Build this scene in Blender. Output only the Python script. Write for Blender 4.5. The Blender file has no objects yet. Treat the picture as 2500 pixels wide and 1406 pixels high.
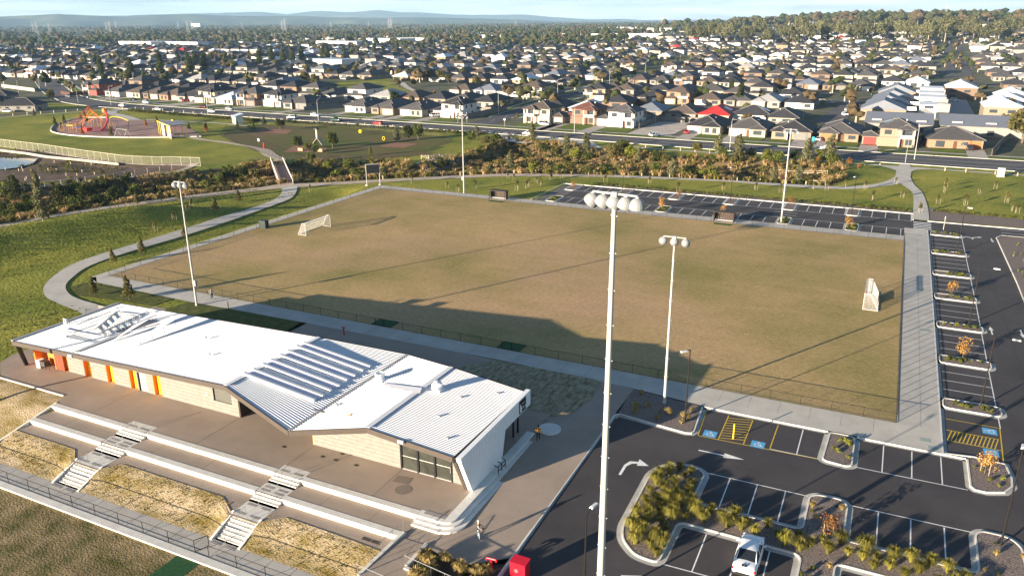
import bpy, bmesh, math, random
import numpy as np
from mathutils import Vector, Matrix, noise
R_ = random.Random(7)
scene = bpy.context.scene
COL = scene.collection
rad = math.radians
# ------------------------------------------------------------------ camera
CAMP = (-0.45015475761, 0.32841102848, -0.00553387042, 1925.85987)
CC = Vector((-0.10251566591*38.3, -2.08275371413*38.3, 38.3))
yaw, pitch, roll, FPX = CAMP
fwd = Vector((math.sin(yaw)*math.cos(pitch), math.cos(yaw)*math.cos(pitch), -math.sin(pitch)))
rt = Vector((math.cos(yaw), -math.sin(yaw), 0)); up = rt.cross(fwd)
rt2 = rt*math.cos(roll)+up*math.sin(roll); up2 = -rt*math.sin(roll)+up*math.cos(roll)
cd = bpy.data.cameras.new('camera'); cam = bpy.data.objects.new('camera', cd); COL.objects.link(cam)
m3 = Matrix((rt2, up2, -fwd)).transposed()
cam.matrix_world = Matrix.Translation(CC) @ m3.to_4x4()
cd.sensor_width = 36; cd.lens = FPX*36/2500; cd.clip_start = 1; cd.clip_end = 60000
scene.camera = cam
# ------------------------------------------------------------------ sun, sky, exposure
SUN_EL, SUN_AZ = rad(9.2), rad(60.8)        # light travels towards SUN_AZ (from +x, ccw)
sd = bpy.data.lights.new('sun', 'SUN'); sun = bpy.data.objects.new('sun', sd); COL.objects.link(sun)
ldir = Vector((math.cos(SUN_AZ)*math.cos(SUN_EL), math.sin(SUN_AZ)*math.cos(SUN_EL), -math.sin(SUN_EL)))
sun.rotation_euler = ldir.to_track_quat('-Z', 'Y').to_euler()
sd.energy = 5.0; sd.angle = rad(0.4); sd.color = (1.0, 0.84, 0.64)
w = bpy.data.worlds.new('World'); scene.world = w; w.use_nodes = True
nt = w.node_tree; nt.nodes.clear()
out = nt.nodes.new('ShaderNodeOutputWorld'); bg = nt.nodes.new('ShaderNodeBackground')
sky = nt.nodes.new('ShaderNodeTexSky'); sky.sky_type = 'NISHITA'; sky.sun_disc = False
sky.sun_elevation = SUN_EL; sky.sun_rotation = math.atan2(-ldir.x, -ldir.y)
sky.altitude = 60; sky.air_density = 1.0; sky.dust_density = .6; sky.ozone_density = 3.0
# thin high cloud: a noise veil stretched along the horizon
tc = nt.nodes.new('ShaderNodeTexCoord'); mp = nt.nodes.new('ShaderNodeMapping'); mp.inputs['Scale'].default_value = (1.6, 1.6, 26)
nz = nt.nodes.new('ShaderNodeTexNoise'); nz.inputs['Scale'].default_value = 2.2; nz.inputs['Detail'].default_value = 7; nz.inputs['Roughness'].default_value = .58
cr = nt.nodes.new('ShaderNodeValToRGB'); cr.color_ramp.elements[0].position = .38; cr.color_ramp.elements[1].position = .66
cr.color_ramp.elements[1].color = (.8, .8, .8, 1)
mx = nt.nodes.new('ShaderNodeMixRGB'); mx.inputs['Color2'].default_value = (9.7, 10.1, 10.8, 1)
# the veil lies low over the horizon all round and thins out into clear blue overhead
sx_n = nt.nodes.new('ShaderNodeSeparateXYZ'); mr_n = nt.nodes.new('ShaderNodeMapRange'); mr_n.interpolation_type = 'SMOOTHSTEP'
mr_n.inputs[1].default_value = .02; mr_n.inputs[2].default_value = .30; mr_n.inputs[3].default_value = 1; mr_n.inputs[4].default_value = 0; ml_n = nt.nodes.new('ShaderNodeMath'); ml_n.operation = 'MULTIPLY'
L = nt.links.new
L(tc.outputs['Generated'], mp.inputs['Vector']); L(mp.outputs[0], nz.inputs['Vector']); L(nz.outputs['Fac'], cr.inputs[0])
L(tc.outputs['Generated'], sx_n.inputs[0]); L(sx_n.outputs[2], mr_n.inputs[0]); L(cr.outputs[0], ml_n.inputs[0]); L(mr_n.outputs[0], ml_n.inputs[1]); L(ml_n.outputs[0], mx.inputs['Fac']); L(sky.outputs[0], mx.inputs['Color1']); L(mx.outputs[0], bg.inputs[0]); L(bg.outputs[0], out.inputs[0])
bg.inputs[1].default_value = 0.05
vs = scene.view_settings; vs.view_transform = 'Standard'; vs.look = 'None'; vs.exposure = 2.0; vs.gamma = 1.0; vs.use_curve_mapping = False
scene.cycles.max_bounces = 6; scene.cycles.diffuse_bounces = 3; scene.cycles.volume_bounces = 0
scene.cycles.transparent_max_bounces = 12; scene.cycles.use_denoising = True
scene.cycles.sample_clamp_indirect = 6

# ------------------------------------------------------------------ survey helper: the place where a sight line meets level z
def G(px, py, z=0.0):
    d = rt2*((px-1250)/FPX) + up2*(-(py-703)/FPX) + fwd
    t = (z-CC.z)/d.z
    return Vector((CC.x+d.x*t, CC.y+d.y*t, z))
def GG(pts, z=0.0): return [tuple(G(x, y, z)[:2]) for x, y in pts]
def PX(p):
    d = Vector(p)-CC; k = d.dot(fwd)
    return (1250+FPX*d.dot(rt2)/k, 703-FPX*d.dot(up2)/k, k)
def sst(a, b, x):
    t = np.clip((x-a)/(b-a), 0, 1); return t*t*(3-2*t)
def zt(y, x=0.0):                       # the forecourt and car park fall gently towards the lower oval
    return -0.0205*max(0.0, -12.0-y)

# ------------------------------------------------------------------ materials
MATS = {}
def mat(name, col, rough=.85, var=.12, scale=1.0, bump=0.0, metal=0.0, col2=None, coords='Object', spec=.3, detail=5, alpha=1.0, emit=0, rnd=0.0, scale2=None, amt2=0.0, bscale=None, stretch=None):
    if name in MATS: return MATS[name]
    m = bpy.data.materials.new(name); m.use_nodes = True; t = m.node_tree; n = t.nodes; b = n['Principled BSDF']
    b.inputs['Roughness'].default_value = rough; b.inputs['Metallic'].default_value = metal
    b.inputs['Specular IOR Level'].default_value = spec
    if coords == 'World':
        g = n.new('ShaderNodeNewGeometry'); vec = g.outputs['Position']
    else:
        g = n.new('ShaderNodeTexCoord'); vec = g.outputs['Object']
    if stretch:
        mpn = n.new('ShaderNodeMapping'); mpn.inputs['Scale'].default_value = stretch; t.links.new(vec, mpn.inputs[0]); vec = mpn.outputs[0]
    c2 = col2 if col2 else tuple(max(0, c*(1-2.2*var)) for c in col)
    c1 = col if col2 else tuple(min(1, c*(1+var)) for c in col)
    nn = n.new('ShaderNodeTexNoise'); nn.inputs['Scale'].default_value = scale; nn.inputs['Detail'].default_value = detail; nn.inputs['Roughness'].default_value = .62
    t.links.new(vec, nn.inputs['Vector'])
    r = n.new('ShaderNodeValToRGB'); r.color_ramp.elements[0].position = .33; r.color_ramp.elements[1].position = .67
    r.color_ramp.elements[0].color = (*c2, 1); r.color_ramp.elements[1].color = (*c1, 1)
    t.links.new(nn.outputs['Fac'], r.inputs[0]); last = r.outputs[0]
    if scale2:
        n2 = n.new('ShaderNodeTexNoise'); n2.inputs['Scale'].default_value = scale2; n2.inputs['Detail'].default_value = 4
        t.links.new(vec, n2.inputs['Vector'])
        mr = n.new('ShaderNodeMapRange'); mr.inputs[1].default_value = .3; mr.inputs[2].default_value = .7
        mr.inputs[3].default_value = 1-amt2; mr.inputs[4].default_value = 1+amt2
        t.links.new(n2.outputs['Fac'], mr.inputs[0])
        mm = n.new('ShaderNodeVectorMath'); mm.operation = 'SCALE'; t.links.new(last, mm.inputs[0]); t.links.new(mr.outputs[0], mm.inputs['Scale']); last = mm.outputs[0]
    if rnd:
        oi = n.new('ShaderNodeObjectInfo'); mr = n.new('ShaderNodeMapRange'); mr.inputs[3].default_value = 1-rnd; mr.inputs[4].default_value = 1+rnd
        t.links.new(oi.outputs['Random'], mr.inputs[0])
        mm = n.new('ShaderNodeVectorMath'); mm.operation = 'SCALE'; t.links.new(last, mm.inputs[0]); t.links.new(mr.outputs[0], mm.inputs['Scale']); last = mm.outputs[0]
    t.links.new(last, b.inputs['Base Color'])
    if bump:
        bn = n.new('ShaderNodeBump'); bn.inputs['Strength'].default_value = bump; bn.inputs['Distance'].default_value = .1
        if bscale:
            nb = n.new('ShaderNodeTexNoise'); nb.inputs['Scale'].default_value = bscale; nb.inputs['Detail'].default_value = 3; t.links.new(vec, nb.inputs['Vector']); t.links.new(nb.outputs['Fac'], bn.inputs['Height'])
        else: t.links.new(nn.outputs['Fac'], bn.inputs['Height'])
        t.links.new(bn.outputs[0], b.inputs['Normal'])
    if alpha < 1: b.inputs['Alpha'].default_value = alpha
    if emit: b.inputs['Emission Color'].default_value = (*col, 1); b.inputs['Emission Strength'].default_value = emit
    MATS[name] = m; return m

def leafmat(name, ca, cb, tr=.35, rnd=.25):
    if name in MATS: return MATS[name]
    m = bpy.data.materials.new(name); m.use_nodes = True; t = m.node_tree; n = t.nodes; b = n['Principled BSDF']
    b.inputs['Roughness'].default_value = .75; b.inputs['Specular IOR Level'].default_value = .15
    gi = n.new('ShaderNodeNewGeometry'); r = n.new('ShaderNodeValToRGB')
    r.color_ramp.elements[0].color = (*ca, 1); r.color_ramp.elements[1].color = (*cb, 1)
    t.links.new(gi.outputs['Random Per Island'], r.inputs[0]); last = r.outputs[0]
    oi = n.new('ShaderNodeObjectInfo'); mr = n.new('ShaderNodeMapRange'); mr.inputs[3].default_value = 1-rnd; mr.inputs[4].default_value = 1+rnd
    t.links.new(oi.outputs['Random'], mr.inputs[0]); mm = n.new('ShaderNodeVectorMath'); mm.operation = 'SCALE'
    t.links.new(last, mm.inputs[0]); t.links.new(mr.outputs[0], mm.inputs['Scale']); last = mm.outputs[0]
    t.links.new(last, b.inputs['Base Color'])
    tl = n.new('ShaderNodeBsdfTranslucent'); mxs = n.new('ShaderNodeMixShader'); mxs.inputs[0].default_value = tr
    t.links.new(last, tl.inputs[0]); t.links.new(b.outputs[0], mxs.inputs[1]); t.links.new(tl.outputs[0], mxs.inputs[2])
    t.links.new(mxs.outputs[0], n['Material Output'].inputs[0])
    MATS[name] = m; return m

# ------------------------------------------------------------------ mesh builder
class MB:
    def __init__(s): s.v = []; s.f = []; s.m = []; s.cm = 0
    def face(s, *idx): s.f.append(tuple(idx)); s.m.append(s.cm)
    def add(s, vs, fs):
        o = len(s.v); s.v += [tuple(v) for v in vs]
        for f in fs: s.f.append(tuple(i+o for i in f)); s.m.append(s.cm)
        return s
    def box(s, c, d, rz=0.0):
        cx, cy, cz = c; dx, dy, dz = d[0]/2, d[1]/2, d[2]/2; ca, sa = math.cos(rz), math.sin(rz)
        vs = []
        for z in (-dz, dz):
            for x, y in ((-dx, -dy), (dx, -dy), (dx, dy), (-dx, dy)):
                vs.append((cx+x*ca-y*sa, cy+x*sa+y*ca, cz+z))
        return s.add(vs, [(3, 2, 1, 0), (4, 5, 6, 7), (0, 1, 5, 4), (1, 2, 6, 5), (2, 3, 7, 6), (3, 0, 4, 7)])
    def bx(s, x0, x1, y0, y1, z0, z1): return s.box(((x0+x1)/2, (y0+y1)/2, (z0+z1)/2), (abs(x1-x0), abs(y1-y0), abs(z1-z0)))
    def tube(s, a, b, r0, r1=None, n=6, caps=True):
        r1 = r0 if r1 is None else r1; a, b = Vector(a), Vector(b); d = (b-a)
        if d.length < 1e-6: return s
        d.normalize(); u = d.orthogonal().normalized(); v = d.cross(u)
        vs = []
        for p, r in ((a, r0), (b, r1)):
            for i in range(n):
                t = 2*math.pi*i/n; vs.append(p+u*(r*math.cos(t))+v*(r*math.sin(t)))
        fs = [(i, (i+1) % n, n+(i+1) % n, n+i) for i in range(n)]
        if caps: fs += [tuple(range(n-1, -1, -1)), tuple(range(n, 2*n))]
        return s.add(vs, fs)
    def path(s, pts, r, n=6):
        for a, b in zip(pts, pts[1:]): s.tube(a, b, r, r, n)
        return s
    def lathe(s, prof, n=12, M=None):
        M = M or Matrix.Identity(4); vs = []; fs = []; k = len(prof)
        for i in range(n):
            t = 2*math.pi*i/n
            for r, z in prof: vs.append(M @ Vector((r*math.cos(t), r*math.sin(t), z)))
        for i in range(n):
            j = (i+1) % n
            for q in range(k-1): fs.append((i*k+q, j*k+q, j*k+q+1, i*k+q+1))
        return s.add(vs, fs)
    def prism(s, poly, z0, z1, zf=None):
        """vertical prism over polygon; z0/z1 numbers; zf adds a function of (x,y)"""
        n = len(poly); A = sum(poly[i][0]*poly[(i+1) % n][1]-poly[(i+1) % n][0]*poly[i][1] for i in range(n))
        if A < 0: poly = poly[::-1]
        f = zf or (lambda x, y: 0)
        vs = [(x, y, z0+f(x, y)) for x, y in poly]+[(x, y, z1+f(x, y)) for x, y in poly]
        return s.add(vs, [tuple(range(n-1, -1, -1)), tuple(range(n, 2*n))]+[(i, (i+1) % n, n+(i+1) % n, n+i) for i in range(n)])
    def quad(s, a, b, c, d): return s.add([a, b, c, d], [(0, 1, 2, 3)])
    def mesh(s, name, mats):
        me = bpy.data.meshes.new(name); me.from_pydata(s.v, [], s.f)
        if not isinstance(mats, (list, tuple)): mats = [mats]
        for m in mats: me.materials.append(m)
        if len(mats) > 1: me.polygons.foreach_set('material_index', s.m)
        me.validate(); me.update(); return me
    def build(s, name, mats, parent=None, loc=None, rz=0, smooth=False):
        me = s.mesh(name, mats)
        if smooth: me.polygons.foreach_set('use_smooth', [True]*len(me.polygons))
        o = bpy.data.objects.new(name, me); COL.objects.link(o)
        if parent: o.parent = parent
        if loc: o.location = loc
        o.rotation_euler.z = rz
        return o
def tag(o, label=None, cat=None, group=None, kind=None):
    if label: o['label'] = label
    if cat: o['category'] = cat
    if group: o['group'] = group
    if kind: o['kind'] = kind
    return o
def thing(name, label, cat, loc=(0, 0, 0), rz=0, group=None):
    o = bpy.data.objects.new(name, None); COL.objects.link(o); o.location = loc; o.rotation_euler = (0, 0, rz)
    o.empty_display_size = .1
    return tag(o, label, cat, group)
def inst(name, me, parent=None, loc=(0, 0, 0), rz=0, sc=None):
    o = bpy.data.objects.new(name, me); COL.objects.link(o); o.location = loc; o.rotation_euler = (0, 0, rz)
    if parent: o.parent = parent
    if sc: o.scale = (sc, sc, sc) if not isinstance(sc, (tuple, list)) else sc
    return o
CH = {}
def kids(o):
    return [c for c in o.children]
def dup(root, loc, rz=0, label=None, group=None, parent=None):
    r = root.copy(); COL.objects.link(r); r.location = loc; r.rotation_euler = (0, 0, rz)
    if label: r['label'] = label
    if group: r['group'] = group
    for ch in KID.get(root.name, []):
        c = ch.copy(); COL.objects.link(c); c.parent = r; KID.setdefault(r.name, []).append(c)
        for g in KID.get(ch.name, []):
            d = g.copy(); COL.objects.link(d); d.parent = c; KID.setdefault(c.name, []).append(d)
    return r
KID = {}
def reg(root):      # record the children of a prototype once
    KID[root.name] = list(root.children)
    for c in root.children: KID[c.name] = list(c.children)
    return root
_O = 'first second third fourth fifth sixth seventh eighth ninth tenth eleventh twelfth thirteenth fourteenth fifteenth sixteenth seventeenth eighteenth nineteenth'.split()
_T = {2: 'twent', 3: 'thirt', 4: 'fort', 5: 'fift', 6: 'sixt', 7: 'sevent', 8: 'eight', 9: 'ninet'}
def nth(i):          # i from 0
    i += 1
    if i < 20: return _O[i-1]
    if i >= 100: return 'hundred and '+nth(i-101) if i > 100 else 'hundredth'
    return _T[i//10]+('ieth' if i % 10 == 0 else 'y-'+_O[i % 10-1])

def clip(poly, yc, keep_above):
    outp = []; n = len(poly)
    ins = (lambda p: p[1] >= yc) if keep_above else (lambda p: p[1] <= yc)
    for i in range(n):
        a, b = poly[i], poly[(i+1) % n]
        if ins(a): outp.append(a)
        if ins(a) != ins(b):
            t = (yc-a[1])/(b[1]-a[1]); outp.append((a[0]+(b[0]-a[0])*t, yc))
    return outp
def sheet(name, polys, z, m, kind='structure', parent=None, slope=True):
    """flat ground sheet(s) at level z that follow the gentle fall of the car park"""
    mb = MB()
    if isinstance(polys[0][0], (int, float)): polys = [polys]
    for p in polys:
        ys = [q[1] for q in p]; pcs = [p]
        if slope and min(ys) < -12 < max(ys): pcs = [clip(p, -12, True), clip(p, -12, False)]
        for q in pcs:
            if len(q) < 3: continue
            n = len(q); A = sum(q[i][0]*q[(i+1) % n][1]-q[(i+1) % n][0]*q[i][1] for i in range(n))
            if A < 0: q = q[::-1]
            mb.add([(x, y, z+(zt(y) if slope else 0)) for x, y in q], [tuple(range(n))])
    o = mb.build(name, m, parent)
    if kind and not parent: o['kind'] = kind
    return o
def rect(x0, x1, y0, y1): return [(x0, y0), (x1, y0), (x1, y1), (x0, y1)]
def offset_line(pts, w, closed=False):
    """strip quads between pts and pts shifted by w to their left"""
    n = len(pts); P = [Vector(p[:2]) for p in pts]; res = []
    for i in range(n):
        if closed: a, b, c = P[i-1], P[i], P[(i+1) % n]
        else: a, b, c = P[max(0, i-1)], P[i], P[min(n-1, i+1)]
        d1 = (b-a); d2 = (c-b)
        if d1.length < 1e-6: d1 = d2
        if d2.length < 1e-6: d2 = d1
        d1.normalize(); d2.normalize(); n1 = Vector((-d1.y, d1.x)); n2 = Vector((-d2.y, d2.x)); nn = (n1+n2)
        nn.normalize(); k = 1/max(.4, nn.dot(n1)); res.append(P[i]+nn*w*k)
    return P, res
def strip(mb, pts, w, z0, z1, closed=False, side=0.0, slope=True):
    """raised or flat strip of width w along pts (offset to the left by side)"""
    A, B = offset_line(pts, w, closed)
    if side: A, _ = offset_line(pts, side, closed)[::-1]; _, B = offset_line(pts, side+w, closed)
    n = len(pts); rng = range(n if closed else n-1); zf = (lambda y: zt(y)) if slope else (lambda y: 0)
    for i in rng:
        j = (i+1) % n
        a, b, c, d = A[i], A[j], B[j], B[i]
        if z1-z0 < 1e-4: mb.add([(q.x, q.y, z1+zf(q.y)) for q in (a, b, c, d)], [(0, 1, 2, 3)])
        else:
            vs = [(q.x, q.y, z0+zf(q.y)) for q in (a, b, c, d)]+[(q.x, q.y, z1+zf(q.y)) for q in (a, b, c, d)]
            fs = [(4, 5, 6, 7), (0, 1, 5, 4), (2, 3, 7, 6)]
            if not closed and i == 0: fs.append((3, 0, 4, 7))
            if not closed and i == n-2: fs.append((1, 2, 6, 5))
            mb.add(vs, fs)
    return mb
def arc(cx, cy, r, a0, a1, n=8): return [(cx+r*math.cos(rad(a0+(a1-a0)*i/n)), cy+r*math.sin(rad(a0+(a1-a0)*i/n))) for i in range(n+1)]
def spline(pts, k=6):
    out_ = []; P = [Vector(p[:2]) for p in pts]; n = len(P)
    for i in range(n-1):
        p0, p1, p2, p3 = P[max(0, i-1)], P[i], P[i+1], P[min(n-1, i+2)]
        for j in range(k):
            t = j/k; out_.append(tuple(.5*((2*p1)+(-p0+p2)*t+(2*p0-5*p1+4*p2-p3)*t*t+(-p0+3*p1-3*p2+p3)*t**3)))
    out_.append(tuple(P[-1])); return out_
def band(name, La, Lb, z, m, k=6):
    """path surface between two edge lines (each a list of ground points)"""
    A = spline(La, k); B = spline(Lb, k); n = min(len(A), len(B)); mb = MB()
    f = z if callable(z) else (lambda x, y: z)
    mb.v = [(x, y, f(x, y)) for x, y in A[:n]]+[(x, y, f(x, y)) for x, y in B[:n]]
    for i in range(n-1): mb.face(i, i+1, n+i+1, n+i)
    o = mb.build(name, m); o['kind'] = 'structure'; return o
def roundpoly(pts, r, k=4):
    out_ = []; n = len(pts)
    for i in range(n):
        a, b, c = Vector(pts[i-1]), Vector(pts[i]), Vector(pts[(i+1) % n]); u = a-b; v = c-b; q = min(r, u.length*.45, v.length*.45)
        p0 = b+u.normalized()*q; p1 = b+v.normalized()*q
        for j in range(k+1): t = j/k; out_.append(tuple(p0*(1-t)**2+b*2*t*(1-t)+p1*t*t))
    return out_
def inpoly(X, Y, poly):
    ins = np.zeros(X.shape, bool); n = len(poly)
    for i in range(n):
        x1, y1 = poly[i]; x2, y2 = poly[(i+1) % n]
        c = ((y1 > Y) != (y2 > Y)) & (X < (x2-x1)*(Y-y1)/((y2-y1) or 1e-9)+x1)
        ins ^= c
    return ins
def dpoly(X, Y, poly):
    D = np.full(X.shape, 1e9); n = len(poly)
    for i in range(n):
        x1, y1 = poly[i]; x2, y2 = poly[(i+1) % n]; dx, dy = x2-x1, y2-y1; l = dx*dx+dy*dy or 1e-9
        t = np.clip(((X-x1)*dx+(Y-y1)*dy)/l, 0, 1); D = np.minimum(D, np.hypot(X-x1-t*dx, Y-y1-t*dy))
    return D
# ================================================================== terrain
CREEK = [(-181, 57), (-174, 70), (-166, 88), (-160, 92.5), (-143, 103), (-121, 108), (-120, 133), (-124, 160), (-108, 161), (-82, 150), (-16.5, 152),
         (-13, 138), (-16.4, 121.8), (-31.9, 119.6), (-60, 116.5), (-92, 106), (-114, 90), (-128, 78), (-139, 69), (-141.5, 64.8), (-153.5, 44), (-161.5, 23), (-163.5, 13.5), (-175, -10), (-215, 20)]
POND = [(-262, 55), (-249, 68), (-236.1, 72.5), (-229, 66), (-226.5, 60), (-229, 52), (-245, 40)]
SOIL = [(-265, 40), (-268, 78), (-240, 80), (-200, 75), (-183, 84), (-176, 76), (-184, 57), (-205, 38), (-235, 20)]
xs = np.concatenate([-np.geomspace(16000, 560, 26), np.arange(-540, -120, 3.0), np.arange(-120, 20, 1.0), np.arange(20, 62, 2.0), np.geomspace(64, 14000, 36)])
ys = np.concatenate([-np.geomspace(6000, 70, 12), np.arange(-64, 0, 1.0), np.arange(0, 200, 2.0), np.arange(200, 700, 10.0), np.geomspace(705, 17000, 36)])
X, Y = np.meshgrid(xs, ys)
Z = np.full(X.shape, -0.05)
def hfun(X, Y):
    Z = np.full(X.shape, -0.05)
    ins = inpoly(X, Y, CREEK); D = dpoly(X, Y, CREEK); dep = 2.6*sst(0.3, 9, D)*ins; Z = Z-dep
    ins = inpoly(X, Y, POND); Z = Z-1.5*sst(0, 3, dpoly(X, Y, POND))*ins
    ins = inpoly(X, Y, SOIL); D = dpoly(X, Y, SOIL); Z = Z-.9*sst(0, 5, D)*ins
    # grassy mound beside the gravel trail
    ax, ay = -166.0, -30.0; ux, uy = .29, .957; s = (X-ax)*ux+(Y-ay)*uy; q = (X-ax)*uy-(Y-ay)*ux
    along = sst(-20, 15, s)*(1-sst(58, 84, s)); prof = sst(5.5, 10.5, q)*(1-sst(11.0, 22, q))
    Z = Z+4.0*along*prof
    # shallow swale between the curved path and the pitch
    q = X+119.5+(Y-40)*.0; Z = Z-.9*np.exp(-(q/2.6)**2)*sst(5, 20, Y)*(1-sst(66, 74, Y))
    # side bank west of the plaza, falling to the lower oval
    Z = Z-1.9*sst(-31.5, -41.5, Y)*(X < -79.6)*(X > -400)
    # rise of the far suburb and wooded ridge
    Z = Z+22*sst(450, 1700, Y)*sst(-700, -50, X)+6*sst(700, 2500, Y)*sst(-2500, -600, X)
    return Z
def H(x, y): return float(hfun(np.array([[float(x)]]), np.array([[float(y)]]))[0, 0])
Z = hfun(X, Y)
def cut(x0, x1, y0, y1, z): 
    k = (X > x0) & (X < x1) & (Y > y0) & (Y < y1); Z[k] = z
cut(-113.5, 4, -2.5, 79.5, -.4); cut(-74.8, 15.4, 78, 98.2, -.4); cut(3, 15.4, -64, 93.5, -.6); cut(-79.6, 15.4, -64, -2.2, -3.2); cut(3, 60, 87.6, 93.4, -.4)
nx, ny = len(xs), len(ys)
verts = np.stack([X.ravel(), Y.ravel(), Z.ravel()], 1)
I = np.arange(nx*ny).reshape(ny, nx)
faces = np.stack([I[:-1, :-1].ravel(), I[:-1, 1:].ravel(), I[1:, 1:].ravel(), I[1:, :-1].ravel()], 1)
XC = (X[:-1, :-1]+X[1:, 1:])/2; YC = (Y[:-1, :-1]+Y[1:, 1:])/2
mi = np.zeros(XC.shape, int)
mi[(YC > 181) & (YC < 2600)] = 1
mi[inpoly(XC, YC, CREEK)] = 2
mi[inpoly(XC, YC, SOIL)] = 3
mi[(YC >= 2600) | (XC < -2200)] = 4
DOG = [(-215, 125.4), (-164.4, 97.5), (-142, 106), (-129, 120.7), (-136, 149), (-144, 157), (-189.6, 164), (-227.5, 157), (-234, 147.5)]
PARK = [(-325, 392), (-296, 352), (-262, 315), (-238, 300), (-262, 288), (-300, 280), (-318, 300), (-345, 340)]
mi[inpoly(XC, YC, PARK)] = 0
mi[(XC < -79.5) & (XC > -125) & (YC < -31.4)] = 6
mi[inpoly(XC, YC, DOG)] = 5
me = bpy.data.meshes.new('ground'); me.from_pydata(verts.tolist(), [], faces.tolist())
grass = mat('lawn_green', (.31, .28, .050), .95, scale=.055, col2=(.115, .150, .022), coords='World', bump=1.0, bscale=2.2, detail=12, scale2=1.6, amt2=.30, spec=.1)
lotg = mat('suburb_ground', (.16, .15, .12), .95, scale=.09, col2=(.07, .085, .03), coords='World', detail=6, spec=.1)
creekg = mat('dry_creek_earth', (.20, .145, .075), .95, scale=.35, col2=(.07, .06, .03), coords='World', bump=.8, detail=8, spec=.1)
soil = mat('bare_earth', (.17, .125, .095), .95, scale=.15, col2=(.085, .062, .045), coords='World', bump=.6, detail=8, spec=.1)
farg = mat('far_land', (.055, .065, .030), .95, scale=.004, col2=(.10, .10, .05), coords='World', detail=9, spec=.05)
dogg = mat('worn_lawn', (.085, .115, .022), .95, scale=.05, col2=(.16, .105, .062), coords='World', bump=.8, bscale=3.0, detail=7, spec=.1, scale2=4, amt2=.25)
slopeg = mat('dry_slope_grass', (.44, .35, .23), .95, scale=.45, col2=(.185, .138, .036), coords='World', bump=.9, bscale=6, detail=10, spec=.1, stretch=(.7, 1.5, 1))
for m in (grass, lotg, creekg, soil, farg, dogg, slopeg): me.materials.append(m)
me.polygons.foreach_set('material_index', mi.ravel()); me.polygons.foreach_set('use_smooth', [True]*len(me.polygons)); me.update()
o = bpy.data.objects.new('ground', me); COL.objects.link(o); o['kind'] = 'structure'

# pond
water = mat('pond_water', (.03, .045, .06), .08, var=.05, scale=.5, bump=.03, bscale=1.5, spec=.5)
sheet('pond_water', POND, -.75, water, slope=False)

# ================================================================== surface materials
conc = mat('path_concrete', (.47, .44, .39), .9, var=.07, scale=.35, coords='World', scale2=9, amt2=.06, bump=.1, bscale=20)
concw = mat('kerb_concrete', (.62, .60, .55), .85, var=.06, scale=1.2, coords='World', scale2=11, amt2=.06)
chan = mat('channel_concrete', (.40, .39, .36), .85, var=.10, scale=.9, coords='World', scale2=7, amt2=.10)
agg = mat('exposed_aggregate', (.325, .262, .21), .9, var=.07, scale=.25, coords='World', scale2=22, amt2=.18, bump=.25, bscale=30)
gravel = mat('trail_gravel', (.45, .37, .29), .95, var=.08, scale=.4, coords='World', scale2=7, amt2=.08)
asph = mat('asphalt', (.056, .050, .052), .88, var=.12, scale=.18, coords='World', scale2=14, amt2=.20, bump=.2, bscale=30, spec=.35)
paintw = mat('white_line_paint', (.72, .72, .70), .7, var=.05, scale=3, coords='World', scale2=9, amt2=.10)
painty = mat('yellow_line_paint', (.62, .42, .04), .7, var=.08, scale=3, coords='World')
paintb = mat('blue_symbol_paint', (.10, .36, .62), .7, var=.05, scale=3, coords='World')
mulch = mat('bark_mulch', (.30, .25, .225), .95, scale=7, col2=(.075, .058, .052), coords='World', bump=1, detail=10, spec=.1)
drybed = mat('scratchy_grass_bed', (.40, .34, .24), .95, scale=1.3, col2=(.13, .105, .045), coords='World', bump=.8, detail=10, spec=.1, stretch=(1.8, .6, 1))

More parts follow.
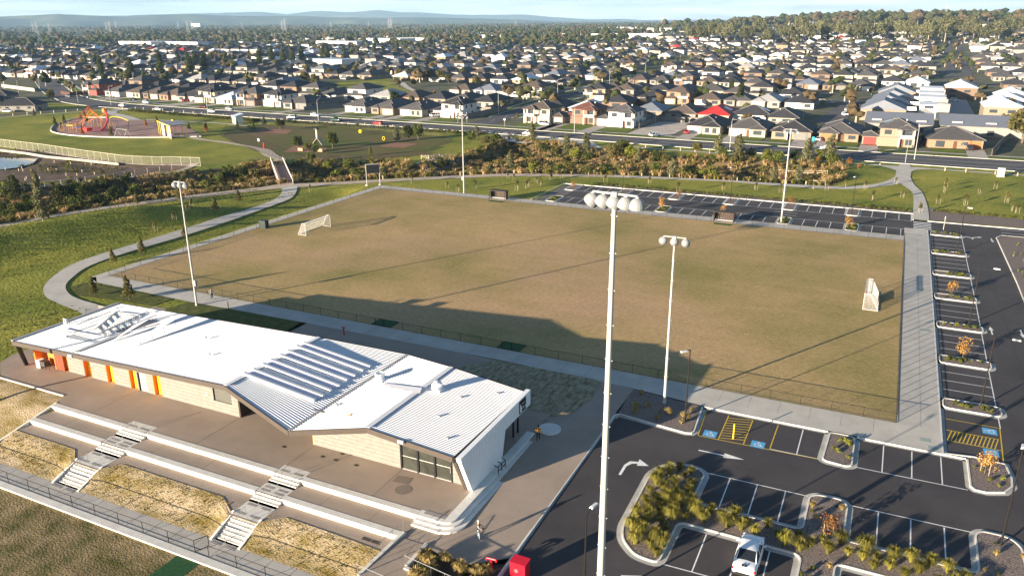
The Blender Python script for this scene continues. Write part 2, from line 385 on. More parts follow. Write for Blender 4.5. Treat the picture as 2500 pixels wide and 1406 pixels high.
# ---- pitch turf: straw brown with greener drifts and mower striping
def pitch_mat():
    m = bpy.data.materials.new('winter_turf'); m.use_nodes = True; t = m.node_tree; n = t.nodes; b = n['Principled BSDF']
    b.inputs['Roughness'].default_value = .95; b.inputs['Specular IOR Level'].default_value = .08
    g = n.new('ShaderNodeNewGeometry'); P = g.outputs['Position']
    def ns(sc, det=5, ro=.6, st=None):
        v = P
        if st:
            mp_ = n.new('ShaderNodeMapping'); mp_.inputs['Scale'].default_value = st; mp_.inputs['Rotation'].default_value = (0, 0, .25); t.links.new(P, mp_.inputs[0]); v = mp_.outputs[0]
        q = n.new('ShaderNodeTexNoise'); q.inputs['Scale'].default_value = sc; q.inputs['Detail'].default_value = det; q.inputs['Roughness'].default_value = ro
        t.links.new(v, q.inputs['Vector']); return q.outputs['Fac']
    def ramp(f, a, b_, ca, cb):
        r = n.new('ShaderNodeValToRGB'); r.color_ramp.elements[0].position = a; r.color_ramp.elements[1].position = b_
        r.color_ramp.elements[0].color = (*ca, 1); r.color_ramp.elements[1].color = (*cb, 1); t.links.new(f, r.inputs[0]); return r.outputs[0]
    def mixc(f, a, b_, mode='MIX'):
        q = n.new('ShaderNodeMixRGB'); q.blend_type = mode
        if isinstance(f, float): q.inputs[0].default_value = f
        else: t.links.new(f, q.inputs[0])
        t.links.new(a, q.inputs[1]); t.links.new(b_, q.inputs[2]); return q.outputs[0]
    big = ramp(ns(.035, 6, .66), .35, .62, (.250, .212, .080), (.450, .312, .165))
    bare = ramp(ns(.02, 3), .52, .70, (0, 0, 0), (1, 1, 1))
    red = n.new('ShaderNodeRGB'); red.outputs[0].default_value = (.45, .295, .19, 1)
    c = mixc(bare, big, red.outputs[0])
    fine = ramp(ns(1.5, 9, .80, (1, 2.0, 1)), .28, .72, (.50, .55, .46), (1.42, 1.36, 1.32))
    c = mixc(1.0, c, fine, 'MULTIPLY')
    mow = ramp(ns(.28, 3, .55, (.35, 1.6, 1)), .36, .64, (.95, .96, .94), (1.04, 1.03, 1.03))
    c = mixc(1.0, c, mow, 'MULTIPLY')
    t.links.new(c, b.inputs['Base Color'])
    bn = n.new('ShaderNodeBump'); bn.inputs['Strength'].default_value = .8; bn.inputs['Distance'].default_value = .08
    t.links.new(ns(5, 4, .7), bn.inputs['Height']); t.links.new(bn.outputs[0], b.inputs['Normal'])
    return m
turf = pitch_mat()
sheet('playing_field', rect(-113.6, .02, -.02, 75.0), -.02, turf)
# light concrete aprons round the pitch
sheet('near_side_path', [(-113.8, -1.9), (-112.4, -3.2), (-92, -3.6), (-72, -3.15), (-43, -3.05), (-26.3, -3.6), (-18.0, -4.55), (4.0, -4.55), (4.0, -.02), (-113.8, -.02)], .004, conc)
sheet('end_path', rect(.02, 4.0, -.02, 85.4), .004, conc)
sheet('far_side_path', [(-115.8, 75.0), (.02, 75.0), (.02, 78.9), (-112, 78.0), (-115.8, 77.6)], .004, conc)
sheet('west_apron_path', [(-115.7, -1.9), (-113.8, -1.9), (-113.62, -.02), (-113.62, 75.0), (-115.8, 75.0)], .004, conc)
sheet('corner_path_spur', [(-115.0, -1.3), (-113.9, -3.4), (-112.4, -3.2), (-113.8, -1.9), (-115.7, -1.9)], .004, conc)
# control joints on the end path and others
mb = MB()
for i in range(15):
    y = 2+i*5.6; mb.bx(.1, 3.9, y, y+.03, .004, .009)
mb.bx(2.2, 2.23, 0, 78, .004, .009)
for i in range(38): mb.bx(-113+i*3, -112.97+i*3, -3.0, -.1, .004, .009)
for i in range(38): mb.bx(-113+i*3, -112.97+i*3, 75.1, 77.9, .004, .009)
mb.build('path_joint_line', mat('joint_grey', (.22, .21, .19), .9, var=.02), None)['kind'] = 'structure'  # thin grey lines for the joints between slabs
# planted and grassed beds near the pavilion
sheet('grass_bed', [[(-111.4, -3.9), (-95.5, -3.6), (-95.8, -7.2), (-101.4, -7.6), (-109.7, -8.6), (-114, -6.6), (-114.2, -4.2)],
                    [(-93.0, -7.1), (-92.3, -3.9), (-84.8, -3.4), (-72.3, -3.2), (-71.4, -14), (-90, -14)]], .02, mat('bed_lawn', (.13, .125, .04), .95, scale=1.1, col2=(.05, .07, .014), coords='World', bump=.8, detail=9, spec=.1))
sheet('dry_grass_bed', [(-43.1, -3.3), (-46.2, -7.2), (-46.9, -8.6), (-47.5, -13.0)]+[(-36.7, -13.6), (-34.3, -13.9), (-31.4, -13.4), (-29.9, -11.6), (-29.3, -8), (-29.4, -5.0), (-29.9, -3.6), (-30.6, -3.25)], .02, drybed)
# plaza in exposed aggregate, upper level
sheet('upper_plaza', [[(-97, -27.0), (-96.2, -28.8), (-92.4, -31.2), (-81.2, -31.4), (-80.3, -33.0), (-31.9, -33.0), (-31.9, -3.6), (-47.5, -3.08), (-71.4, -3.15), (-71.4, -14), (-90, -14), (-93, -7.1), (-95.5, -7.2), (-97, -16)],
                      ], -.002, agg, slope=False)
mb = MB()
mb.cm = 0; mb.bx(-96.4, -81.2, -31.55, -31.35, -.1, .05)
mb.build('plaza_edge_kerb', concw)['kind'] = 'structure'
mb = MB()
for x_, ya in ((-60.3, -27.3), (-49.8, -28.3), (-39.9, -28.3), (-75.0, -27.3)): mb.bx(x_, x_+.035, -33.0, ya, -.002, .003)
for x_ in (-76, -63.5, -57, -43.5, -38.5): mb.bx(x_, x_+.03, -36.0, -33.7, -.45, -.446)
mb.build('plaza_joint_line', mat('joint_brown', (.12, .10, .085), .9, var=.02))['kind'] = 'structure'
# seating terraces: white kerb walls with aggregate treads
def terrace(y, z, x0, x1, z2):
    mb = MB(); mb.bx(x0, x1, y-.02, y+.62, z2-.05, z+.02); return mb
gaps = [(-69.6, -66.2), (-50.0, -47.0)]
def segs(x0, x1):
    s = []; a = x0
    for g0, g1 in gaps: s.append((a, g0)); a = g1
    s.append((a, x1)); return s
for a, b in segs(-80.3, -35.0):
    o = terrace(-33.6, 0, a, b, -.45).build('seating_wall', concw); tag(o, kind='structure')
for a, b in segs(-80.3, -34.8):
    o = terrace(-36.1, -.45, a, b, -.9).build('seating_wall', concw); tag(o, kind='structure')
sheet('terrace', rect(-80.3, -34.8, -36.1, -33.6), -.45, agg, slope=False)
sheet('terrace', [[(-80.3, -37.6), (-71.4, -37.6), (-69.9, -39.0), (-69.9, -36.1), (-80.3, -36.1)],
                  [(-66.2, -36.1), (-66.2, -39.0), (-64.9, -37.5), (-52.4, -37.5), (-50.4, -39.0), (-50.4, -36.1)],
                  [(-47.0, -36.1), (-47.0, -39.0), (-45.4, -37.5), (-34.9, -37.8), (-34.9, -36.1)],
                  rect(-69.9, -66.2, -39.2, -36.1), rect(-50.4, -47.0, -39.2, -36.1)], -.9, agg, slope=False)
# grass slopes down to the lower path
def slope_bed(pts_top, pts_bot):
    mb = MB(); n = len(pts_top); k = 6
    for i in range(n-1):
        for j in range(k):
            def P(ii, jj):
                t = jj/k; a = pts_top[ii]; b = pts_bot[ii]; s = t
                return (a[0]+(b[0]-a[0])*t, a[1]+(b[1]-a[1])*t, -.9+.04-1.0*(s*s*(3-2*s)*.55+s*.45))
            mb.quad(P(i, j), P(i, j+1), P(i+1, j+1), P(i+1, j))
    o = mb.build('grass_slope', slopeg); o['kind'] = 'structure'
slope_bed([(-80.3, -37.6), (-71.4, -37.6), (-69.65, -38.9)], [(-80.3, -41.3), (-71.4, -41.3), (-69.65, -41.3)])
slope_bed([(-66.05, -38.9), (-64.9, -37.5), (-58, -37.5), (-52.4, -37.5), (-50.05, -38.9)], [(-66.3, -41.3), (-64.9, -41.3), (-58, -41.3), (-52.4, -41.3), (-50.05, -41.3)])
slope_bed([(-46.9, -38.9), (-45.4, -37.5), (-40, -37.6), (-35.4, -37.8)], [(-47.1, -41.3), (-45.4, -41.3), (-40, -41.3), (-35.5, -41.3)])
sheet('lower_path', rect(-400, -28, -43.25, -41.25), -1.9, conc, slope=False)
mb = MB()
for i in range(30): x = -82+i*2.4; mb.bx(x, x+.03, -43.2, -41.3, -1.9, -1.893)
mb.build('path_joint_line', MATS['joint_grey'])['kind'] = 'structure'
mb = MB(); mb.bx(-400, -28, -43.95, -43.25, -2.1, -1.86); mb.build('oval_kerb', concw)['kind'] = 'structure'
oval = mat('oval_turf', (.30, .22, .12), .95, scale=.5, col2=(.085, .085, .025), coords='World', bump=.8, bscale=5, detail=10, spec=.08, scale2=.12, amt2=.2)
sheet('lower_oval', rect(-400, -28, -120, -43.95), -2.0, oval, slope=False)
syn = mat('green_matting', (.016, .075, .022), .95, var=.15, scale=4, coords='World')
tag(MB().bx(-51.0, -48.6, -54, -44.0, -2.01, -1.985).build('turf_mat', syn), 'dark green synthetic matting strip leading from the gate onto the lower oval', 'mat')
# side wall west of terraces
mb = MB(); mb.add([(-80.5, -32.9, .06), (-80.28, -32.9, .06), (-80.28, -42, -1.75), (-80.5, -42, -1.75), (-80.5, -32.9, -1), (-80.28, -32.9, -1), (-80.28, -42, -3), (-80.5, -42, -3)],
                  [(0, 3, 2, 1), (4, 5, 6, 7), (0, 1, 5, 4), (1, 2, 6, 5), (2, 3, 7, 6), (3, 0, 4, 7)])
tag(mb.build('retaining_wall', concw), 'pale sloping concrete kerb wall closing the west end of the seating terraces', 'wall')

# stairs
tact = mat('tactile_strip', (.30, .28, .26), .9, var=.1, scale=20, coords='World')
nosing = mat('stair_nosing', (.06, .06, .06), .8, var=.02)
steel = mat('stainless_steel', (.55, .54, .52), .35, var=.03, metal=.9)
stepc = mat('stair_concrete', (.66, .64, .59), .85, var=.05, scale=1.2, coords='World')
def flight(root, x0, x1, ytop, ztop, n, rise, tread):
    for i in range(n):
        z1 = ztop-rise*(i+1)+rise
        y1 = ytop-tread*i
        if i == n: break
        s = MB().bx(x0, x1, y1-tread, y1, ztop-rise*n-.1, z1-rise+.0)
        s.build('step', stepc, root)
        s = MB().bx(x0+.02, x1-.02, y1-.02, y1+.03, z1-.012, z1+.004); s.build('nosing', nosing, root)
def rail(root, x, pts, r=.024):
    mb = MB(); mb.path([(x, y, z) for y, z in pts], r); mb.build('handrail', steel, root)
for k, (x0, x1) in enumerate(gaps):
    lab = ('wide pale concrete stair between terraces, beside the yellow doors end', 'wide pale concrete stair down to the open pool-style gate, below the middle of the pavilion')[k]
    lab = ('wide pale concrete stair through the seating terraces, the one further from the car park', 'wide pale concrete stair through the terraces leading down to the open black gate')[k]
    t = thing('stairs', lab, 'stairs', group='stairs through the seating terraces')
    xa, xb = x0, x1
    MB().bx(xa, xb, -33.6, -32.2, -.4, .006).build('landing', concw, t)
    flight(t, xa, xb, -33.6, .0, 3, .15, .33)
    MB().bx(xa, xb, -36.0, -34.59, -.9, -.446).build('landing', concw, t)
    flight(t, xa, xb, -36.0, -.45, 3, .15, .33)
    MB().bx(xa, xb, -39.0, -36.99, -1.2, -.892).build('landing', concw, t)
    flight(t, xa+.15, xb-.15, -39.0, -.9, 6, .1667, .33)
    for s in (0, 1):
        xx = xa-.12 if s == 0 else xb-.1
        mb = MB(); zb = [(-38.7, -.80), (-41.35, -1.80)]
        mb.add([(xx, -38.7, -.80), (xx+.22, -38.7, -.80), (xx+.22, -41.4, -1.82), (xx, -41.4, -1.82), (xx, -38.7, -2.2), (xx+.22, -38.7, -2.2), (xx+.22, -41.4, -2.2), (xx, -41.4, -2.2)],
               [(0, 3, 2, 1), (0, 1, 5, 4), (1, 2, 6, 5), (2, 3, 7, 6), (3, 0, 4, 7)])
        mb.build('side_wall', concw, t)
    for yy, z in ((-33.0, .012), (-35.1, -.440), (-35.6, -.440), (-37.3, -.886), (-38.6, -.886), (-41.6, -1.886)):
        for q in (0, 1):
            xa2 = xa+.25+q*(xb-xa)/2; MB().bx(xa2, xa2+(xb-xa)/2-.5, yy-.15, yy+.15, z-.01, z+.004).build('tactile_strip', tact, t)
    xm = (xa+xb)/2
    rail(t, xm, [(-33.3, 0), (-33.3, 1.0), (-33.6, .98), (-34.7, .5), (-34.9, .35), (-34.9, -.45)])
    rail(t, xm, [(-35.8, -.45), (-35.8, .5), (-36.1, .48), (-37.1, 0), (-37.3, -.15), (-37.3, -.9)])
    rail(t, xm, [(-38.8, -.9), (-38.8, .05), (-39.1, .02), (-41.0, -.95), (-41.3, -1.1), (-41.3, -1.9)])

# corner steps at the south-east of the plaza, wrapping into the long side steps
t = thing('stairs', 'long low white steps wrapping the plaza corner down to the forecourt', 'stairs')
def wrap(off, rc=.9):
    x1 = -31.8+off; y0 = -33.6-off; r = rc+off
    return [(-35.0, y0)]+arc(x1-r, y0+r, r, -90, 0, 8)+[(x1, -17.2)]
for i, (off, zz) in enumerate(((0, .012), (.45, -.14), (.9, -.29))):
    pl = wrap(off); wd = .8 if i == 0 else .47
    mb = MB(); strip(mb, pl, wd, -.8, zz, slope=False); mb.build('step', stepc, t)
mb = MB().prism(arc(-30.8, -15.8, 1.15, 0, 360, 20)[:-1], -.6, .02); mb.build('rounded_end', stepc, t)
MB().bx(-34.6, -32.6, -33.2, -32.7, -.0, .018).build('tactile_strip', tact, t)
# forecourt
sheet('forecourt', [(-34.9, -36.2), (-34.9, -34.3), (-31.9, -34.3), (-31.9, -3.25), (-25.95, -3.65), (-25.95, -34.6), (-28.3, -36.6), (-31, -36.6), (-32.6, -36.2)], -.006, agg)
sheet('ramp_path', [(-35.2, -36.1), (-32.6, -36.1), (-32.6, -39.0), (-28.2, -39.0), (-28.2, -60), (-35.2, -60)], -.47, agg, slope=False)
sheet('forecourt', [(-35.2, -36.2), (-34.9, -34.7), (-34.9, -36.2)], -.46, agg, slope=False)
# ================================================================== car parks
AZ = -.12
sheet('car_park_asphalt', rect(-75.6, 1.5, 78.9, 98.7), AZ, asph)
sheet('crossing_asphalt', rect(1.5, 4.05, 85.4, 93.1), AZ, asph)
sheet('car_park_asphalt', rect(4.05, 16.1, -4.6, 94.0), AZ, asph)
sheet('exit_road', [(16.1, 87.0), (70, 87.0), (70, 94.6), (16.1, 94.0)], AZ, asph)
sheet('car_park_asphalt', rect(-25.7, 16.1, -64, -4.6), AZ, asph)
KB = []
def kerb(pts, closed=False, side=0.0, chw=.32, w=.15, ch=True):
    """kerb whose channel lies to the right of its direction"""
    mb = MB(); strip(mb, pts, w, -.16, .012, closed); mb.build('kerb', concw)['kind'] = 'structure'
    if ch:
        mb = MB(); pr_ = [p for p in pts][::-1]; strip(mb, pr_, chw, AZ+.004, AZ+.004, closed); mb.build('kerb_channel', chan)['kind'] = 'structure'
# main drive west kerb, with the planted bed corner
kerb([(-25.85, -64), (-25.85, -10.6), (-25.75, -10.15), (-25.4, -10.0), (-18.5, -10.9), (-17.9, -10.7), (-17.75, -10.2), (-18.15, -4.75)])
kerb([(-18.1, -4.7), (-5.95, -4.75)])
kerb([(-3.3, -4.75), (5.9, -4.75)])
kerb([(5.95, -4.75), (5.95, -9.6), (6.3, -10.1), (7.2, -10.15), (8.6, -9.5), (9.3, -8.2), (9.4, -6.6), (9.1, -4.2), (6.6, -3.95), (4.15, -4.4)])
kerb([(4.1, -4.5), (4.1, 84.9)])
bed = {}
def island(pts, m=mulch, close=True, ring=True):
    pts = roundpoly(pts, .7)
    if ring: kerb(pts, True, chw=.42, w=.13)
    P, Q = offset_line(pts, .12, True)
    q = [tuple(p) for p in Q]
    sheet('island_bed', q, -.02, m)
# (counter-clockwise rings)
sheet('garden_bed', [(-26.1, -3.65), (-25.7, -10.1), (-18.0, -10.8), (-18.25, -4.6), (-20.7, -4.45)], -.015, mulch)
island([(-5.8, -4.7), (-6.0, -10.2), (-5.7, -10.55), (-3.9, -10.75), (-3.4, -10.4), (-3.45, -4.7)])
sheet('island_bed', [(6.1, -4.3), (6.1, -9.8), (7.2, -10.0), (8.5, -9.4), (9.15, -8.2), (9.25, -6.6), (8.95, -4.3)], -.02, mulch)
ISL1 = [(-19.0, -29.0), (-17.6, -30.4), (-15.6, -30.6), (-15.5, -25.0), (-6.1, -25.2), (-6.1, -31), (-3.6, -31), (-3.6, -25.1), (6.2, -25.2), (6.2, -31), (9.2, -31), (9.1, -17.2), (8.3, -16.2), (6.4, -16.2), (5.9, -16.9), (5.9, -21.9), (-3.3, -21.9), (-3.3, -17.0), (-3.9, -16.3), (-5.8, -16.4), (-6.4, -17.0), (-6.4, -21.9), (-15.2, -21.9), (-15.1, -17.3), (-15.8, -16.6), (-17.3, -16.5), (-18.7, -17.3), (-19.6, -19.0), (-19.5, -27.5)]
island(ISL1)
# end-of-row islands along the eastern strip
ROWS = [(68.4, 70.8), (55.4, 57.9), (43.2, 45.6), (30.8, 33.1), (18.3, 20.8), (5.8, 8.2)]
for a, b in ROWS: island([(4.3, a), (9.3, a), (9.75, a+.5), (9.7, b-.3), (9.3, b), (4.3, b)])
island([(4.3, 81.9), (9.3, 81.9), (9.7, 82.4), (9.5, 84.2), (8.6, 84.9), (4.6, 84.9)])
# far lot islands (between groups of four bays)
FI = [-71.8, -59.0, -46.8, -34.6, -22.2, -9.7]
for x in FI:
    island([(x-1.15, 91.9), (x+1.15, 91.9), (x+1.15, 98.6), (x-1.15, 98.6)], ring=True)
    island([(x-1.15+.6, 79.0), (x+1.15+.6, 79.0), (x+1.15+.6, 84.9), (x-1.15+.6, 84.9)], MATS['bed_lawn'])
kerb([(-75.6, 98.6), (-70.7, 98.6)][::-1]); kerb([(1.5, 93.1), (1.5, 98.75), (-76, 98.75)][::-1]); kerb([(-75.7, 98.75), (-75.7, 79)][::-1])
kerb([(4.1, 93.2), (70, 94.7)][::1][::-1])
sheet('mulch_verge', [(-70.5, 98.8), (1.5, 98.8), (1.3, 101.6), (-20, 102.0), (-45, 101.4), (-66, 100.6)], -.02, mulch)
sheet('mulch_verge', [(4.3, 94.0), (18, 94.4), (40, 95), (40, 103), (22, 102.5), (8, 103.5), (3.9, 107)], -.02, mulch)
kerb([(16.1, -64), (15.7, 56), (15.2, 84.5), (16.2, 86.7), (70, 86.9)][::-1], ch=False)
sheet('east_bed', [(16.2, -64), (15.85, 56), (15.4, 84.3), (16.4, 86.5), (60, 86.7), (60, -64)], -.01, mulch)
# painted lines
def lines(name, segs_, m, w=.10, z=AZ+.006):
    mb = MB()
    for (x0, y0), (x1, y1) in segs_:
        d = Vector((x1-x0, y1-y0)).normalized(); n = Vector((-d.y, d.x))*w/2
        a = [(x0-n.x, y0-n.y), (x1-n.x, y1-n.y), (x1+n.x, y1+n.y), (x0+n.x, y0+n.y)]
        mb.add([(x, y, z+zt(y)) for x, y in a], [(0, 1, 2, 3)])
    mb.build(name, m)['kind'] = 'structure'
S = []
for x in (-8.2,): S.append(((x, -5.2), (x, -10.3)))
for x in (-.95, 1.45, 3.85): S.append(((x, -5.2), (x, -10.25)))
S += [((-10.55, -10.35), (-6.2, -10.3)), ((-3.2, -10.35), (5.8, -10.2))]
for x in (-13.0, -10.65, -8.3): S.append(((x, -16.9), (x, -21.6)))
for x in (-1.0, 1.4, 3.8): S.append(((x, -16.8), (x, -21.6)))
S += [((-15.0, -16.85), (-6.5, -16.85)), ((-3.2, -16.75), (5.8, -16.6))]
for x in (-13.15, -10.5, -8.3): S.append(((x, -25.5), (x, -30.3)))
for x in (-1.2, 1.2, 3.6): S.append(((x, -25.5), (x, -30.3)))
S += [((-15.3, -30.4), (-6.2, -30.2))]
S += [((-8.3, -11), (-8.3, -11))][:0]
lines('parking_line', S, paintw)
# eastern strip: bays 2.45 m with a mouth line
S = []
for y in (78.9, 75.7, 73.1, 65.9, 63.2, 60.6, 52.9, 50.4, 48.0, 40.9, 38.3, 35.8, 28.3, 25.8, 23.3, 15.8, 13.3, 10.8): S.append(((4.55, y), (9.4, y)))
S += [((9.6, 84), (9.55, 43)), ((9.55, 43), (9.35, 18)), ((9.35, 18), (9.3, 3.3))]
lines('parking_line', S, paintw)
S = []
for i, x in enumerate(FI):
    for k in (1, 2, 3):
        a = x+1.15+k*2.5
        if a < 1.3: S.append(((a, 92.4), (a, 98.2))); S.append(((a+.5, 79.4), (a+.5, 84.6)))
    S.append(((x+1.2, 92.2), (min(1.3, x+11), 92.2))); S.append(((x+1.8, 84.8), (min(1.3, x+11.6), 84.8)))
S += [((1.2, 92.2), (1.2, 98.3)), ((1.2, 79.3), (1.2, 84.8))]
lines('parking_line', S, paintw, w=.12)
S = [((1.6, 86.2+i*1.35), (4.7, 86.2+i*1.35)) for i in range(5)]
lines('zebra_stripe', S, paintw, w=.55)
S = [((-75, 79.5+i*1.0), (-70.5, 81.5+i*1.0)) for i in range(17)]
lines('hatched_line', S, paintw, w=.09)
S = [((16.5, 89.2), (30, 89.4)), ((16.5, 91.8), (30, 92.0)), ((-24.5, 87.3), (-20, 87.3)), ((-24.5, 89.5), (-20, 89.5))]
lines('lane_line', S, paintw, w=.14)
lines('lane_line', [((12.4, 80), (12.7, 20)), ((12.7, 20), (12.9, -8))], mat('asphalt_seam', (.03, .03, .03), .9, var=.05), w=.04)
# disabled bays: yellow borders, hatched zones, blue squares with the wheelchair mark
S = [((-17.2, -10.75), (-6.3, -10.35)), ((-10.55, -5.3), (-10.6, -10.55)), ((-15.4, -5.3), (-15.35, -10.65)), ((-13.0, -5.3), (-13.0, -10.6)), ((-17.7, -5.3), (-17.3, -10.7))]
for i in range(9): S.append(((-15.35, -5.9-i*.55), (-13.05, -5.3-i*.55)))
S += [((4.5, 3.3), (9.2, 3.3)), ((4.5, .75), (9.0, .75)), ((4.5, -1.5), (9.0, -1.5)), ((9.25, 3.3), (8.95, -4.2))]
for i in range(13): S.append(((4.5+i*.33, -1.45), (4.95+i*.33, .7)))
lines('yellow_line', S, painty, w=.10, z=AZ+.008)
def wheelchair(cx, cy, rz):
    z = AZ+zt(cy)
    MB().box((cx, cy, z+.007), (1.25, 1.25, .004), rz).build('blue_square', paintb)['kind'] = 'structure'
    mb = MB(); M = Matrix.Translation((cx, cy, z+.012)) @ Matrix.Rotation(rz, 4, 'Z')
    pts = arc(0, -.12, .30, 120, 400, 16)
    for a, b in zip(pts, pts[1:]):
        d = Vector((b[0]-a[0], b[1]-a[1])).normalized()*.04
        mb.add([M @ Vector((p[0]-s*d.y, p[1]+s*d.x, 0)) for p, s in ((a, -1), (b, -1), (b, 1), (a, 1))], [(0, 1, 2, 3)])
    mb.add([M @ Vector((.02+.09*math.cos(t*.785), .42+.09*math.sin(t*.785), 0)) for t in range(8)], [tuple(range(8))])
    for (x0, y0, x1, y1) in ((-.02, .30, .02, -.08), (.0, .14, .26, .14), (.02, -.06, .28, -.06), (.28, -.06, .40, -.36), (.40, -.36, .50, -.32)):
        d = Vector((x1-x0, y1-y0)).normalized()*.035
        mb.add([M @ Vector(p) for p in ((x0+d.y, y0-d.x, .001), (x1+d.y, y1-d.x, .001), (x1-d.y, y1+d.x, .001), (x0-d.y, y0+d.x, .001))], [(0, 1, 2, 3)])
    mb.build('wheelchair_symbol', paintw)['kind'] = 'structure'
wheelchair(-16.3, -9.9, .0); wheelchair(-11.75, -10.0, .0); wheelchair(8.3, 2.2, 1.57); wheelchair(8.1, -2.3, 1.57)
def arrow(cx, cy, ang, L_=3.0, w=.30, kind='s'):
    z = AZ+.007
    if kind == 's': P = [[(-L_/2, -.09), (L_*.1, -.09), (L_*.1, .09), (-L_/2, .09)], [(L_*.06, -w), (L_/2, 0), (L_*.06, w)]]
    elif kind == 'split': P = [[(-1.3, -.12), (-.3, -.12), (-.3, .12), (-1.3, .12)], [(-.35, -.12), (.35, -1.2), (.6, -1.1), (-.1, .12)], [(-.35, .12), (.35, 1.2), (.6, 1.1), (-.1, -.12)], [(.1, -1.0), (.85, -1.35), (.7, -1.9), (.25, -1.7)], [(.1, 1.0), (.85, 1.35), (.7, 1.9), (.25, 1.7)]]
    else:
        a = [(-2.0, -.12), (-.4, -.12), (.2, -.45), (.45, -1.0), (.75, -.95), (.5, -.15), (-.3, .14), (-2.0, .12)]
        P = [a, [(.05, -.95), (1.2, -.85), (.45, -1.95)]]
    mb = MB(); c, s = math.cos(ang), math.sin(ang)
    for p in P:
        q = [(cx+x*c-y*s, cy+x*s+y*c) for x, y in p]; A = sum(q[i][0]*q[(i+1) % len(q)][1]-q[(i+1) % len(q)][0]*q[i][1] for i in range(len(q)))
        if A < 0: q = q[::-1]
        mb.add([(x, y, z+zt(y)) for x, y in q], [tuple(range(len(q)))])
    mb.build('arrow_marking', paintw)['kind'] = 'structure'
g = G(1530, 1130, -.2); arrow(g.x, g.y, rad(90), kind='turn')
g = G(1750, 1107, -.12); arrow(g.x+.4, g.y, rad(1), 4.2, .42)
g = G(2371, 580, -.12); arrow(g.x, g.y, rad(100), kind='split')
g = G(2422, 587, -.12); arrow(g.x, g.y, rad(-88))
g = G(2420, 807, -.12); arrow(g.x, g.y, rad(91)); g = G(2495, 815, -.12); arrow(g.x, g.y, rad(-89))
g = G(1575, 1403, -.4); arrow(g.x, g.y-.6, rad(180), 3.4, .6)
# inspection lids and pits
dark = mat('dark_grate', (.055, .045, .035), .7, var=.1, scale=30, coords='World')
lid = mat('steel_lid', (.20, .17, .14), .7, var=.08, scale=6, coords='World')
for i, p in enumerate([(694, 1090), (788, 1114), (820, 1122), (836, 1107), (870, 1135)]):
    g = G(*p); tag(MB().box((g.x, g.y, .004), (.42, .30, .012), 0).build('drain_grate', dark), 'small dark square drain grate set in the plaza paving, %s from the second stair' % nth(i), 'drain', 'drain grates in the plaza')
tag(MB().prism(arc(-38.0, -31.0, .75, 0, 360, 20)[:-1], .0, .010).build('manhole_lid', lid), 'round brown manhole lid in the paving before the glazed doors', 'manhole')
tag(MB().box((-38.9, -29.75, .006), (1.5, 1.1, .01), .12).build('access_cover', lid), 'rectangular jointed access cover in the paving before the glazed doors', 'cover')
for i, (x, y, sx, sy) in enumerate(((2.6, -2.6, .9, .8), (3.2, -3.9, .8, .7), (2.9, 28.6, 1.2, .9), (-37.6, -37.0, .8, .35), (-36.7, -37.0, .8, .35))):
    z = 0 if y > -12 else -.9
    tag(MB().box((x, y, z+.008), (sx, sy, .012), 0).build('pit_lid', dark if z else mat('green_lid', (.28, .33, .30), .8, var=.05)), ('pale green square pit lid in the path by the pitch corner', 'pale green pit lid beside the end of the disabled bays', 'pale green pit lid halfway up the path beside the pitch', 'dark grate in the lower terrace beside the ramp, the western of two', 'dark grate in the lower terrace beside the ramp, the eastern of two')[i], 'drain')
# ================================================================== pavilion
roofm = mat('white_roof_sheet', (.66, .67, .69), .55, var=.02, scale=.6, spec=.35)
fasc = mat('bronze_fascia', (.075, .060, .050), .6, var=.05, scale=2)
blackm = mat('black_metal', (.010, .010, .011), .5, var=.02)
wallb = mat('pale_masonry', (.235, .225, .20), .9, var=.06, scale=2.5, scale2=14, amt2=.10, bump=.3)
wallb2 = mat('pale_masonry_darker', (.205, .195, .175), .9, var=.06, scale=2.5, scale2=14, amt2=.10, bump=.3)  # slightly darker masonry tone, for alternate courses and the rear walls
timber = mat('orange_timber', (.62, .23, .045), .6, var=.12, scale=3, coords='Object', stretch=(9, 9, .6))
timberd = mat('dark_red_timber', (.20, .05, .022), .6, var=.12, scale=3, stretch=(9, 9, .6))
yel = mat('yellow_door_paint', (.85, .60, .02), .45, var=.02); orj = mat('orange_reveal_paint', (.75, .20, .015), .5, var=.03)
glass = mat('dark_glazing', (.045, .048, .040), .06, var=.25, scale=.5, spec=.6, metal=.0)
louv = mat('grey_louvre', (.11, .11, .095), .7, var=.05)
whitew = mat('white_cladding', (.78, .80, .80), .6, var=.02, scale=2)
greym = mat('grey_steel', (.36, .36, .36), .5, var=.05, metal=.4)
pav = thing('pavilion', 'long single-storey sports pavilion with folded white ribbed metal roof and yellow doors', 'pavilion', (0, 0, 0))
def R3(px, py, z): g = G(px, py, z); return (g.x, g.y, z)
A = [R3(30, 833, 3.75), R3(550, 942, 5.0), R3(705, 1052, 3.55), R3(897, 1045, 4.65), R3(1106, 1116, 3.95)]
B = [R3(290, 741, 4.2), R3(778, 824, 5.15), R3(995, 866, 3.95), R3(1102, 897, 4.7), R3(1279, 956, 4.1)]
def lerp(a, b, t): return tuple(a[i]+(b[i]-a[i])*t for i in range(3))
for s in range(4):
    n = 58; mb = MB(); prof = []
    for i in range(n):
        for t, h in ((0.0, 0), (.60, 0), (.70, .032), (.90, .032)): prof.append(((i+t)/n, h))
    prof.append((1, 0)); k = len(prof)
    for e in (s, s+1):
        for t, h in prof: p = lerp(A[e], B[e], t); mb.v.append((p[0], p[1], p[2]+h))
    for i in range(k-1): mb.face(i, k+i, k+i+1, i+1)
    mb.build('roof_panel', roofm, pav)
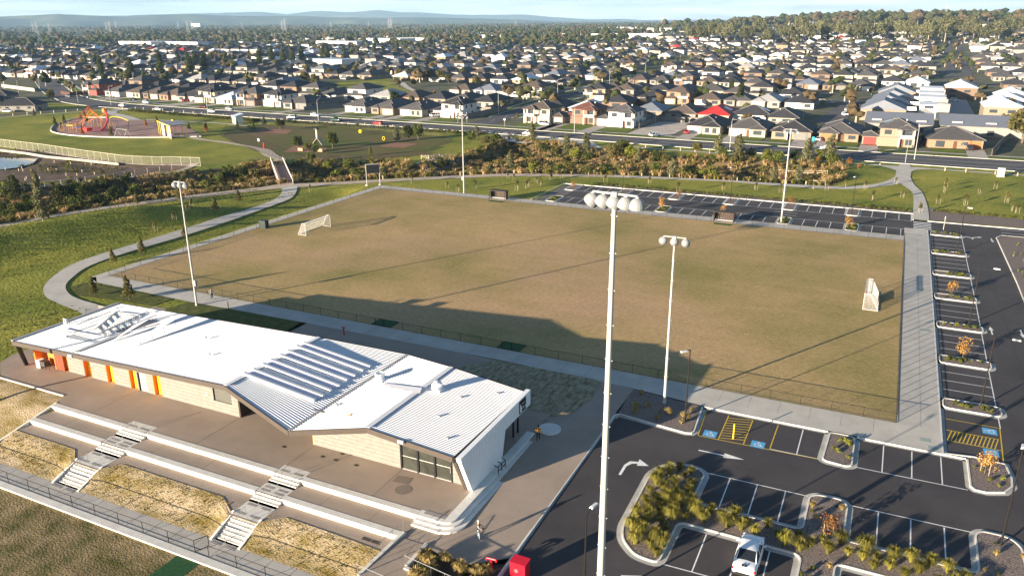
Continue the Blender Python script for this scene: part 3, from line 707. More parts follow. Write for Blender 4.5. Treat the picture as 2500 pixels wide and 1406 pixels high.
def beam(mb, a, b, w, h, up_=0.0, outw=0.0):
    a, b = Vector(a), Vector(b); d = (b-a); hd = Vector((d.x, d.y, 0)).normalized(); n = Vector((-hd.y, hd.x, 0))
    vs = []
    for p in (a, b):
        for s, z in ((outw, up_), (outw+w, up_), (outw+w, up_-h), (outw, up_-h)): vs.append(p+n*s+Vector((0, 0, z)))
    mb.add(vs, [(0, 1, 2, 3), (7, 6, 5, 4), (0, 4, 5, 1), (1, 5, 6, 2), (2, 6, 7, 3), (3, 7, 4, 0)])
    return mb
# fascia boards front and back, left edge capping, ridge cappings
for s in range(4):
    beam(MB(), A[s], A[s+1], -.12, .5, .06).build('fascia', fasc, pav)
    beam(MB(), B[s], B[s+1], .12, .35, .07).build('fascia', blackm, pav)
    mb = MB(); a, b, c, d = [Vector(q)-Vector((0, 0, .38)) for q in (A[s], A[s+1], B[s+1], B[s])]; mb.add([a, d, c, b], [(0, 1, 2, 3)]); mb.build('soffit', timber if s in (0, 3) else fasc, pav)
beam(MB(), A[0], B[0], -.45, .4, .14, .25).build('edge_capping', greym, pav)
for e in (1, 3): beam(MB(), A[e], B[e], .5, .03, .10, -.25).build('ridge_capping', roofm, pav)
beam(MB(), A[2], B[2], .22, .02, .10, -.11).build('valley_gutter', greym, pav)
mb = MB(); mb.add([A[4], B[4], tuple(Vector(B[4])+Vector((.28, 0, 0))), tuple(Vector(A[4])+Vector((.28, 0, 0)))], [(0, 3, 2, 1)]); mb.build('side_gutter', blackm, pav)
# right-hand white wall with leaning fin profile: outline in y,z at x = -32.9
xr = -32.95
fy, fz = A[4][1]-.25, A[4][2]; by, bz = B[4][1]+.35, B[4][2]
outl = [(-28.65, 0), (-22.9, 0), (-22.2, 2.65), (by, bz-1.35), (by, bz+.18), (fy, fz+.18), (fy+.15, fz-.35)]
mb = MB(); mb.add([(xr, y, z) for y, z in outl]+[(xr+.45, y, z) for y, z in outl], [tuple(range(6, -1, -1)), tuple(range(7, 14))]+[(i, (i+1) % 7, 7+(i+1) % 7, 7+i) for i in range(7)])
mb.build('side_wall', whitew, pav)
mb = MB()
for i in range(46):
    y = -29.4+i*.28
    zt_ = 2.3 if y > -22.6 else 0.0
    ylo = (y+28.65)
    z0 = 0.05 if -28.5 < y < -22.9 else (2.75+(y+22.2)*-.02 if y >= -22.9 else (-28.65-y)*2.2+.05)
    z1 = 3.85
    if z1-z0 > .3: mb.bx(xr+.45, xr+.475, y, y+.03, z0, z1)
mb.build('cladding_rib', whitew, pav)
# black fin at the front corner
mb = MB()
for x0 in (xr-.35, ):
    mb.add([(x0, -28.7, 0), (x0+.35, -28.7, 0), (x0+.35, fy, fz-.3), (x0, fy, fz-.3), (x0, -28.35, 0), (x0+.35, -28.35, 0), (x0+.35, fy+.5, fz-.3), (x0, fy+.5, fz-.3)],
           [(0, 1, 2, 3), (5, 4, 7, 6), (0, 4, 5, 1), (1, 5, 6, 2), (3, 7, 4, 0), (2, 6, 7, 3)])
mb.build('corner_fin', fasc, pav)
# left end fin
a0 = A[0]; gl = G(61, 892, 0)
mb = MB(); q = [(gl.x-.1, gl.y), (gl.x+.15, gl.y)]
mb.add([(gl.x-.1, gl.y, 0), (gl.x+.12, gl.y, 0), (a0[0]+.25, a0[1]+.1, a0[2]-.3), (a0[0], a0[1]+.1, a0[2]-.3), (gl.x-.1, gl.y+.4, 0), (gl.x+.12, gl.y+.4, 0), (a0[0]+.25, a0[1]+.6, a0[2]-.3), (a0[0], a0[1]+.6, a0[2]-.3)],
       [(0, 1, 2, 3), (5, 4, 7, 6), (0, 4, 5, 1), (1, 5, 6, 2), (3, 7, 4, 0)])
mb.build('end_fin', blackm, pav)
xl = A[0][0]+.35
MB().bx(xl, xl+.2, -27.6, -16.9, 0, 3.3).build('end_wall', orj, pav)
# block courses: the front wall is built course by course
def course_wall(x0, x1, y, h0, h1, openings=(), th=.2, name='block_course'):
    """masonry as separate courses of .2 m that run round the openings; top follows h0..h1"""
    z = 0.0; k = 0
    while z < max(h0, h1)-.02:
        zt2 = z+.2
        spans = [(x0, x1)]
        for (a, b, za, zb) in openings:
            if za < zt2-.05 and zb > z+.05:
                ns = []
                for s0, s1 in spans:
                    if b <= s0 or a >= s1: ns.append((s0, s1)); continue
                    if a > s0: ns.append((s0, a))
                    if b < s1: ns.append((b, s1))
                spans = ns
        for s0, s1 in spans:
            mb = MB()
            ha = h0+(h1-h0)*(s0-x0)/(x1-x0); hb = h0+(h1-h0)*(s1-x0)/(x1-x0)
            if min(ha, hb) <= z: continue
            ty = y+(.0 if k % 2 else .012)
            mb.bx(s0, s1, ty, y+th, z, min(zt2, ha, hb)-.001)
            mb.build(name, wallb if k % 2 else wallb2, pav)
        z = zt2; k += 1
YW = -27.05
doors = [(-82.95, -81.35), (-78.0, -77.2), (-74.2, -73.3), (-70.2, -69.3), (-66.3, -65.5)]
gx = [G(225+0, 921).x, 0]
dx = [G(x, y).x for x, y in ((166, 904), (222, 919), (276, 934), (331, 950), (389, 966))]
ops = []
for x in dx:
    ops.append((x-.62, x+.50, 0, 2.95))
win = (-63.6, -61.2, 1.25, 2.75); GD = G(342, 954).x
course_wall(-86.8, -60.35, YW, 3.3, 4.2, [o_ for o_ in ops]+[(GD-.1, GD+1.15, 0, 2.2)]+[win])
for i, x in enumerate(dx):
    MB().bx(x-.62, x-.57, YW-.02, YW+.42, 0, 2.95).build('door_reveal', orj, pav)
    MB().bx(x+.45, x+.50, YW-.0, YW+.42, 0, 2.95).build('door_reveal', orj, pav)
    o = MB().bx(x-.57, x+.45, YW+.36, YW+.42, 0.01, 2.9).build('door', yel, pav)
    MB().bx(x+.30, x+.34, YW+.30, YW+.36, .95, 1.15).build('door_handle', greym, o)
    MB().bx(x-1.35, x-.75, YW-.03, YW+.01, 2.35, 2.5).build('door_sign', mat('brass_sign', (.42, .33, .12), .5, var=.05), pav)
o = MB().bx(GD, GD+1.1, YW+.12, YW+.17, 0, 2.15).build('door', mat('grey_door', (.40, .37, .31), .7, var=.03), pav)
MB().bx(GD-.1, GD, YW-.02, YW+.1, 0, 2.2).build('door_frame', blackm, pav)
MB().bx(win[0], win[1], YW+.10, YW+.14, win[2], win[3]).build('roller_shutter', louv, pav)
mb = MB()
for i in range(9): mb.bx(win[0], win[1], YW+.085, YW+.10, win[2]+.06+i*.165, win[2]+.10+i*.165)
mb.build('shutter_slat', mat('shutter_slat_grey', (.09, .09, .08), .6, var=.02), pav)
MB().bx(win[0]-.06, win[0], YW-.02, YW+.15, win[2]-.05, win[3]).build('window_frame', blackm, pav)
for x in (-82.0, -64.6): MB().bx(x, x+.12, YW-.06, YW, 1.6, 1.85).build('wall_light', whitew, pav)
# porch at the west end: timber panels and the recess
for i in range(16):
    x = -92.4+i*.25; MB().bx(x, x+.235, -26.5, -26.45, 0, 3.3).build('timber_board', timber, pav)
for i in range(10):
    y = -26.45+i*-.065
for i in range(14):
    x = -88.3+i*.105; MB().bx(x, x+.1, -27.2+.0, -27.12, 0, 3.35).build('timber_board', timberd, pav)
MB().bx(-88.42, -88.3, -27.2, -26.4, 0, 3.35).build('timber_return', timber, pav)
for i in range(13):
    x = -62.3+i*.1; MB().bx(x-1.3, x-1.21, YW-.03, YW+.0, 3.55, 4.4).build('timber_board', timber, pav) if i < 9 else None
# recess (dark breezeway) and set-back walls
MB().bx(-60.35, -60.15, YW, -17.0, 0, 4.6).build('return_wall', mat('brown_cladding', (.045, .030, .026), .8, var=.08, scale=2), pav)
MB().bx(-60.3, -49.8, -17.3, -17.0, 0, 3.4).build('rear_wall', mat('dark_recess_wall', (.10, .09, .08), .8, var=.05), pav)  # plain dark wall at the back of the breezeway
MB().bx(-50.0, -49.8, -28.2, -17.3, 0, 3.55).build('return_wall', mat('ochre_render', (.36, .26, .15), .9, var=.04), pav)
YE = -28.2
gw = (-40.0, -34.75, .04, 2.95)
course_wall(-49.8, -33.35, YE, 3.9, 3.75, [gw])
# glazed doors: three panes, mullions, transom
pw = (gw[1]-gw[0])/3
for i in range(3):
    x0 = gw[0]+i*pw; MB().bx(x0+.05, x0+pw-.05, YE+.10, YE+.13, .08, 2.9).build('glass_pane', glass, pav)
    MB().bx(x0+.08, x0+pw-.08, YE+.085, YE+.10, 1.30, 1.36).build('pane_band', mat('frosted_band', (.45, .44, .40), .5, var=.02), pav)
for i in range(4): x0 = gw[0]+i*pw; MB().bx(x0-.09, x0+.09, YE+.0, YE+.16, 0, 2.95).build('mullion', blackm, pav)
MB().bx(gw[0], gw[1], YE+.02, YE+.14, 0, .08).build('door_sill', greym, pav)
MB().bx(-34.9, -34.84, YE-.06, YE-.0, .9, 1.5).build('door_handle', steel, pav)
for i in range(44):
    x = -45.6+i*.16
    zt3 = 4.55-(x+45.6)*.105-.30
    z0 = 3.45-(x+45.6)*.02
    if zt3 > z0: MB().bx(x, x+.145, YE-.06, YE-.01, z0, zt3).build('timber_board', timber, pav)
MB().bx(-47.1, -47.0, YE-.06, YE, 1.45, 1.6).build('wall_light', whitew, pav)
# back walls and soffit supports on the pitch side
MB().bx(-93.0, -60.4, -17.3, -17.1, 0, 3.9).build('rear_wall', wallb2, pav)
MB().bx(-49.8, -36.0, -17.9, -17.7, 0, 3.6).build('rear_wall', wallb2, pav)
MB().bx(-36.0, -33.4, -22.6, -22.4, 0, 3.6).build('glass_wall', glass, pav)
for y in (-17.9, -18.9): MB().bx(-33.4, -33.25, y, y+.15, 0, 3.2).build('column', blackm, pav)
# eaves flags at two gutter outlets
for (x, y, z) in ((A[0][0]+10.0, A[0][1]-.15, 3.95), (A[4][0]-5.2, A[4][1]-.2, 4.35)):
    MB().bx(x, x+.55, y-.2, y, z-.1, z+.12).build('gutter_box', whitew, pav)
def onroof(px, py, s, dz=0.0):
    """point on roof plane s under a sight line"""
    a, b, c = Vector(A[s]), Vector(A[s+1]), Vector(B[s]); n = (b-a).cross(c-a); d = rt2*((px-1250)/FPX)+up2*(-(py-703)/FPX)+fwd
    t = n.dot(a-CC)/n.dot(d); p = CC+d*t; return p+Vector((0, 0, dz))
# roof monitors: three long white troughs stepping down the second slope
for (l0, l1, r1, r0) in (((322, 600), (1303, 972), (1425, 915), (450, 545)), ((578, 470), (1530, 838), (1650, 775), (697, 412)), ((822, 345), (1755, 692), (1868, 635), (930, 287)), ((1046, 222), (1975, 560), (2075, 505), (1150, 177))):
    c = [onroof(540+x*.176, 810+y*.176, 1, .32) for x, y in (l0, l1, r1, r0)]
    mb = MB()
    for p, q in ((c[0], c[1]), (c[3], c[2])):
        v = (q-p).normalized(); n = Vector((-v.y, v.x, 0)).normalized()*.16
        mb.add([p-n, p+n, q+n, q-n]+[x+Vector((0, 0, -.7)) for x in (p-n, p+n, q+n, q-n)], [(0, 3, 2, 1), (0, 1, 5, 4), (1, 2, 6, 5), (2, 3, 7, 6), (3, 0, 4, 7)])
    mb.build('monitor_rim', roofm, pav)
    mb = MB(); dn = Vector((0, 0, -.34)); mb.quad(c[0]+dn, c[1]+dn, c[2]+dn*.2, c[3]+dn*.2)
    mb.build('monitor_trough', mat('trough_lining', (.55, .55, .66), .6, var=.03), pav)
    mb = MB()
    for p in (c[1], c[2]): mb.tube(p+Vector((-.1, 0, 0)), p+Vector((0, 0, -.6)), .03)
    mb.build('monitor_bracket', greym, pav)
# plant deck: sloping screens of posts and rails, upswept sheets
def Z1(x, y): return (140+x*.1202, 740+y*.1202)
def roofpt(x, y, dz=0, s=0): return onroof(*Z1(x, y), s, dz)
mb = MB()
for a, b in (((390, 480), (1080, 215)), ((1080, 215), (1660, 295)), ((330, 640), (820, 465)), ((300, 640), (0, 560)), ((330, 640), (640, 700))):
    mb.tube(roofpt(*a, .25), roofpt(*b, .25), .05)
mb.build('deck_edge_rail', greym, pav)
for (x0, y0, x1, y1, n, hh) in ((840, 560, 1290, 300, 9, 1.0), (900, 650, 1860, 330, 15, 1.0)):
    mb = MB(); top = []
    for i in range(n):
        t = i/(n-1); p = roofpt(x0+(x1-x0)*t, y0+(y1-y0)*t, 0); q = p+Vector((0, 0, hh*(.35+.65*t))); top.append(q)
        mb.tube(p, q, .035); r = p+Vector((.9, -.1, 0)); mb.tube(q, r, .03)
    mb.path(top, .05); mb.path([q+Vector((.15, -.5, .05)) for q in top], .05)
    mb.build('screen_frame', greym, pav)
    mb = MB()
    for i in range(n-1):
        p, q = top[i], top[i+1]; mb.quad(p+Vector((.02, 0, -.02)), q+Vector((.02, 0, -.02)), q+Vector((.6, -.05, -.45)), p+Vector((.6, -.05, -.45))) if i % 2 == 0 else None
    mb.build('screen_louvre', mat('white_louvre', (.72, .72, .72), .5, var=.02), pav)
mb = MB(); pts = [roofpt(*p, .02) for p in ((160, 690), (330, 640), (860, 780), (740, 810))]; mb.add(pts, [(0, 3, 2, 1)]); mb.build('walkway_sheet', mat('grey_walkway', (.42, .44, .46), .7, var=.04), pav)
mb = MB(); pts = [roofpt(*p, .09) for p in ((300, 1010), (390, 1010), (1420, 610), (1300, 600))]; mb.add(pts, [(0, 1, 2, 3)]); mb.build('walkway_sheet', MATS['grey_walkway'], pav)
mb = MB(); pts = [roofpt(*p, .05) for p in ((1150, 560), (1300, 610), (2000, 375), (1880, 330))]; mb.add(pts, [(0, 1, 2, 3)]); mb.build('deck_floor', mat('deck_grey', (.16, .17, .20), .7, var=.08, scale=1), pav)
for (a, b, c_) in (((1110, 790), (2110, 395), 1.15), ((1530, 890), (2500, 480), 1.15)):
    mb = MB(); n = 12; lo = []
    for i in range(n+1):
        t = i/n; p = roofpt(a[0]+(b[0]-a[0])*t, a[1]+(b[1]-a[1])*t, .06+c_*t)
        lo.append(p)
    w_ = Vector((-1.5, .25, -.15))
    for i in range(n): mb.quad(lo[i], lo[i+1], lo[i+1]+w_*(i+1)/n*.9+w_*.1, lo[i]+w_*i/n*.9+w_*.1)
    o = mb.build('upswept_sheet', roofm, pav)
    for i in range(2, n+1, 3): p = lo[i]; g0 = p.copy(); g0.z -= .06+c_*i/n; MB().tube(p, g0, .03).build('sheet_prop', greym, pav)
p = roofpt(195, 430, 0); mb = MB(); mb.bx(p.x-.4, p.x-.34, p.y-.1, p.y+.1, p.z-.2, p.z+.75); mb.bx(p.x, p.x+.06, p.y-.1, p.y+.1, p.z-.2, p.z+.7); mb.bx(p.x-.4, p.x+.06, p.y-.05, p.y, p.z+.55, p.z+.6); mb.build('ladder_stile', whitew, pav)
# roof extract fan and cowl, small penetrations
p = onroof(928, 928, 2, 0); mb = MB(); mb.bx(p.x-.55, p.x+.55, p.y-.55, p.y+.55, p.z-.25, p.z+.12); mb.lathe([(.42, .1), (.42, .55), (.50, .60), (.50, .78), (.40, .80), (.40, .62), (.02, .60)], 16, Matrix.Translation(p)); mb.build('extract_fan', whitew, pav)
p = onroof(1068, 952, 3, 0); mb = MB(); mb.bx(p.x-.5, p.x+.5, p.y-.5, p.y+.5, p.z-.3, p.z+.15)
M = Matrix.Translation(p+Vector((0, 0, .45))) @ Matrix.Rotation(1.2, 4, 'Y'); mb.lathe([(.0, -.5), (.35, -.45), (.52, -.1), (.52, .25), (.05, .6)], 14, M); mb.build('exhaust_cowl', whitew, pav)
mb = MB(); pts = [onroof(*q, 2, .08) for q in ((935, 936), (1030, 948), (1025, 962), (935, 942))]; mb.add(pts, [(0, 3, 2, 1)]); mb.build('flashing_strip', mat('pale_flashing', (.62, .62, .66), .6, var=.02), pav)
for (x, y, s) in ((1215, 962, 3), (1125, 971, 3), (1071, 1017, 3), (1092, 1071, 3), (822, 989, 2), (162, 822, 0), (283, 753, 0), (502, 826, 0), (511, 867, 0)):
    p = onroof(x, y, s); MB().box((p.x, p.y, p.z+.1), (.22, .16, .16), .2).build('roof_vent', greym, pav)
# black sign on the white beam
sg = MB(); sg.bx(xr+.455, xr+.50, by-2.6, by-1.15, bz-1.25, bz+.0); sg.build('sign_board', blackm, pav)
def text(body, size, loc, rot, m, parent, name='sign_lettering', ext=.004, align='LEFT'):
    cu = bpy.data.curves.new(name, 'FONT'); cu.body = body; cu.size = size; cu.extrude = ext; cu.align_x = align
    o = bpy.data.objects.new(name, cu); COL.objects.link(o); dg = bpy.context.evaluated_depsgraph_get()
    me = bpy.data.meshes.new_from_object(o.evaluated_get(dg)); bpy.data.objects.remove(o)
    me.materials.clear(); me.materials.append(m); o = bpy.data.objects.new(name, me); COL.objects.link(o)
    o.location = loc; o.rotation_euler = rot
    if parent: o.parent = parent
    return o
signw = mat('sign_white', (.85, .85, .85), .5, var=.0)
text('Casey', .42, (xr+.51, by-2.15, bz-.95), (rad(90), 0, rad(90)), signw, pav)
text('City of', .22, (xr+.51, by-2.05, bz-.45), (rad(90), 0, rad(90)), signw, pav)
mb = MB(); mb.lathe([(.0, 0), (.10, .02), (.12, .3), (.09, .55), (.0, .85)], 8, Matrix.Translation((xr+.52, by-2.38, bz-1.1))); mb.build('sign_emblem', signw, pav)
# services rail against the white wall
mb = MB()
for y in (-25.4, -24.7, -24.0): mb.tube((xr+1.3, y, 0), (xr+1.3, y, .75), .04); mb.tube((xr+1.3, y, .75), (xr+.9, y, .85), .04)
mb.tube((xr+1.3, -25.4, .75), (xr+1.3, -24.0, .75), .04); mb.tube((xr+1.3, -25.4, .35), (xr+1.3, -24.0, .35), .04)
tag(mb.build('bicycle_rack', blackm), 'black tubular bicycle rack beside the white end wall of the pavilion', 'bicycle rack')
# barbecue trolley in the west porch
t = thing('barbecue', 'white and dark steel barbecue cabinet with a chair-like frame in the timber porch', 'barbecue', (-90.2, -27.55, 0))
MB().bx(-.6, 0, -.35, .35, .02, .95).build('cabinet', whitew, t); MB().bx(0, .9, -.35, .35, .35, .95).build('hood', mat('dark_steel', (.06, .055, .05), .5, var=.05), t)
mb = MB()
for x in (.05, .95, 1.6):
    for y in (-.3, .3): mb.tube((x, y, 0), (x, y, .9 if x < 1.5 else 1.0), .02)
mb.path([(.95, -.3, .5), (1.6, -.3, .5), (1.6, .3, .5), (.95, .3, .5)], .02); mb.build('trolley_frame', blackm, t)
# ================================================================== floodlight masts
whitep = mat('white_gloss_pole', (.40, .40, .385), .4, var=.03, scale=1)
shellm = mat('floodlight_shell', (.24, .25, .26), .42, var=.04, scale=3)
lensm = mat('lamp_lens', (.75, .78, .80), .15, var=.02)
def lamp_head(mb, p, aim, s=1.0):
    """bell shaped reflector hanging under the arm at p, opening along aim"""
    aim = Vector(aim).normalized(); q = aim.to_track_quat('Z', 'Y').to_matrix().to_4x4()
    M = Matrix.Translation(Vector(p)+Vector((0, 0, -.42*s))) @ q @ Matrix.Scale(s, 4)
    mb.lathe([(.0, -.34), (.10, -.33), (.20, -.29), (.30, -.20), (.37, -.07), (.405, .08), (.41, .22), (.395, .22), (.34, .0), (.0, -.1)], 18, M)
    mb.tube(p, Vector(p)+Vector((0, 0, -.42*s))-aim*.1*s, .05*s)
    mb.box(tuple(Vector(p)+Vector((0, 0, -.10*s))), (.16*s, .16*s, .16*s), 0)
def mast(name, label, x, y, z0, h, r0, r1, aim, arm_dir, n, span, hs, group=None, box=None):
    t = thing(name, label, 'floodlight', (x, y, z0), 0, group)
    mb = MB(); mb.tube((0, 0, 0), (0, 0, h), r0, r1, 12); mb.tube((0, 0, 0), (0, 0, .25), r0*1.35, r0*1.35, 12); mb.build('mast', whitep, t, smooth=False)
    ad = Vector((math.cos(arm_dir), math.sin(arm_dir), 0))
    mb = MB(); mb.tube(ad*(-span/2)+Vector((0, 0, h+.1)), ad*(span/2)+Vector((0, 0, h+.1)), .055*hs); mb.box((0, 0, h+.05), (.30*hs, .30*hs, .3*hs), arm_dir); mb.build('cross_arm', whitep, t)
    for i in range(n):
        p = ad*(-span/2+span*i/(n-1))+Vector((0, 0, h+.1)); a2 = Vector(aim)+ad*((i-(n-1)/2)*.18)
        m2 = MB(); lamp_head(m2, p, a2, hs); m2.build('lamp_head', shellm, t, smooth=False)
    mb = MB(); k = 0
    zz = 3.0
    while zz < h-.8:
        s = 1 if k % 2 else -1
        rr = r0+(r1-r0)*zz/h; mb.box((ad.x*s*(rr+.03), ad.y*s*(rr+.03), zz), (.08, .02, .05), arm_dir); mb.box((-ad.x*s*(rr+.03), -ad.y*s*(rr+.03), zz+.04), (.08, .02, .05), arm_dir); zz += 2.1; k += 1
    mb.build('climbing_bracket', whitep, t)
    if box is not None: MB().box((math.cos(box)*(r0+.16), math.sin(box)*(r0+.16), 3.4), (.35, .3, .85), box).build('control_box', greym if name == 'x' else shellm, t)
    return t
GRP = 'floodlight masts round the pitch'
mast('floodlight_mast', 'white floodlight mast by the pavilion end of the pitch, blue-grey box on its stem', -90.2, -4.3, 0, 17.6, .155, .09, (.3, .9, -.5), rad(0), 3, 2.0, 1.05, GRP, box=0)
mast('floodlight_mast', 'white pitch floodlight mast rising from the mulched bed beside the drive', G(1622, 983).x, G(1622, 983).y, 0, 17.9, .16, .09, (-.3, .9, -.5), rad(0), 3, 2.2, 1.05, GRP)
mast('floodlight_mast', 'white pitch floodlight mast on the far touchline near the scoreboard, box halfway down', -92.7, 78.5, 0, 17.8, .155, .09, (.2, -.9, -.5), rad(0), 3, 2.0, 1.05, GRP, box=rad(180))
mast('floodlight_mast', 'white pitch floodlight mast standing in the far car park islands', G(1907, 542).x, G(1907, 542).y, 0, 18.0, .16, .09, (-.2, -.9, -.5), rad(0), 3, 2.2, 1.05, GRP)
# the tall mast of the lower oval, close to the camera
p = G(1501, 478, 29.4); mast('floodlight_mast', 'tall thick white mast with five bell-shaped lamps, rising across the whole picture', p.x+.0, p.y, -2.0, 31.4, .27, .125, (-.42, .10, -.9), rad(-7), 5, 2.6, 1.05)
# its twin over the lower oval outside the view throws the shadow seen across the pitch
mast('floodlight_mast', 'tall white mast of the lower oval whose shadow crosses the middle of the pitch', -92.0, -42.6, -1.9, 24.0, .24, .11, (-.55, -.75, -.45), rad(-7), 5, 2.5, 1.0)
# ================================================================== black car park lamps
blackp = mat('black_pole', (.016, .013, .012), .45, var=.05)
def lamp(label, x, y, z, h, ang, reach, drop=0, grp='black car park lamps'):
    t = thing('street_lamp', label, 'street lamp', (x, y, z), ang, grp)
    MB().tube((0, 0, 0), (0, 0, h), .085, .05, 8).build('pole', blackp, t)
    mb = MB(); mb.tube((0, 0, h-.06), (reach, 0, h+.0-drop), .04, .035, 6); mb.build('arm', blackp, t)
    mb = MB(); mb.bx(reach, reach+.75, -.14, .14, h-.06-drop, h+.03-drop); mb.bx(reach+.08, reach+.7, -.11, .11, h+.03-drop, h+.07-drop); mb.build('lamp_head', mat('lamp_housing', (.62, .62, .60), .4, var=.02), t)
    MB().bx(reach+.2, reach+.68, -.1, .1, h-.085-drop, h-.06-drop).build('lens', lensm, t)
    return t
for (px, py), lab, a, r in (((2336.7, 615), 'black lamp post in the eastern bays, the one by the split arrow marking', -8, .35), ((2366, 789), 'black lamp post with long flat arm in the eastern bays, halfway along', -5, 1.5), ((2394, 991), 'black lamp post with long flat arm beside the last planted island of the eastern bays', -5, 1.5)):
    g = G(px, py); lamp(lab, g.x, g.y, 0, 7.8, rad(a), r)
g = G(2443, 1332, -.2); lamp('black lamp post leaning out of the gravel island at the end of the double row', g.x, g.y, zt(g.y), 8.2, rad(80), .4)
g = G(1672.6, 1027); lamp('black lamp post beside the disabled bays at the mulched bed', g.x, g.y, 0, 7.8, rad(230), .35, .1)
p = G(1432, 1248, 7.3); lamp('black lamp post with angled white head in the drive below the pavilion', p.x, p.y, -.6, 7.6, rad(75), .5, -.3)
for i, (px, py) in enumerate(((1520, 470), (1783, 494), (2079, 521))):
    g = G(px, py); lamp('slim black lamp post on the far car park kerb, %s from the scoreboard' % nth(i), g.x, g.y, 0, 7.7, rad(250), .35)
# ================================================================== pitch fence
chainm = bpy.data.materials.new('chain_wire'); chainm.use_nodes = True
_t = chainm.node_tree; _b = _t.nodes['Principled BSDF']; _b.inputs['Base Color'].default_value = (.02, .02, .02, 1)
_w1 = _t.nodes.new('ShaderNodeTexWave'); _w1.inputs['Scale'].default_value = 4; _w1.bands_direction = 'DIAGONAL'
_g = _t.nodes.new('ShaderNodeTexCoord'); _t.links.new(_g.outputs['Object'], _w1.inputs[0])
_mt = _t.nodes.new('ShaderNodeMath'); _mt.operation = 'GREATER_THAN'; _mt.inputs[1].default_value = .86; _t.links.new(_w1.outputs['Fac'], _mt.inputs[0])
_b.inputs['Alpha'].default_value = .10
def wire_fence(name, label, pts, h=1.05, step=3.0, z=0.0, bottom=True, pm=None, wirem=None, r=.028, gates=(), group='low black fences'):
    pm = pm or blackm; t = thing(name, label, 'fence', (0, 0, 0), 0, group)
    pm_me = MB().tube((0, 0, 0), (0, 0, h+.02), r, r, 6).mesh('post', pm)
    for (x0, y0), (x1, y1) in zip(pts, pts[1:]):
        L0 = math.hypot(x1-x0, y1-y0); n = max(1, round(L0/step))
        for i in range(n+1): 
            q = i/n; inst('post', pm_me, t, (x0+(x1-x0)*q, y0+(y1-y0)*q, z))
        MB().tube((x0, y0, z+h), (x1, y1, z+h), r*.9, r*.9, 6).build('top_rail', pm, t)
        if bottom: MB().tube((x0, y0, z+.08), (x1, y1, z+.08), r*.5, r*.5, 5).build('bottom_rail', pm, t)
        mb = MB(); mb.quad((x0, y0, z+.08), (x1, y1, z+.08), (x1, y1, z+h), (x0, y0, z+h)); mb.build('wire_panel', wirem or chainm, t)
    return t
NF = 'low black fences round the pitch'
for a, b in (((-113.6, 0), (-62.6, 0)), ((-61.2, 0), (-43.9, 0)), ((-42.5, 0), (-.0, 0))):
    wire_fence('pitch_fence', {-113.6: 'low black fence on the pavilion side, from the curved path corner to the first gate', -61.2: 'low black fence on the pavilion side, short run between the two gates', -42.5: 'low black fence on the pavilion side, from the second gate to the car park'}[a[0]], [a, b], group=NF)
wire_fence('pitch_fence', 'low black wire fence along the path on the scoreboard end of the pitch', [(-113.6, .0), (-113.6, 75.0)], group=NF)
wire_fence('pitch_fence', 'low black fence along the far touchline, from the scoreboard to the first shelter', [(-113.6, 75.0), (-84.4, 75.0)], group=NF)
wire_fence('pitch_fence', 'low black wire fence on the far side of the pitch between the two shelters', [(-79.6, 75.0), (-34.6, 75.0)], group=NF)
wire_fence('pitch_fence', 'low black fence along the far touchline, from the second shelter to the corner', [(-29.7, 75.0), (0, 75.0)], group=NF)
wire_fence('pitch_fence', 'taller dark fence beside the wide jointed path, casting bar shadows', [(0, 0), (0, 75.0)], h=1.5, step=2.0, r=.04, group=NF)
for i, x in enumerate((-61.9, -43.2)):
    t = thing('gate', 'small black gate in the pitch fence facing the pavilion, ' + ('opposite the roof troughs' if i == 0 else 'opposite the dry grass bed'), 'gate', (x, 0, 0), 0, 'pitch gates')
    mb = MB(); mb.path([(-.6, 0, .1), (-.6, 0, 1.05), (.6, 0, 1.05), (.6, 0, .1), (-.6, 0, .1)], .03); mb.build('frame', blackm, t)
    MB().quad((-.6, 0, .1), (.6, 0, .1), (.6, 0, 1.05), (-.6, 0, 1.05)).build('wire_panel', chainm, t)
    tag(MB().bx(x-1.6, x+1.6, .15, 2.4, -.02, .01).build('turf_mat', syn), 'dark green matting inside the pitch gate ' + ('opposite the roof troughs' if i == 0 else 'opposite the dry grass bed'), 'mat')
# lower oval fence with an open gate at the second stair
wire_fence('oval_fence', 'low black wire fence along the lower path, west of the open gate', [(-120, -43.15), (-49.9, -43.15)], z=-1.9, h=1.1, step=2.9, group='lower oval fences')
wire_fence('oval_fence', 'low black wire fence along the lower path, from the open gate towards the ramp', [(-48.4, -43.15), (-28, -43.15)], z=-1.9, h=1.1, step=2.9, group='lower oval fences')
t = thing('gate', 'open black gate leaf swung back at the foot of the second stair', 'gate', (-49.9, -43.15, -1.9), rad(62))
mb = MB(); mb.path([(.0, 0, .1), (.0, 0, 1.1), (1.1, 0, 1.1), (1.1, 0, .1), (.0, 0, .1)], .03); mb.build('frame', blackm, t); MB().quad((0, 0, .1), (1.1, 0, .1), (1.1, 0, 1.1), (0, 0, 1.1)).build('wire_panel', chainm, t)
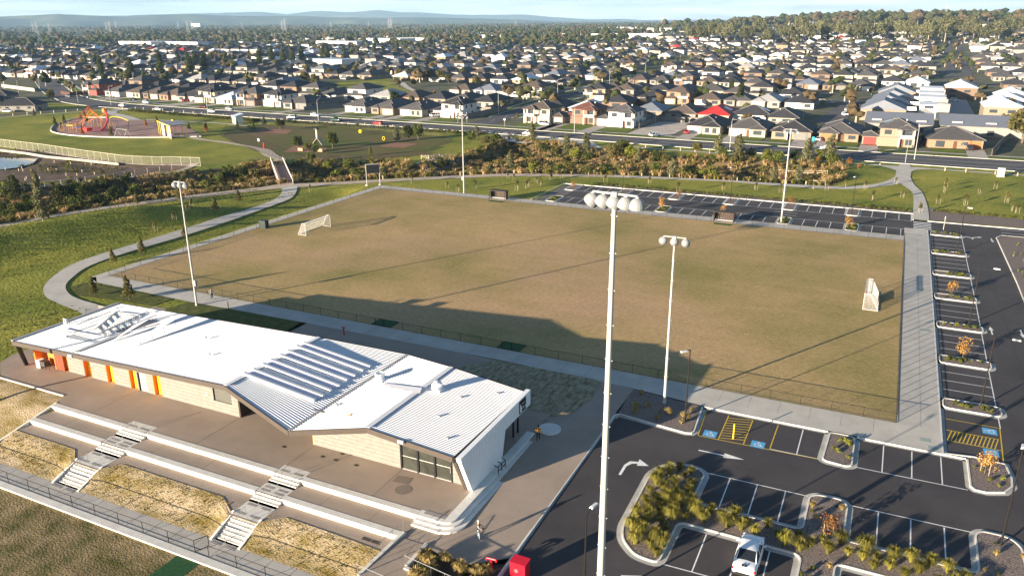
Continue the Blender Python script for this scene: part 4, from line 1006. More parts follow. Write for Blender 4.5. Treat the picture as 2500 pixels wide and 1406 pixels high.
# ================================================================== goals
netm = mat('white_net', (.75, .75, .75), .8, var=.02)
def goal(label, x, y, rz, s=1.0):
    t = thing('football_goal', label, 'goal', (x, y, 0), rz, 'portable football goals'); r = .06; W = 3.66; Hh = 2.3
    for yy in (-W, W):
        nm = 'post'; MB().tube((0, yy, 0), (0, yy, Hh), r, r, 8).build(nm, whitep, t)
        mb = MB(); mb.path([(0, yy, Hh), (-.75, yy, Hh), (-1.9, yy, .05), (0, yy, .05)], r*.9, 6); mb.build('side_frame', whitep, t)
        mb = MB()
        for i in range(1, 10):
            q = i/10; mb.tube((-.0-1.9*q, yy, .05), (-.75*q, yy, Hh), .008, .008, 3, False); z = Hh*q; mb.tube((0, yy, z), (-.75-1.15*(1-q), yy, z), .008, .008, 3, False)
        mb.build('side_net', netm, t)
    MB().tube((0, -W, Hh), (0, W, Hh), r, r, 8).build('crossbar', whitep, t)
    mb = MB(); mb.tube((-1.9, -W, .05), (-1.9, W, .05), r*.9); mb.tube((-.75, -W, Hh-.05), (-.75, W, Hh-.05), .03); mb.build('base_bar', whitep, t)
    mb = MB(); n = 48
    for i in range(n+1):
        yy = -W+2*W*i/n; mb.path([(0, yy, Hh), (-.75, yy, Hh-.08), (-1.9, yy, .06)], .007, 3)
    for i in range(1, 18):
        q = i/18; mb.tube((-.75-1.15*q, -W, (Hh-.08)*(1-q)), (-.75-1.15*q, W, (Hh-.08)*(1-q)), .007, .007, 3, False)
    for i in range(1, 5): mb.tube((-.75*i/5, -W, Hh-.03), (-.75*i/5, W, Hh-.03), .007, .007, 3, False)
    mb.build('net', netm, t); return t
g1 = G(748, 575.5); g2 = G(807, 554)
goal('white portable goal with drooping net at the scoreboard end, its frame throwing long shadows', (g1.x+g2.x)/2, (g1.y+g2.y)/2, 0)
g = G(2086, 752); t = goal('white goal folded tall at the car park end with a bundled net and dark base', -4.75, g.y+3.6, rad(180))
MB().bx(-2.05, -1.75, -3.7, -.2, 0, .55).build('counterweight', blackm, t)
MB().bx(-.1, .15, -3.75, -3.35, 0, .25).build('red_tag', mat('red_plastic', (.55, .04, .02), .6, var=.02), t)
# wooden stakes by the goal
# dugouts
def dugout(label, x, y):
    t = thing('players_shelter', label, 'shelter', (x, y, 0), 0, 'players shelters')
    brn = mat('brown_slats', (.055, .038, .030), .7, var=.08, scale=4)
    for sx in (-1, 1):
        mb = MB(); mb.tube((sx*1.9, -1.0, 0), (sx*1.9, -1.0, 2.0), .06); mb.tube((sx*1.9, .6, 0), (sx*1.9, .6, 2.15), .06); mb.build('upright', blackm, t)
        MB().bx(sx*1.9-.03, sx*1.9+.03, -.5, .6, .2, 2.0).build('side_panel', chainm if False else brn, t)
    for i in range(12): MB().bx(-1.85+i*.31, -1.85+i*.31+.27, .55, .6, .15, 2.05).build('slat', brn, t)
    MB().bx(-2.05, 2.05, -1.1, .75, 2.1, 2.2).build('roof', brn, t)
    MB().bx(-1.8, 1.8, -.25, .25, .42, .48).build('bench_seat', mat('alu_bench', (.6, .6, .58), .5, var=.02, metal=.3), t)
    MB().bx(-1.6, 1.8, -2.3, -1.25, -.02, .012).build('rubber_mat', syn, t)
dugout('small dark slatted players shelter on the far touchline, the one near the young staked trees', -82.0, 75.4)
dugout('small dark slatted players shelter on the far touchline in front of the car park bays', -32.2, 75.4)
# scoreboard
t = thing('scoreboard', 'blank black scoreboard on two white legs behind the far corner of the pitch', 'scoreboard', (0, 0, 0))
a, b = G(896, 453), G(928, 451)
for q in (a, b): MB().tube((q.x, q.y, 0), (q.x, q.y, 5.0), .09, .09, 8).build('leg', whitep, t); MB().box((q.x, q.y, .06), (.6, .6, .14), 0).build('footing', concw, t)
mb = MB(); an = math.atan2(b.y-a.y, b.x-a.x); mb.box(((a.x+b.x)/2, (a.y+b.y)/2, 4.0), ((b-a).length-.1, .25, 2.1), an); mb.build('screen', mat('screen_black', (.012, .013, .016), .5, var=.05), t)
mb = MB(); mb.box(((a.x+b.x)/2, (a.y+b.y)/2, 5.1), ((b-a).length+.2, .3, .1), an); mb.build('top_frame', whitep, t)
# box unit by the path
g = G(645, 556); tag(MB().bx(g.x-.8, g.x+.8, g.y-.5, g.y+.5, 0, 1.5).build('equipment_box', mat('dark_green_box', (.02, .03, .03), .6, var=.05)), 'dark box standing at the edge of the pitch fence on the scoreboard end', 'box')
# yellow bollards
def bollard(label, x, y, z=0, h=1.0): tag(MB().tube((0, 0, 0), (0, 0, h), .07, .07, 8).build('bollard', mat('yellow_bollard', (.75, .55, .03), .5, var=.03), loc=(x, y, z)), label, 'bollard')
g = G(558, 753); bollard('thick yellow bollard on the path by the pavilion corner', g.x, g.y)
g = G(1790, 1070, -.1); bollard('tall yellow bollard in the hatched zone between the disabled bays', g.x, g.y, -.12, 1.6)
g = G(715, 448); bollard('yellow bollard at the pitch end of the footbridge', g.x-1.2, g.y-.6); g = G(677, 402); bollard('yellow bollard at the playground end of the footbridge', g.x, g.y)
g = G(2280, 560)
# vertical sign posts
# red cabinet, hydrant
redm = mat('red_cabinet', (.62, .012, .03), .35, var=.04, scale=1)
t = thing('hydrant_cabinet', 'large glossy red fire service cabinet at the edge of the drive', 'cabinet', (G(1270, 1400, -.5).x+.1, G(1270, 1400, -.5).y-.25, -.62))
MB().bx(-.6, .6, -.45, .45, 0, 1.5).build('cabinet', redm, t); mb = MB(); mb.bx(-.64, .64, -.49, .49, 1.5, 1.55); mb.build('lid', redm, t)
MB().tube((-.1, -.45, .9), (-.1, -.47, .9), .16, .16, 16).build('emblem', mat('pale_red', (.75, .12, .12), .4, var=.02), t); MB().bx(-.01, .01, -.465, -.45, .05, 1.45).build('door_seam', blackm, t)
g = G(1200, 1390, -.5); t = thing('fire_hydrant', 'red twin-outlet fire hydrant rising from the dark planted bed', 'hydrant', (g.x, g.y, -.55))
mb = MB(); mb.tube((0, 0, 0), (0, 0, 1.0), .09, .09, 8); mb.build('riser', redm, t); mb = MB(); mb.tube((-.38, 0, 1.0), (.38, 0, 1.05), .07, .07, 8); mb.tube((-.38, 0, 1.0), (-.42, 0, .85), .09, .09, 8); mb.tube((.38, 0, 1.05), (.42, 0, .9), .09, .09, 8); mb.build('outlet_head', redm, t)
g = G(812, 826, 0); t = thing('fire_hydrant', 'dark red hydrant standing behind the pavilion roof edge', 'hydrant', (g.x+.6, g.y+1.6, 0)); MB().tube((0, 0, 0), (0, 0, 1.0), .09, .09, 8).build('riser', redm, t); MB().tube((-.3, 0, 1), (.2, 0, 1), .1, .1, 8).build('outlet_head', redm, t)
# ramp walls and rails by the forecourt
def ramp_wall(label, a, b, z0, z1, zb, rails=True):
    t = thing('ramp_wall', label, 'wall'); ax, ay = a; bx_, by_ = b
    d = Vector((bx_-ax, by_-ay)).normalized(); n = Vector((-d.y, d.x))*.14; mb = MB()
    vs = []
    for (x, y, z) in ((ax, ay, z0), (bx_, by_, z1)):
        for s in (-1, 1): vs += [(x+n.x*s, y+n.y*s, zb), (x+n.x*s, y+n.y*s, z)]
    mb.add(vs, [(0, 4, 5, 1), (2, 3, 7, 6), (1, 5, 7, 3), (0, 1, 3, 2), (4, 6, 7, 5)]); mb.build('wall', concw, t)
    if rails:
        L0 = math.hypot(bx_-ax, by_-ay); k = max(2, round(L0/1.3)+1)
        for i in range(k):
            q = i/(k-1); x, y, z = ax+(bx_-ax)*q, ay+(by_-ay)*q, z0+(z1-z0)*q; MB().tube((x, y, z), (x, y, z+1.0), .024).build('rail_post', steel, t)
        MB().tube((ax, ay, z0+1.0), (bx_, by_, z1+1.0), .026).build('handrail', steel, t); MB().tube((ax, ay, z0+.7), (bx_, by_, z1+.7), .016).build('lower_rail', steel, t) if L0 > 9 else None
    return t
ramp_wall('white ramp wall with steel handrail running down beside the lower terrace', (-35.0, -35.6), (-35.3, -41.2), -.30, -.45, -2)
ramp_wall('white ramp wall with handrail on the car park side of the ramp', (-32.6, -36.0), (-32.6, -38.9), -.35, -.35, -1.2)
ramp_wall('low white planter wall with long white handrail in front of the dark shrubs', (-32.6, -39.1), (-26.5, -39.7), -.35, -.5, -1.2)
ramp_wall('white handrail wall crossing the foot of the ramp', (-35.3, -41.3), (-31.5, -41.6), -.5, -.55, -2)
sheet('dark_bed', [(-32.4, -36.5), (-28.5, -36.9), (-27.2, -35.9), (-25.95, -35.3), (-25.95, -60), (-32.4, -60)], -.12, mat('dark_bed_soil', (.085, .06, .04), .95, scale=6, col2=(.02, .016, .012), coords='World', bump=1, detail=9))
# ================================================================== cars
def loft(secs, close=True):
    mb = MB(); k = len(secs[0])
    for s in secs: mb.v += s
    for i in range(len(secs)-1):
        for j in range(k-1): mb.face(i*k+j, i*k+j+1, (i+1)*k+j+1, (i+1)*k+j)
    mb.face(*range(k-1, -1, -1)); mb.face(*range((len(secs)-1)*k, len(secs)*k)); return mb
rubber = mat('tyre_rubber', (.012, .012, .012), .8, var=.05); rimm = mat('alloy_rim', (.45, .45, .46), .35, metal=.8, var=.03)
cglass = mat('car_glass', (.012, .016, .020), .06, var=.02, spec=.6); tailm = mat('tail_lamp', (.50, .015, .015), .2, var=.02); headm = mat('head_lamp', (.7, .72, .74), .15, var=.02); trimm = mat('car_trim', (.02, .02, .02), .6, var=.02)
def paint(name, c, r=.25): return mat(name, c, r, var=.02, spec=.6, scale=1)
CARM = {}
def car_meshes(kind):
    if kind in CARM: return CARM[kind]
    L_, W, Hh = {'sedan': (4.8, 1.84, 1.45), 'hatch': (4.2, 1.78, 1.50), 'suv': (4.7, 1.9, 1.74), 'wagon': (4.85, 1.88, 1.62), 'ute': (5.2, 1.88, 1.75)}[kind]
    hw = W/2; b = {}
    # lower body stations (x forward)
    belt = .92 if kind in ('sedan', 'hatch') else 1.05
    st = [(-.503, .52, .72, .62), (-.495, .40, .88, .76), (-.475, .32, .96, .87), (-.43, .26, 1.0, .94), (-.34, .2, 1.01, .985), (-.1, .2, 1.0, 1.0), (.15, .2, .99, 1.0), (.25, .2, .965, .985), (.34, .2, .92, .96), (.42, .24, .86, .90), (.465, .3, .78, .80), (.49, .38, .68, .68), (.5, .46, .58, .52)]
    secs = []
    for x, zb, zt_, wd in st:
        w2 = hw*wd; z1 = belt*zt_; secs.append([(x*L_, -w2*.9, zb), (x*L_, -w2, zb+.12), (x*L_, -w2*.985, (zb+z1)/2+.08), (x*L_, -w2*.93, z1-.03), (x*L_, -w2*.78, z1), (x*L_, 0, z1+.025), (x*L_, w2*.78, z1), (x*L_, w2*.93, z1-.03), (x*L_, w2*.985, (zb+z1)/2+.08), (x*L_, w2, zb+.12), (x*L_, w2*.9, zb)])
    for s in secs:
        s.append(s[0])
    b['body'] = loft([s[:-1][::-1] for s in secs])
    # cabin: (x0 base rear, x1 roof rear, x2 roof front, x3 base front)
    xr_, xa, xb, xf = {'sedan': (-.31, -.14, .10, .27), 'hatch': (-.47, -.36, .08, .26), 'suv': (-.485, -.42, .10, .24), 'wagon': (-.485, -.40, .09, .25), 'ute': (-.12, -.08, .10, .24)}[kind]
    z0 = belt*.965; wb = hw*.91; wt = hw*.72
    g = MB(); P = {}
    def pt(x, w2, z): return (x*L_, w2, z)
    zr = Hh-.03
    base = [(xr_, wb*.86), (xr_+.05, wb), (xf-.06, wb), (xf, wb*.82)]; top = [(xa, wt*.92), (xa+.02, wt), (xb-.02, wt), (xb, wt*.93)]
    lo = [pt(x, -w2, z0) for x, w2 in base]+[pt(x, w2, z0) for x, w2 in base[::-1]]; hi = [pt(x, -w2, zr-.05) for x, w2 in top]+[pt(x, w2, zr-.05) for x, w2 in top[::-1]]
    g.v = lo+hi
    for i in range(8): g.face(i, (i+1) % 8, 8+(i+1) % 8, 8+i)
    b['window_glass'] = g
    r = MB(); n = 7; rows = []
    for i in range(n):
        q = i/(n-1); x = xa-.012+(xb+.02-xa+.004)*q; ww = wt*(1.0 if 0 < i < n-1 else .95); cr_ = .035*math.sin(math.pi*q)
        rows.append([(x*L_, -ww-.01, zr-.07), (x*L_, -ww*.85, zr-.015+cr_*.6), (x*L_, 0, zr+.01+cr_), (x*L_, ww*.85, zr-.015+cr_*.6), (x*L_, ww+.01, zr-.07)])
    for rr in rows: r.v += rr
    for i in range(n-1):
        for j in range(4): r.face(i*5+j, (i+1)*5+j, (i+1)*5+j+1, i*5+j+1)
    for s in (-1, 1):    # pillars
        for (a0, a1) in ((0, 0), (2, 2), (3, 3)):
            bx_, bw = base[a0]; tx, tw = top[a1]; r.tube((bx_*L_, s*(bw+.005), z0), (tx*L_, s*(tw+.008), zr-.05), .045, .04, 5)
        r.tube((-.07*L_, s*(wb+.004), z0), (-.07*L_, s*(wt+.012), zr-.05), .035, .035, 5)
    b['roof'] = r
    wh = .34 if kind in ('sedan', 'hatch', 'wagon') else .38; t_ = MB(); rm = MB(); t_.lathe([(wh*.6, -.10), (wh*.97, -.10), (wh, -.07), (wh, .07), (wh*.97, .10), (wh*.6, .10)], 16, Matrix.Rotation(rad(90), 4, 'X')); rm.lathe([(0, .05), (wh*.25, .09), (wh*.6, .085), (wh*.62, .0), (wh*.6, -.085), (.0, -.05)], 12, Matrix.Rotation(rad(90), 4, 'X'))
    b['tyre'] = t_; b['rim'] = rm
    l = MB()
    for s in (-1, 1): l.box((-.468*L_, s*hw*.74, belt*.80), (.10, .34, .13), s*-.25)
    b['tail_light'] = [MB().box((-.474*L_, s*hw*.72, belt*.80), (.12, .36, .13), s*.28) for s in (-1, 1)]
    b['headlight'] = [MB().box((.462*L_, s*hw*.66, belt*.70), (.16, .34, .12), s*-.35) for s in (-1, 1)]
    b['mirror'] = [MB().box((.17*L_, s*(hw+.09), z0+.06), (.12, .2, .12), 0) for s in (-1, 1)]
    b['number_plate'] = MB().box((-.503*L_, 0, belt*.66), (.02, .40, .12), 0)
    b['bumper_trim'] = MB().box((-.485*L_, 0, .33), (.1, W*.8, .12), 0)
    b['grille'] = MB().box((.492*L_, 0, .42), (.05, W*.5, .2), 0)
    if kind == 'ute':
        m = MB(); m.bx(-.5*L_, -.13*L_, -hw*.95, hw*.95, belt*.95, belt*.95+.12); b['tray'] = m
    if kind in ('suv', 'wagon'):
        m = MB()
        for s in (-1, 1): m.tube((xa*L_+.1, s*wt*.8, zr+.05), (xb*L_-.1, s*wt*.8, zr+.05), .02)
        b['roof_rail'] = m
    out_ = {'_': (L_, W, Hh, wh)}
    for k, v in b.items(): out_[k] = [q.mesh(k, trimm) for q in v] if isinstance(v, list) else v.mesh(k, trimm)
    for me_ in (out_['body'], out_['roof'], out_['tyre'], out_['rim']): me_.polygons.foreach_set('use_smooth', [True]*len(me_.polygons))
    CARM[kind] = out_; return out_
def setmat(o, m):
    o.material_slots[0].link = 'OBJECT'; o.material_slots[0].material = m
def car(label, kind, color, x, y, z, rz, group, full=True):
    ms = car_meshes(kind); t = thing('parked_car', label, 'car', (x, y, z), rz, group); L_, W, Hh, wh = ms['_']
    def pc(k, m, loc=(0, 0, 0), par=None):
        v = ms[k]; v = v if isinstance(v, list) else [v]
        for me_ in v: o = inst(k, me_, par or t, loc); setmat(o, m)
        return o
    pc('body', color); pc('roof', color); pc('window_glass', cglass)
    for sx in (-.31, .30):
        for sy in (-1, 1):
            o = inst('wheel', ms['tyre'], t, (sx*L_, sy*(W/2-.10), wh)); setmat(o, rubber); o.name = 'wheel'
            r = inst('rim', ms['rim'], o, (0, 0, 0)); setmat(r, rimm)
    pc('tail_light', tailm)
    if full:
        pc('headlight', headm); pc('mirror', color); pc('number_plate', signw); pc('bumper_trim', trimm); pc('grille', trimm)
        if 'tray' in ms: pc('tray', trimm)
        if 'roof_rail' in ms: pc('roof_rail', trimm)
    return t
cw = paint('car_white', (.78, .79, .80)); cred = paint('car_red', (.50, .015, .02)); cblk = paint('car_black', (.012, .012, .015)); csil = paint('car_silver', (.42, .44, .46)); cgrn = paint('car_dark_green', (.02, .045, .035)); cmar = paint('car_maroon', (.10, .015, .02)); cblu = paint('car_pale_blue', (.30, .42, .52)); cgry = paint('car_grey', (.12, .13, .14))
g = G(1826, 1362, -.12-.3)
t = car('white sedan parked nose-in against the planted median, the only car in the car park', 'sedan', cw, g.x+.05, g.y-.15, -.12+zt(g.y), rad(90), None)
mb = MB(); mb.tube((-2.2, -.08, .95), (-2.0, -.08, .96), .07, .07, 10); mb.tube((-2.2, .12, .95), (-2.0, .12, .96), .07, .07, 10); mb.build('aerial_pods', trimm, t)
# ================================================================== people
def person(label, loc, rz, pose, top, legs, skin, hair, vest=None, sc=1.0):
    """one continuous skinned body; clothing is coloured by region, hair is a child"""
    V = []; E = []; Rr = []
    def add(p, r, par=None):
        V.append(p); Rr.append(r); i = len(V)-1
        if par is not None: E.append((par, i))
        return i
    pel = add((0, 0, .95), (.145, .11)); wa = add((0, 0, 1.10), (.13, .10), pel); ch = add((0, .01, 1.32), (.165, .115), wa); nk = add((0, 0, 1.47), (.062, .062), ch); hd = add((0, .015, 1.56), (.075, .085), nk); tp = add((0, .01, 1.70), (.068, .082), hd)
    for s in (-1, 1):
        sw = pose['stride']*s
        hip = add((s*.10, 0, .90), (.095, .10), pel); kn = add((s*.11, sw*.5+.03, .50), (.062, .065), hip); an = add((s*.11, sw-.03, .09), (.042, .045), kn); toe = add((s*.125, sw+.15, .035), (.040, .03), an)
        sh = add((s*.20, 0, 1.40), (.062, .06), ch); a = pose['arms'][0 if s < 0 else 1]
        el = add((s*(.25+a[0]), a[1]*.4, 1.14+a[2]*.2), (.045, .045), sh); wr = add((s*(.24+a[0]*.4), a[1], .92+a[2]), (.030, .028), el); pm = add((s*(.235+a[0]*.3), a[1]+.03, .86+a[2]), (.036, .018), wr)
        for f in range(4):
            l = (.075, .085, .08, .06)[f]; k1 = add((s*(.235+a[0]*.3), a[1]+.012*(f-1.5)+.04, .81+a[2]), (.0095, .0095), pm); add((s*(.228+a[0]*.3), a[1]+.014*(f-1.5)+.05, .81-l*.6+a[2]), (.008, .008), k1)
        th = add((s*(.215+a[0]*.3), a[1]+.075, .85+a[2]), (.010, .010), pm); add((s*(.21+a[0]*.3), a[1]+.09, .815+a[2]), (.008, .008), th)
    me_ = bpy.data.meshes.new('person'); me_.from_pydata(V, E, []); o = bpy.data.objects.new('person', me_); COL.objects.link(o)
    md = o.modifiers.new('skin', 'SKIN')
    for i, r in enumerate(Rr): me_.skin_vertices[0].data[i].radius = r
    me_.skin_vertices[0].data[0].use_root = True
    sm = o.modifiers.new('sub', 'SUBSURF'); sm.levels = 2; sm.render_levels = 2
    dg = bpy.context.evaluated_depsgraph_get(); m2 = bpy.data.meshes.new_from_object(o.evaluated_get(dg)); bpy.data.objects.remove(o)
    ms = [skin, top, legs, mat('shoe_pale', (.30, .30, .30), .8, var=.05), vest or top]
    m2.materials.clear()
    for m in ms: m2.materials.append(m)
    for p in m2.polygons:
        c = p.center; z = c.z; k = 0
        if z < .10: k = 3
        elif z < .97 and abs(c.x) < .20 and not (abs(c.x) > .17 and z > .74): k = 2
        elif z < 1.45 and (abs(c.x) < .20): k = 4
        elif z < 1.45 and z > (.96+(pose['arms'][0][2] if c.x < 0 else pose['arms'][1][2])): k = 1
        p.material_index = k; p.use_smooth = True
    o = bpy.data.objects.new('person', m2); COL.objects.link(o); o.location = loc; o.rotation_euler = (0, 0, rz); o.scale = (sc, sc, sc)
    tag(o, label, 'person')
    mb = MB(); mb.lathe([(.0, .115), (.06, .105), (.092, .05), (.098, -.02), (.085, -.07), (.07, -.075)], 12, Matrix.Translation((0, .0, 1.665)) @ Matrix.Diagonal((.86, 1.05, 1, 1)))
    h = mb.build('hair', hair, o, smooth=True)
    fz_ = MB()
    for s in (-1, 1): fz_.box((s*.03, .105, 1.615), (.022, .012, .012), 0)
    fz_.build('eyes', blackm, o); MB().lathe([(0, .02), (.013, .0), (.016, -.03), (0, -.035)], 6, Matrix.Translation((0, .108, 1.60))).build('nose', skin, o)
    MB().box((0, .103, 1.555), (.045, .008, .008), 0).build('mouth', mat('lip', (.35, .12, .10), .6, var=.02), o)
    for s in (-1, 1): MB().lathe([(0, .03), (.012, .02), (.014, -.02), (0, -.03)], 6, Matrix.Translation((s*.078, .01, 1.60))).build('ear', skin, o)
    return o
skin = mat('skin', (.45, .27, .19), .6, var=.04); hb = mat('hair_dark', (.02, .015, .012), .8, var=.05); hg = mat('hair_grey', (.55, .50, .45), .8, var=.05)
g = G(518, 731); person('person in a grey top and dark trousers walking along the path by the pitch fence', (g.x, g.y, .005), rad(-120), dict(stride=.14, arms=[(.03, .10, .02), (.03, -.08, .02)]), mat('grey_top', (.25, .27, .31), .9, var=.05), mat('dark_trousers', (.02, .02, .025), .9, var=.05), skin, hb)
g = G(1169, 1316, -.45); o = person('person with grey hair, black vest and pale jeans holding a controller on the forecourt', (g.x, g.y, -.006+zt(g.y)), rad(-75), dict(stride=.10, arms=[(-.02, .26, .22), (-.02, .26, .22)]), mat('pale_sleeve', (.50, .42, .40), .9, var=.05), mat('pale_jeans', (.28, .36, .42), .9, var=.06), skin, hg, vest=mat('black_vest', (.02, .02, .025), .8, var=.05))
tag(MB().box((0, 0, 0), (.18, .12, .05), 0).build('controller', trimm, loc=(g.x+.36, g.y+.07, zt(g.y)+1.06), rz=rad(-75)), 'small dark handheld controller held by the person in the black vest', 'controller')
g = G(1314, 1077, .0); person('person in an orange top and dark trousers walking at the end of the long steps', (g.x, g.y, .015), rad(-160), dict(stride=.15, arms=[(.0, .12, .02), (.0, -.1, .02)]), mat('orange_top', (.75, .28, .02), .9, var=.05), MATS['dark_trousers'], skin, hb)
# ================================================================== roads of the estate
def road_y(x): return 181.0-(.028*x if x < 0 else 0)+(0 if x > -300 else 0)
def south_y(x): return 162.5+(x*-.062 if x > -170 else 10.5+(-170-x)*.02)
NX = [60, 29, 0, -37, -67, -98, -124, -134]; 
rd = mat('road_asphalt', (.085, .082, .085), .9, var=.08, scale=.12, coords='World', scale2=5, amt2=.10)
def strip_road(name, La, Lb, z=.03, m=None, k=4): return band(name, La, Lb, z, m or rd, k)
Nl = [(300, 180.5), (150, 180.3), (60, 180), (-10, 180), (-60, 181.5), (-110, 183.5), (-165, 185.5), (-220, 187.5), (-270, 189.5), (-320, 192), (-350, 195), (-372, 200), (-392, 208), (-420, 222), (-460, 246), (-520, 284)]
Sl = [(300, 161), (150, 161), (60, 161), (-10, 162.5), (-60, 166.5), (-110, 170), (-165, 173.2), (-220, 174), (-270, 175.2), (-320, 177), (-356, 180), (-382, 187), (-405, 199), (-432, 213), (-470, 236), (-530, 274)]
strip_road('boulevard', Nl, Sl, .03)
SS = [(-147.8, 180), (-151, 215), (-156, 260), (-161, 320), (-164, 380), (-168, 440), (-176, 540), (-184, 640), (-196, 760), (-215, 900)]
strip_road('side_street', [(x-5, y) for x, y in SS], [(x+5, y) for x, y in SS], .034)
strip_road('park_road', [(-330, 183), (-338, 170), (-346, 150), (-352, 128), (-352, 100)], [(-340, 186), (-347, 170), (-355, 150), (-361, 128), (-361, 100)], .034)
CS = [(-28, 246), (-27, 262), (-26, 290), (-25, 320), (-27, 352)]
strip_road('court_road', [(x-5, y) for x, y in CS], [(x+5, y) for x, y in CS], .034)
AV = [(28, 430), (30, 560), (34, 690), (38, 860), (44, 1080)]
strip_road('avenue', [(x-8, y) for x, y in AV], [(x-1.5, y) for x, y in AV], lambda x, y: H(x, y)+.12); strip_road('avenue', [(x+1.5, y) for x, y in AV], [(x+8, y) for x, y in AV], lambda x, y: H(x, y)+.12)
for y in (270, 374, 478, 582, 690): strip_road('cross_street', [(-150-(y-187)*.08, y-4), (-80, y-4), (-36 if y < 380 else 250, y-4)], [(-150-(y-187)*.08, y+4), (-80, y+4), (-36 if y < 380 else 250, y+4)], lambda x, yy: H(x, yy)+.10)
for y in (272, 402, 500, 600, 700): strip_road('cross_street', [(-160-(y-187)*.08, y-4), (-330, y-4+8), (-560, y+22)], [(-160-(y-187)*.08, y+4), (-330, y+4+8), (-560, y+30)], lambda x, yy: H(x, yy)+.10)
# kerbs, verges, footpaths along the boulevard
mb = MB(); pl = spline(Nl, 4); strip(mb, pl[::-1], .3, .0, .12, slope=False); pl2 = spline(Sl, 4); strip(mb, pl2, .3, 0, .12, slope=False); mb.build('boulevard_kerb', concw)['kind'] = 'structure'
mb = MB(); strip(mb, [(x, y+6.0) for x, y in pl[::-1]], 1.6, .05, .05, slope=False); mb.build('footpath', conc)['kind'] = 'structure'
verge = mat('verge_lawn', (.15, .19, .03), .95, scale=.5, col2=(.075, .11, .018), coords='World', detail=8, spec=.1, scale2=5, amt2=.2)
mb = MB(); strip(mb, [(x, y+.4) for x, y in pl[::-1]], 4.6, .035, .035, slope=False); mb.build('verge', verge)['kind'] = 'structure'
sp2 = [(x, y-1.2) for x, y in [(60, 156.0), (27, 156.3), (-1, 157.2), (-20, 158), (-45, 159.5), (-60, 160.5), (-75, 161.2), (-84, 165)]]
mb = MB(); strip(mb, spline(sp2, 4)[::-1], 1.7, .02, .02, slope=False); mb.build('footpath', conc)['kind'] = 'structure'
lines('lane_line', [((60, 171.4), (-60, 174.0)), ((60, 165), (-20, 166.2)), ((-20, 166.2), (-120, 172.6)), ((-160, 176.4), (-300, 180)), ((-60, 174.0), (-125, 178))], paintw, w=.16, z=.045)
for i in range(5): lines('crossing_line', [((-139.5+i*3.2, 176.0-i*.6), (-137.5+i*3.2, 175.7-i*.6))], paintw, w=.8, z=.045)
lines('lane_line', [((-149, 190+i*12), (-149.6-i*.55, 196+i*12)) for i in range(12)], paintw, w=.14, z=.05)
mb = MB()
for s in (-1, 1): strip(mb, spline([(x+s*5.2, y) for x, y in SS[1:7]], 4), .25, 0, .12, slope=False)
mb.build('street_kerb', concw)['kind'] = 'structure'
mb = MB()
for s in (-1, 1): strip(mb, spline([(x+s*9, y) for x, y in SS[1:7]], 4), 1.5, .06, .06, slope=False)
mb.build('footpath', conc)['kind'] = 'structure'
mb = MB(); strip(mb, spline([(x-9.0+2.6, y) for x, y in SS[1:7]], 4), 2.2, .05, .05, slope=False); strip(mb, spline([(x+8.8, y) for x, y in SS[1:7]], 4), 2.8, .05, .05, slope=False); mb.build('verge', verge)['kind'] = 'structure'
# ================================================================== houses
ROOFC = {'charcoal': mat('roof_charcoal', (.038, .038, .044), .75, var=.08, scale=.8, rnd=.12), 'slate grey': mat('roof_slate', (.078, .074, .075), .75, var=.08, scale=.8, rnd=.12), 'brown': mat('roof_brown', (.095, .073, .062), .8, var=.08, scale=.8, rnd=.12),
         'pale grey': mat('roof_pale_grey', (.33, .32, .31), .6, var=.05, scale=.8, rnd=.08), 'white': mat('roof_white', (.66, .68, .70), .5, var=.03, scale=.8), 'red': mat('roof_red', (.42, .030, .030), .6, var=.06, scale=.8), 'dusky red': mat('roof_dusky', (.14, .055, .042), .8, var=.08, scale=.8), 'pale blue': mat('roof_blue', (.40, .46, .55), .45, var=.03, scale=.8), 'blue-grey': mat('roof_bluegrey', (.16, .175, .21), .6, var=.04, scale=.8)}
WALLC = {'white rendered': mat('wall_white', (.58, .57, .54), .85, var=.03, scale=1.2), 'cream': mat('wall_cream', (.37, .33, .26), .85, var=.05, scale=1.2, rnd=.1), 'tan brick': mat('wall_tan', (.29, .225, .165), .9, var=.10, scale=2, rnd=.1), 'brown brick': mat('wall_brown', (.21, .145, .105), .9, var=.12, scale=2, rnd=.1),
         'red brick': mat('wall_red', (.30, .085, .055), .9, var=.12, scale=2), 'grey brick': mat('wall_grey', (.26, .24, .22), .9, var=.08, scale=2, rnd=.1), 'orange brick': mat('wall_orange', (.32, .20, .13), .9, var=.1, scale=2)}
GARC = {'white': mat('garage_white', (.72, .70, .66), .6, var=.02), 'beige': mat('garage_beige', (.42, .36, .28), .7, var=.03), 'grey': mat('garage_grey', (.17, .165, .155), .7, var=.03), 'red': mat('garage_red', (.42, .04, .035), .6, var=.03), 'timber': mat('garage_timber', (.40, .15, .06), .7, var=.1, scale=3), 'pinkish': mat('garage_pink', (.42, .26, .22), .7, var=.05)}
hglass = mat('house_glass', (.05, .06, .07), .12, var=.1, scale=.5, spec=.6); hframe = mat('house_frame', (.55, .54, .50), .6, var=.02); fsc = mat('house_fascia', (.45, .42, .38), .7, var=.04); hdoor = mat('house_door', (.12, .05, .03), .6, var=.05); balcm = mat('balcony_render', (.62, .58, .52), .8, var=.03); capm = mat('ridge_cap_tone', (.19, .175, .165), .8, var=.05)
solar = mat('solar_cell', (.012, .016, .035), .2, var=.05, spec=.5)
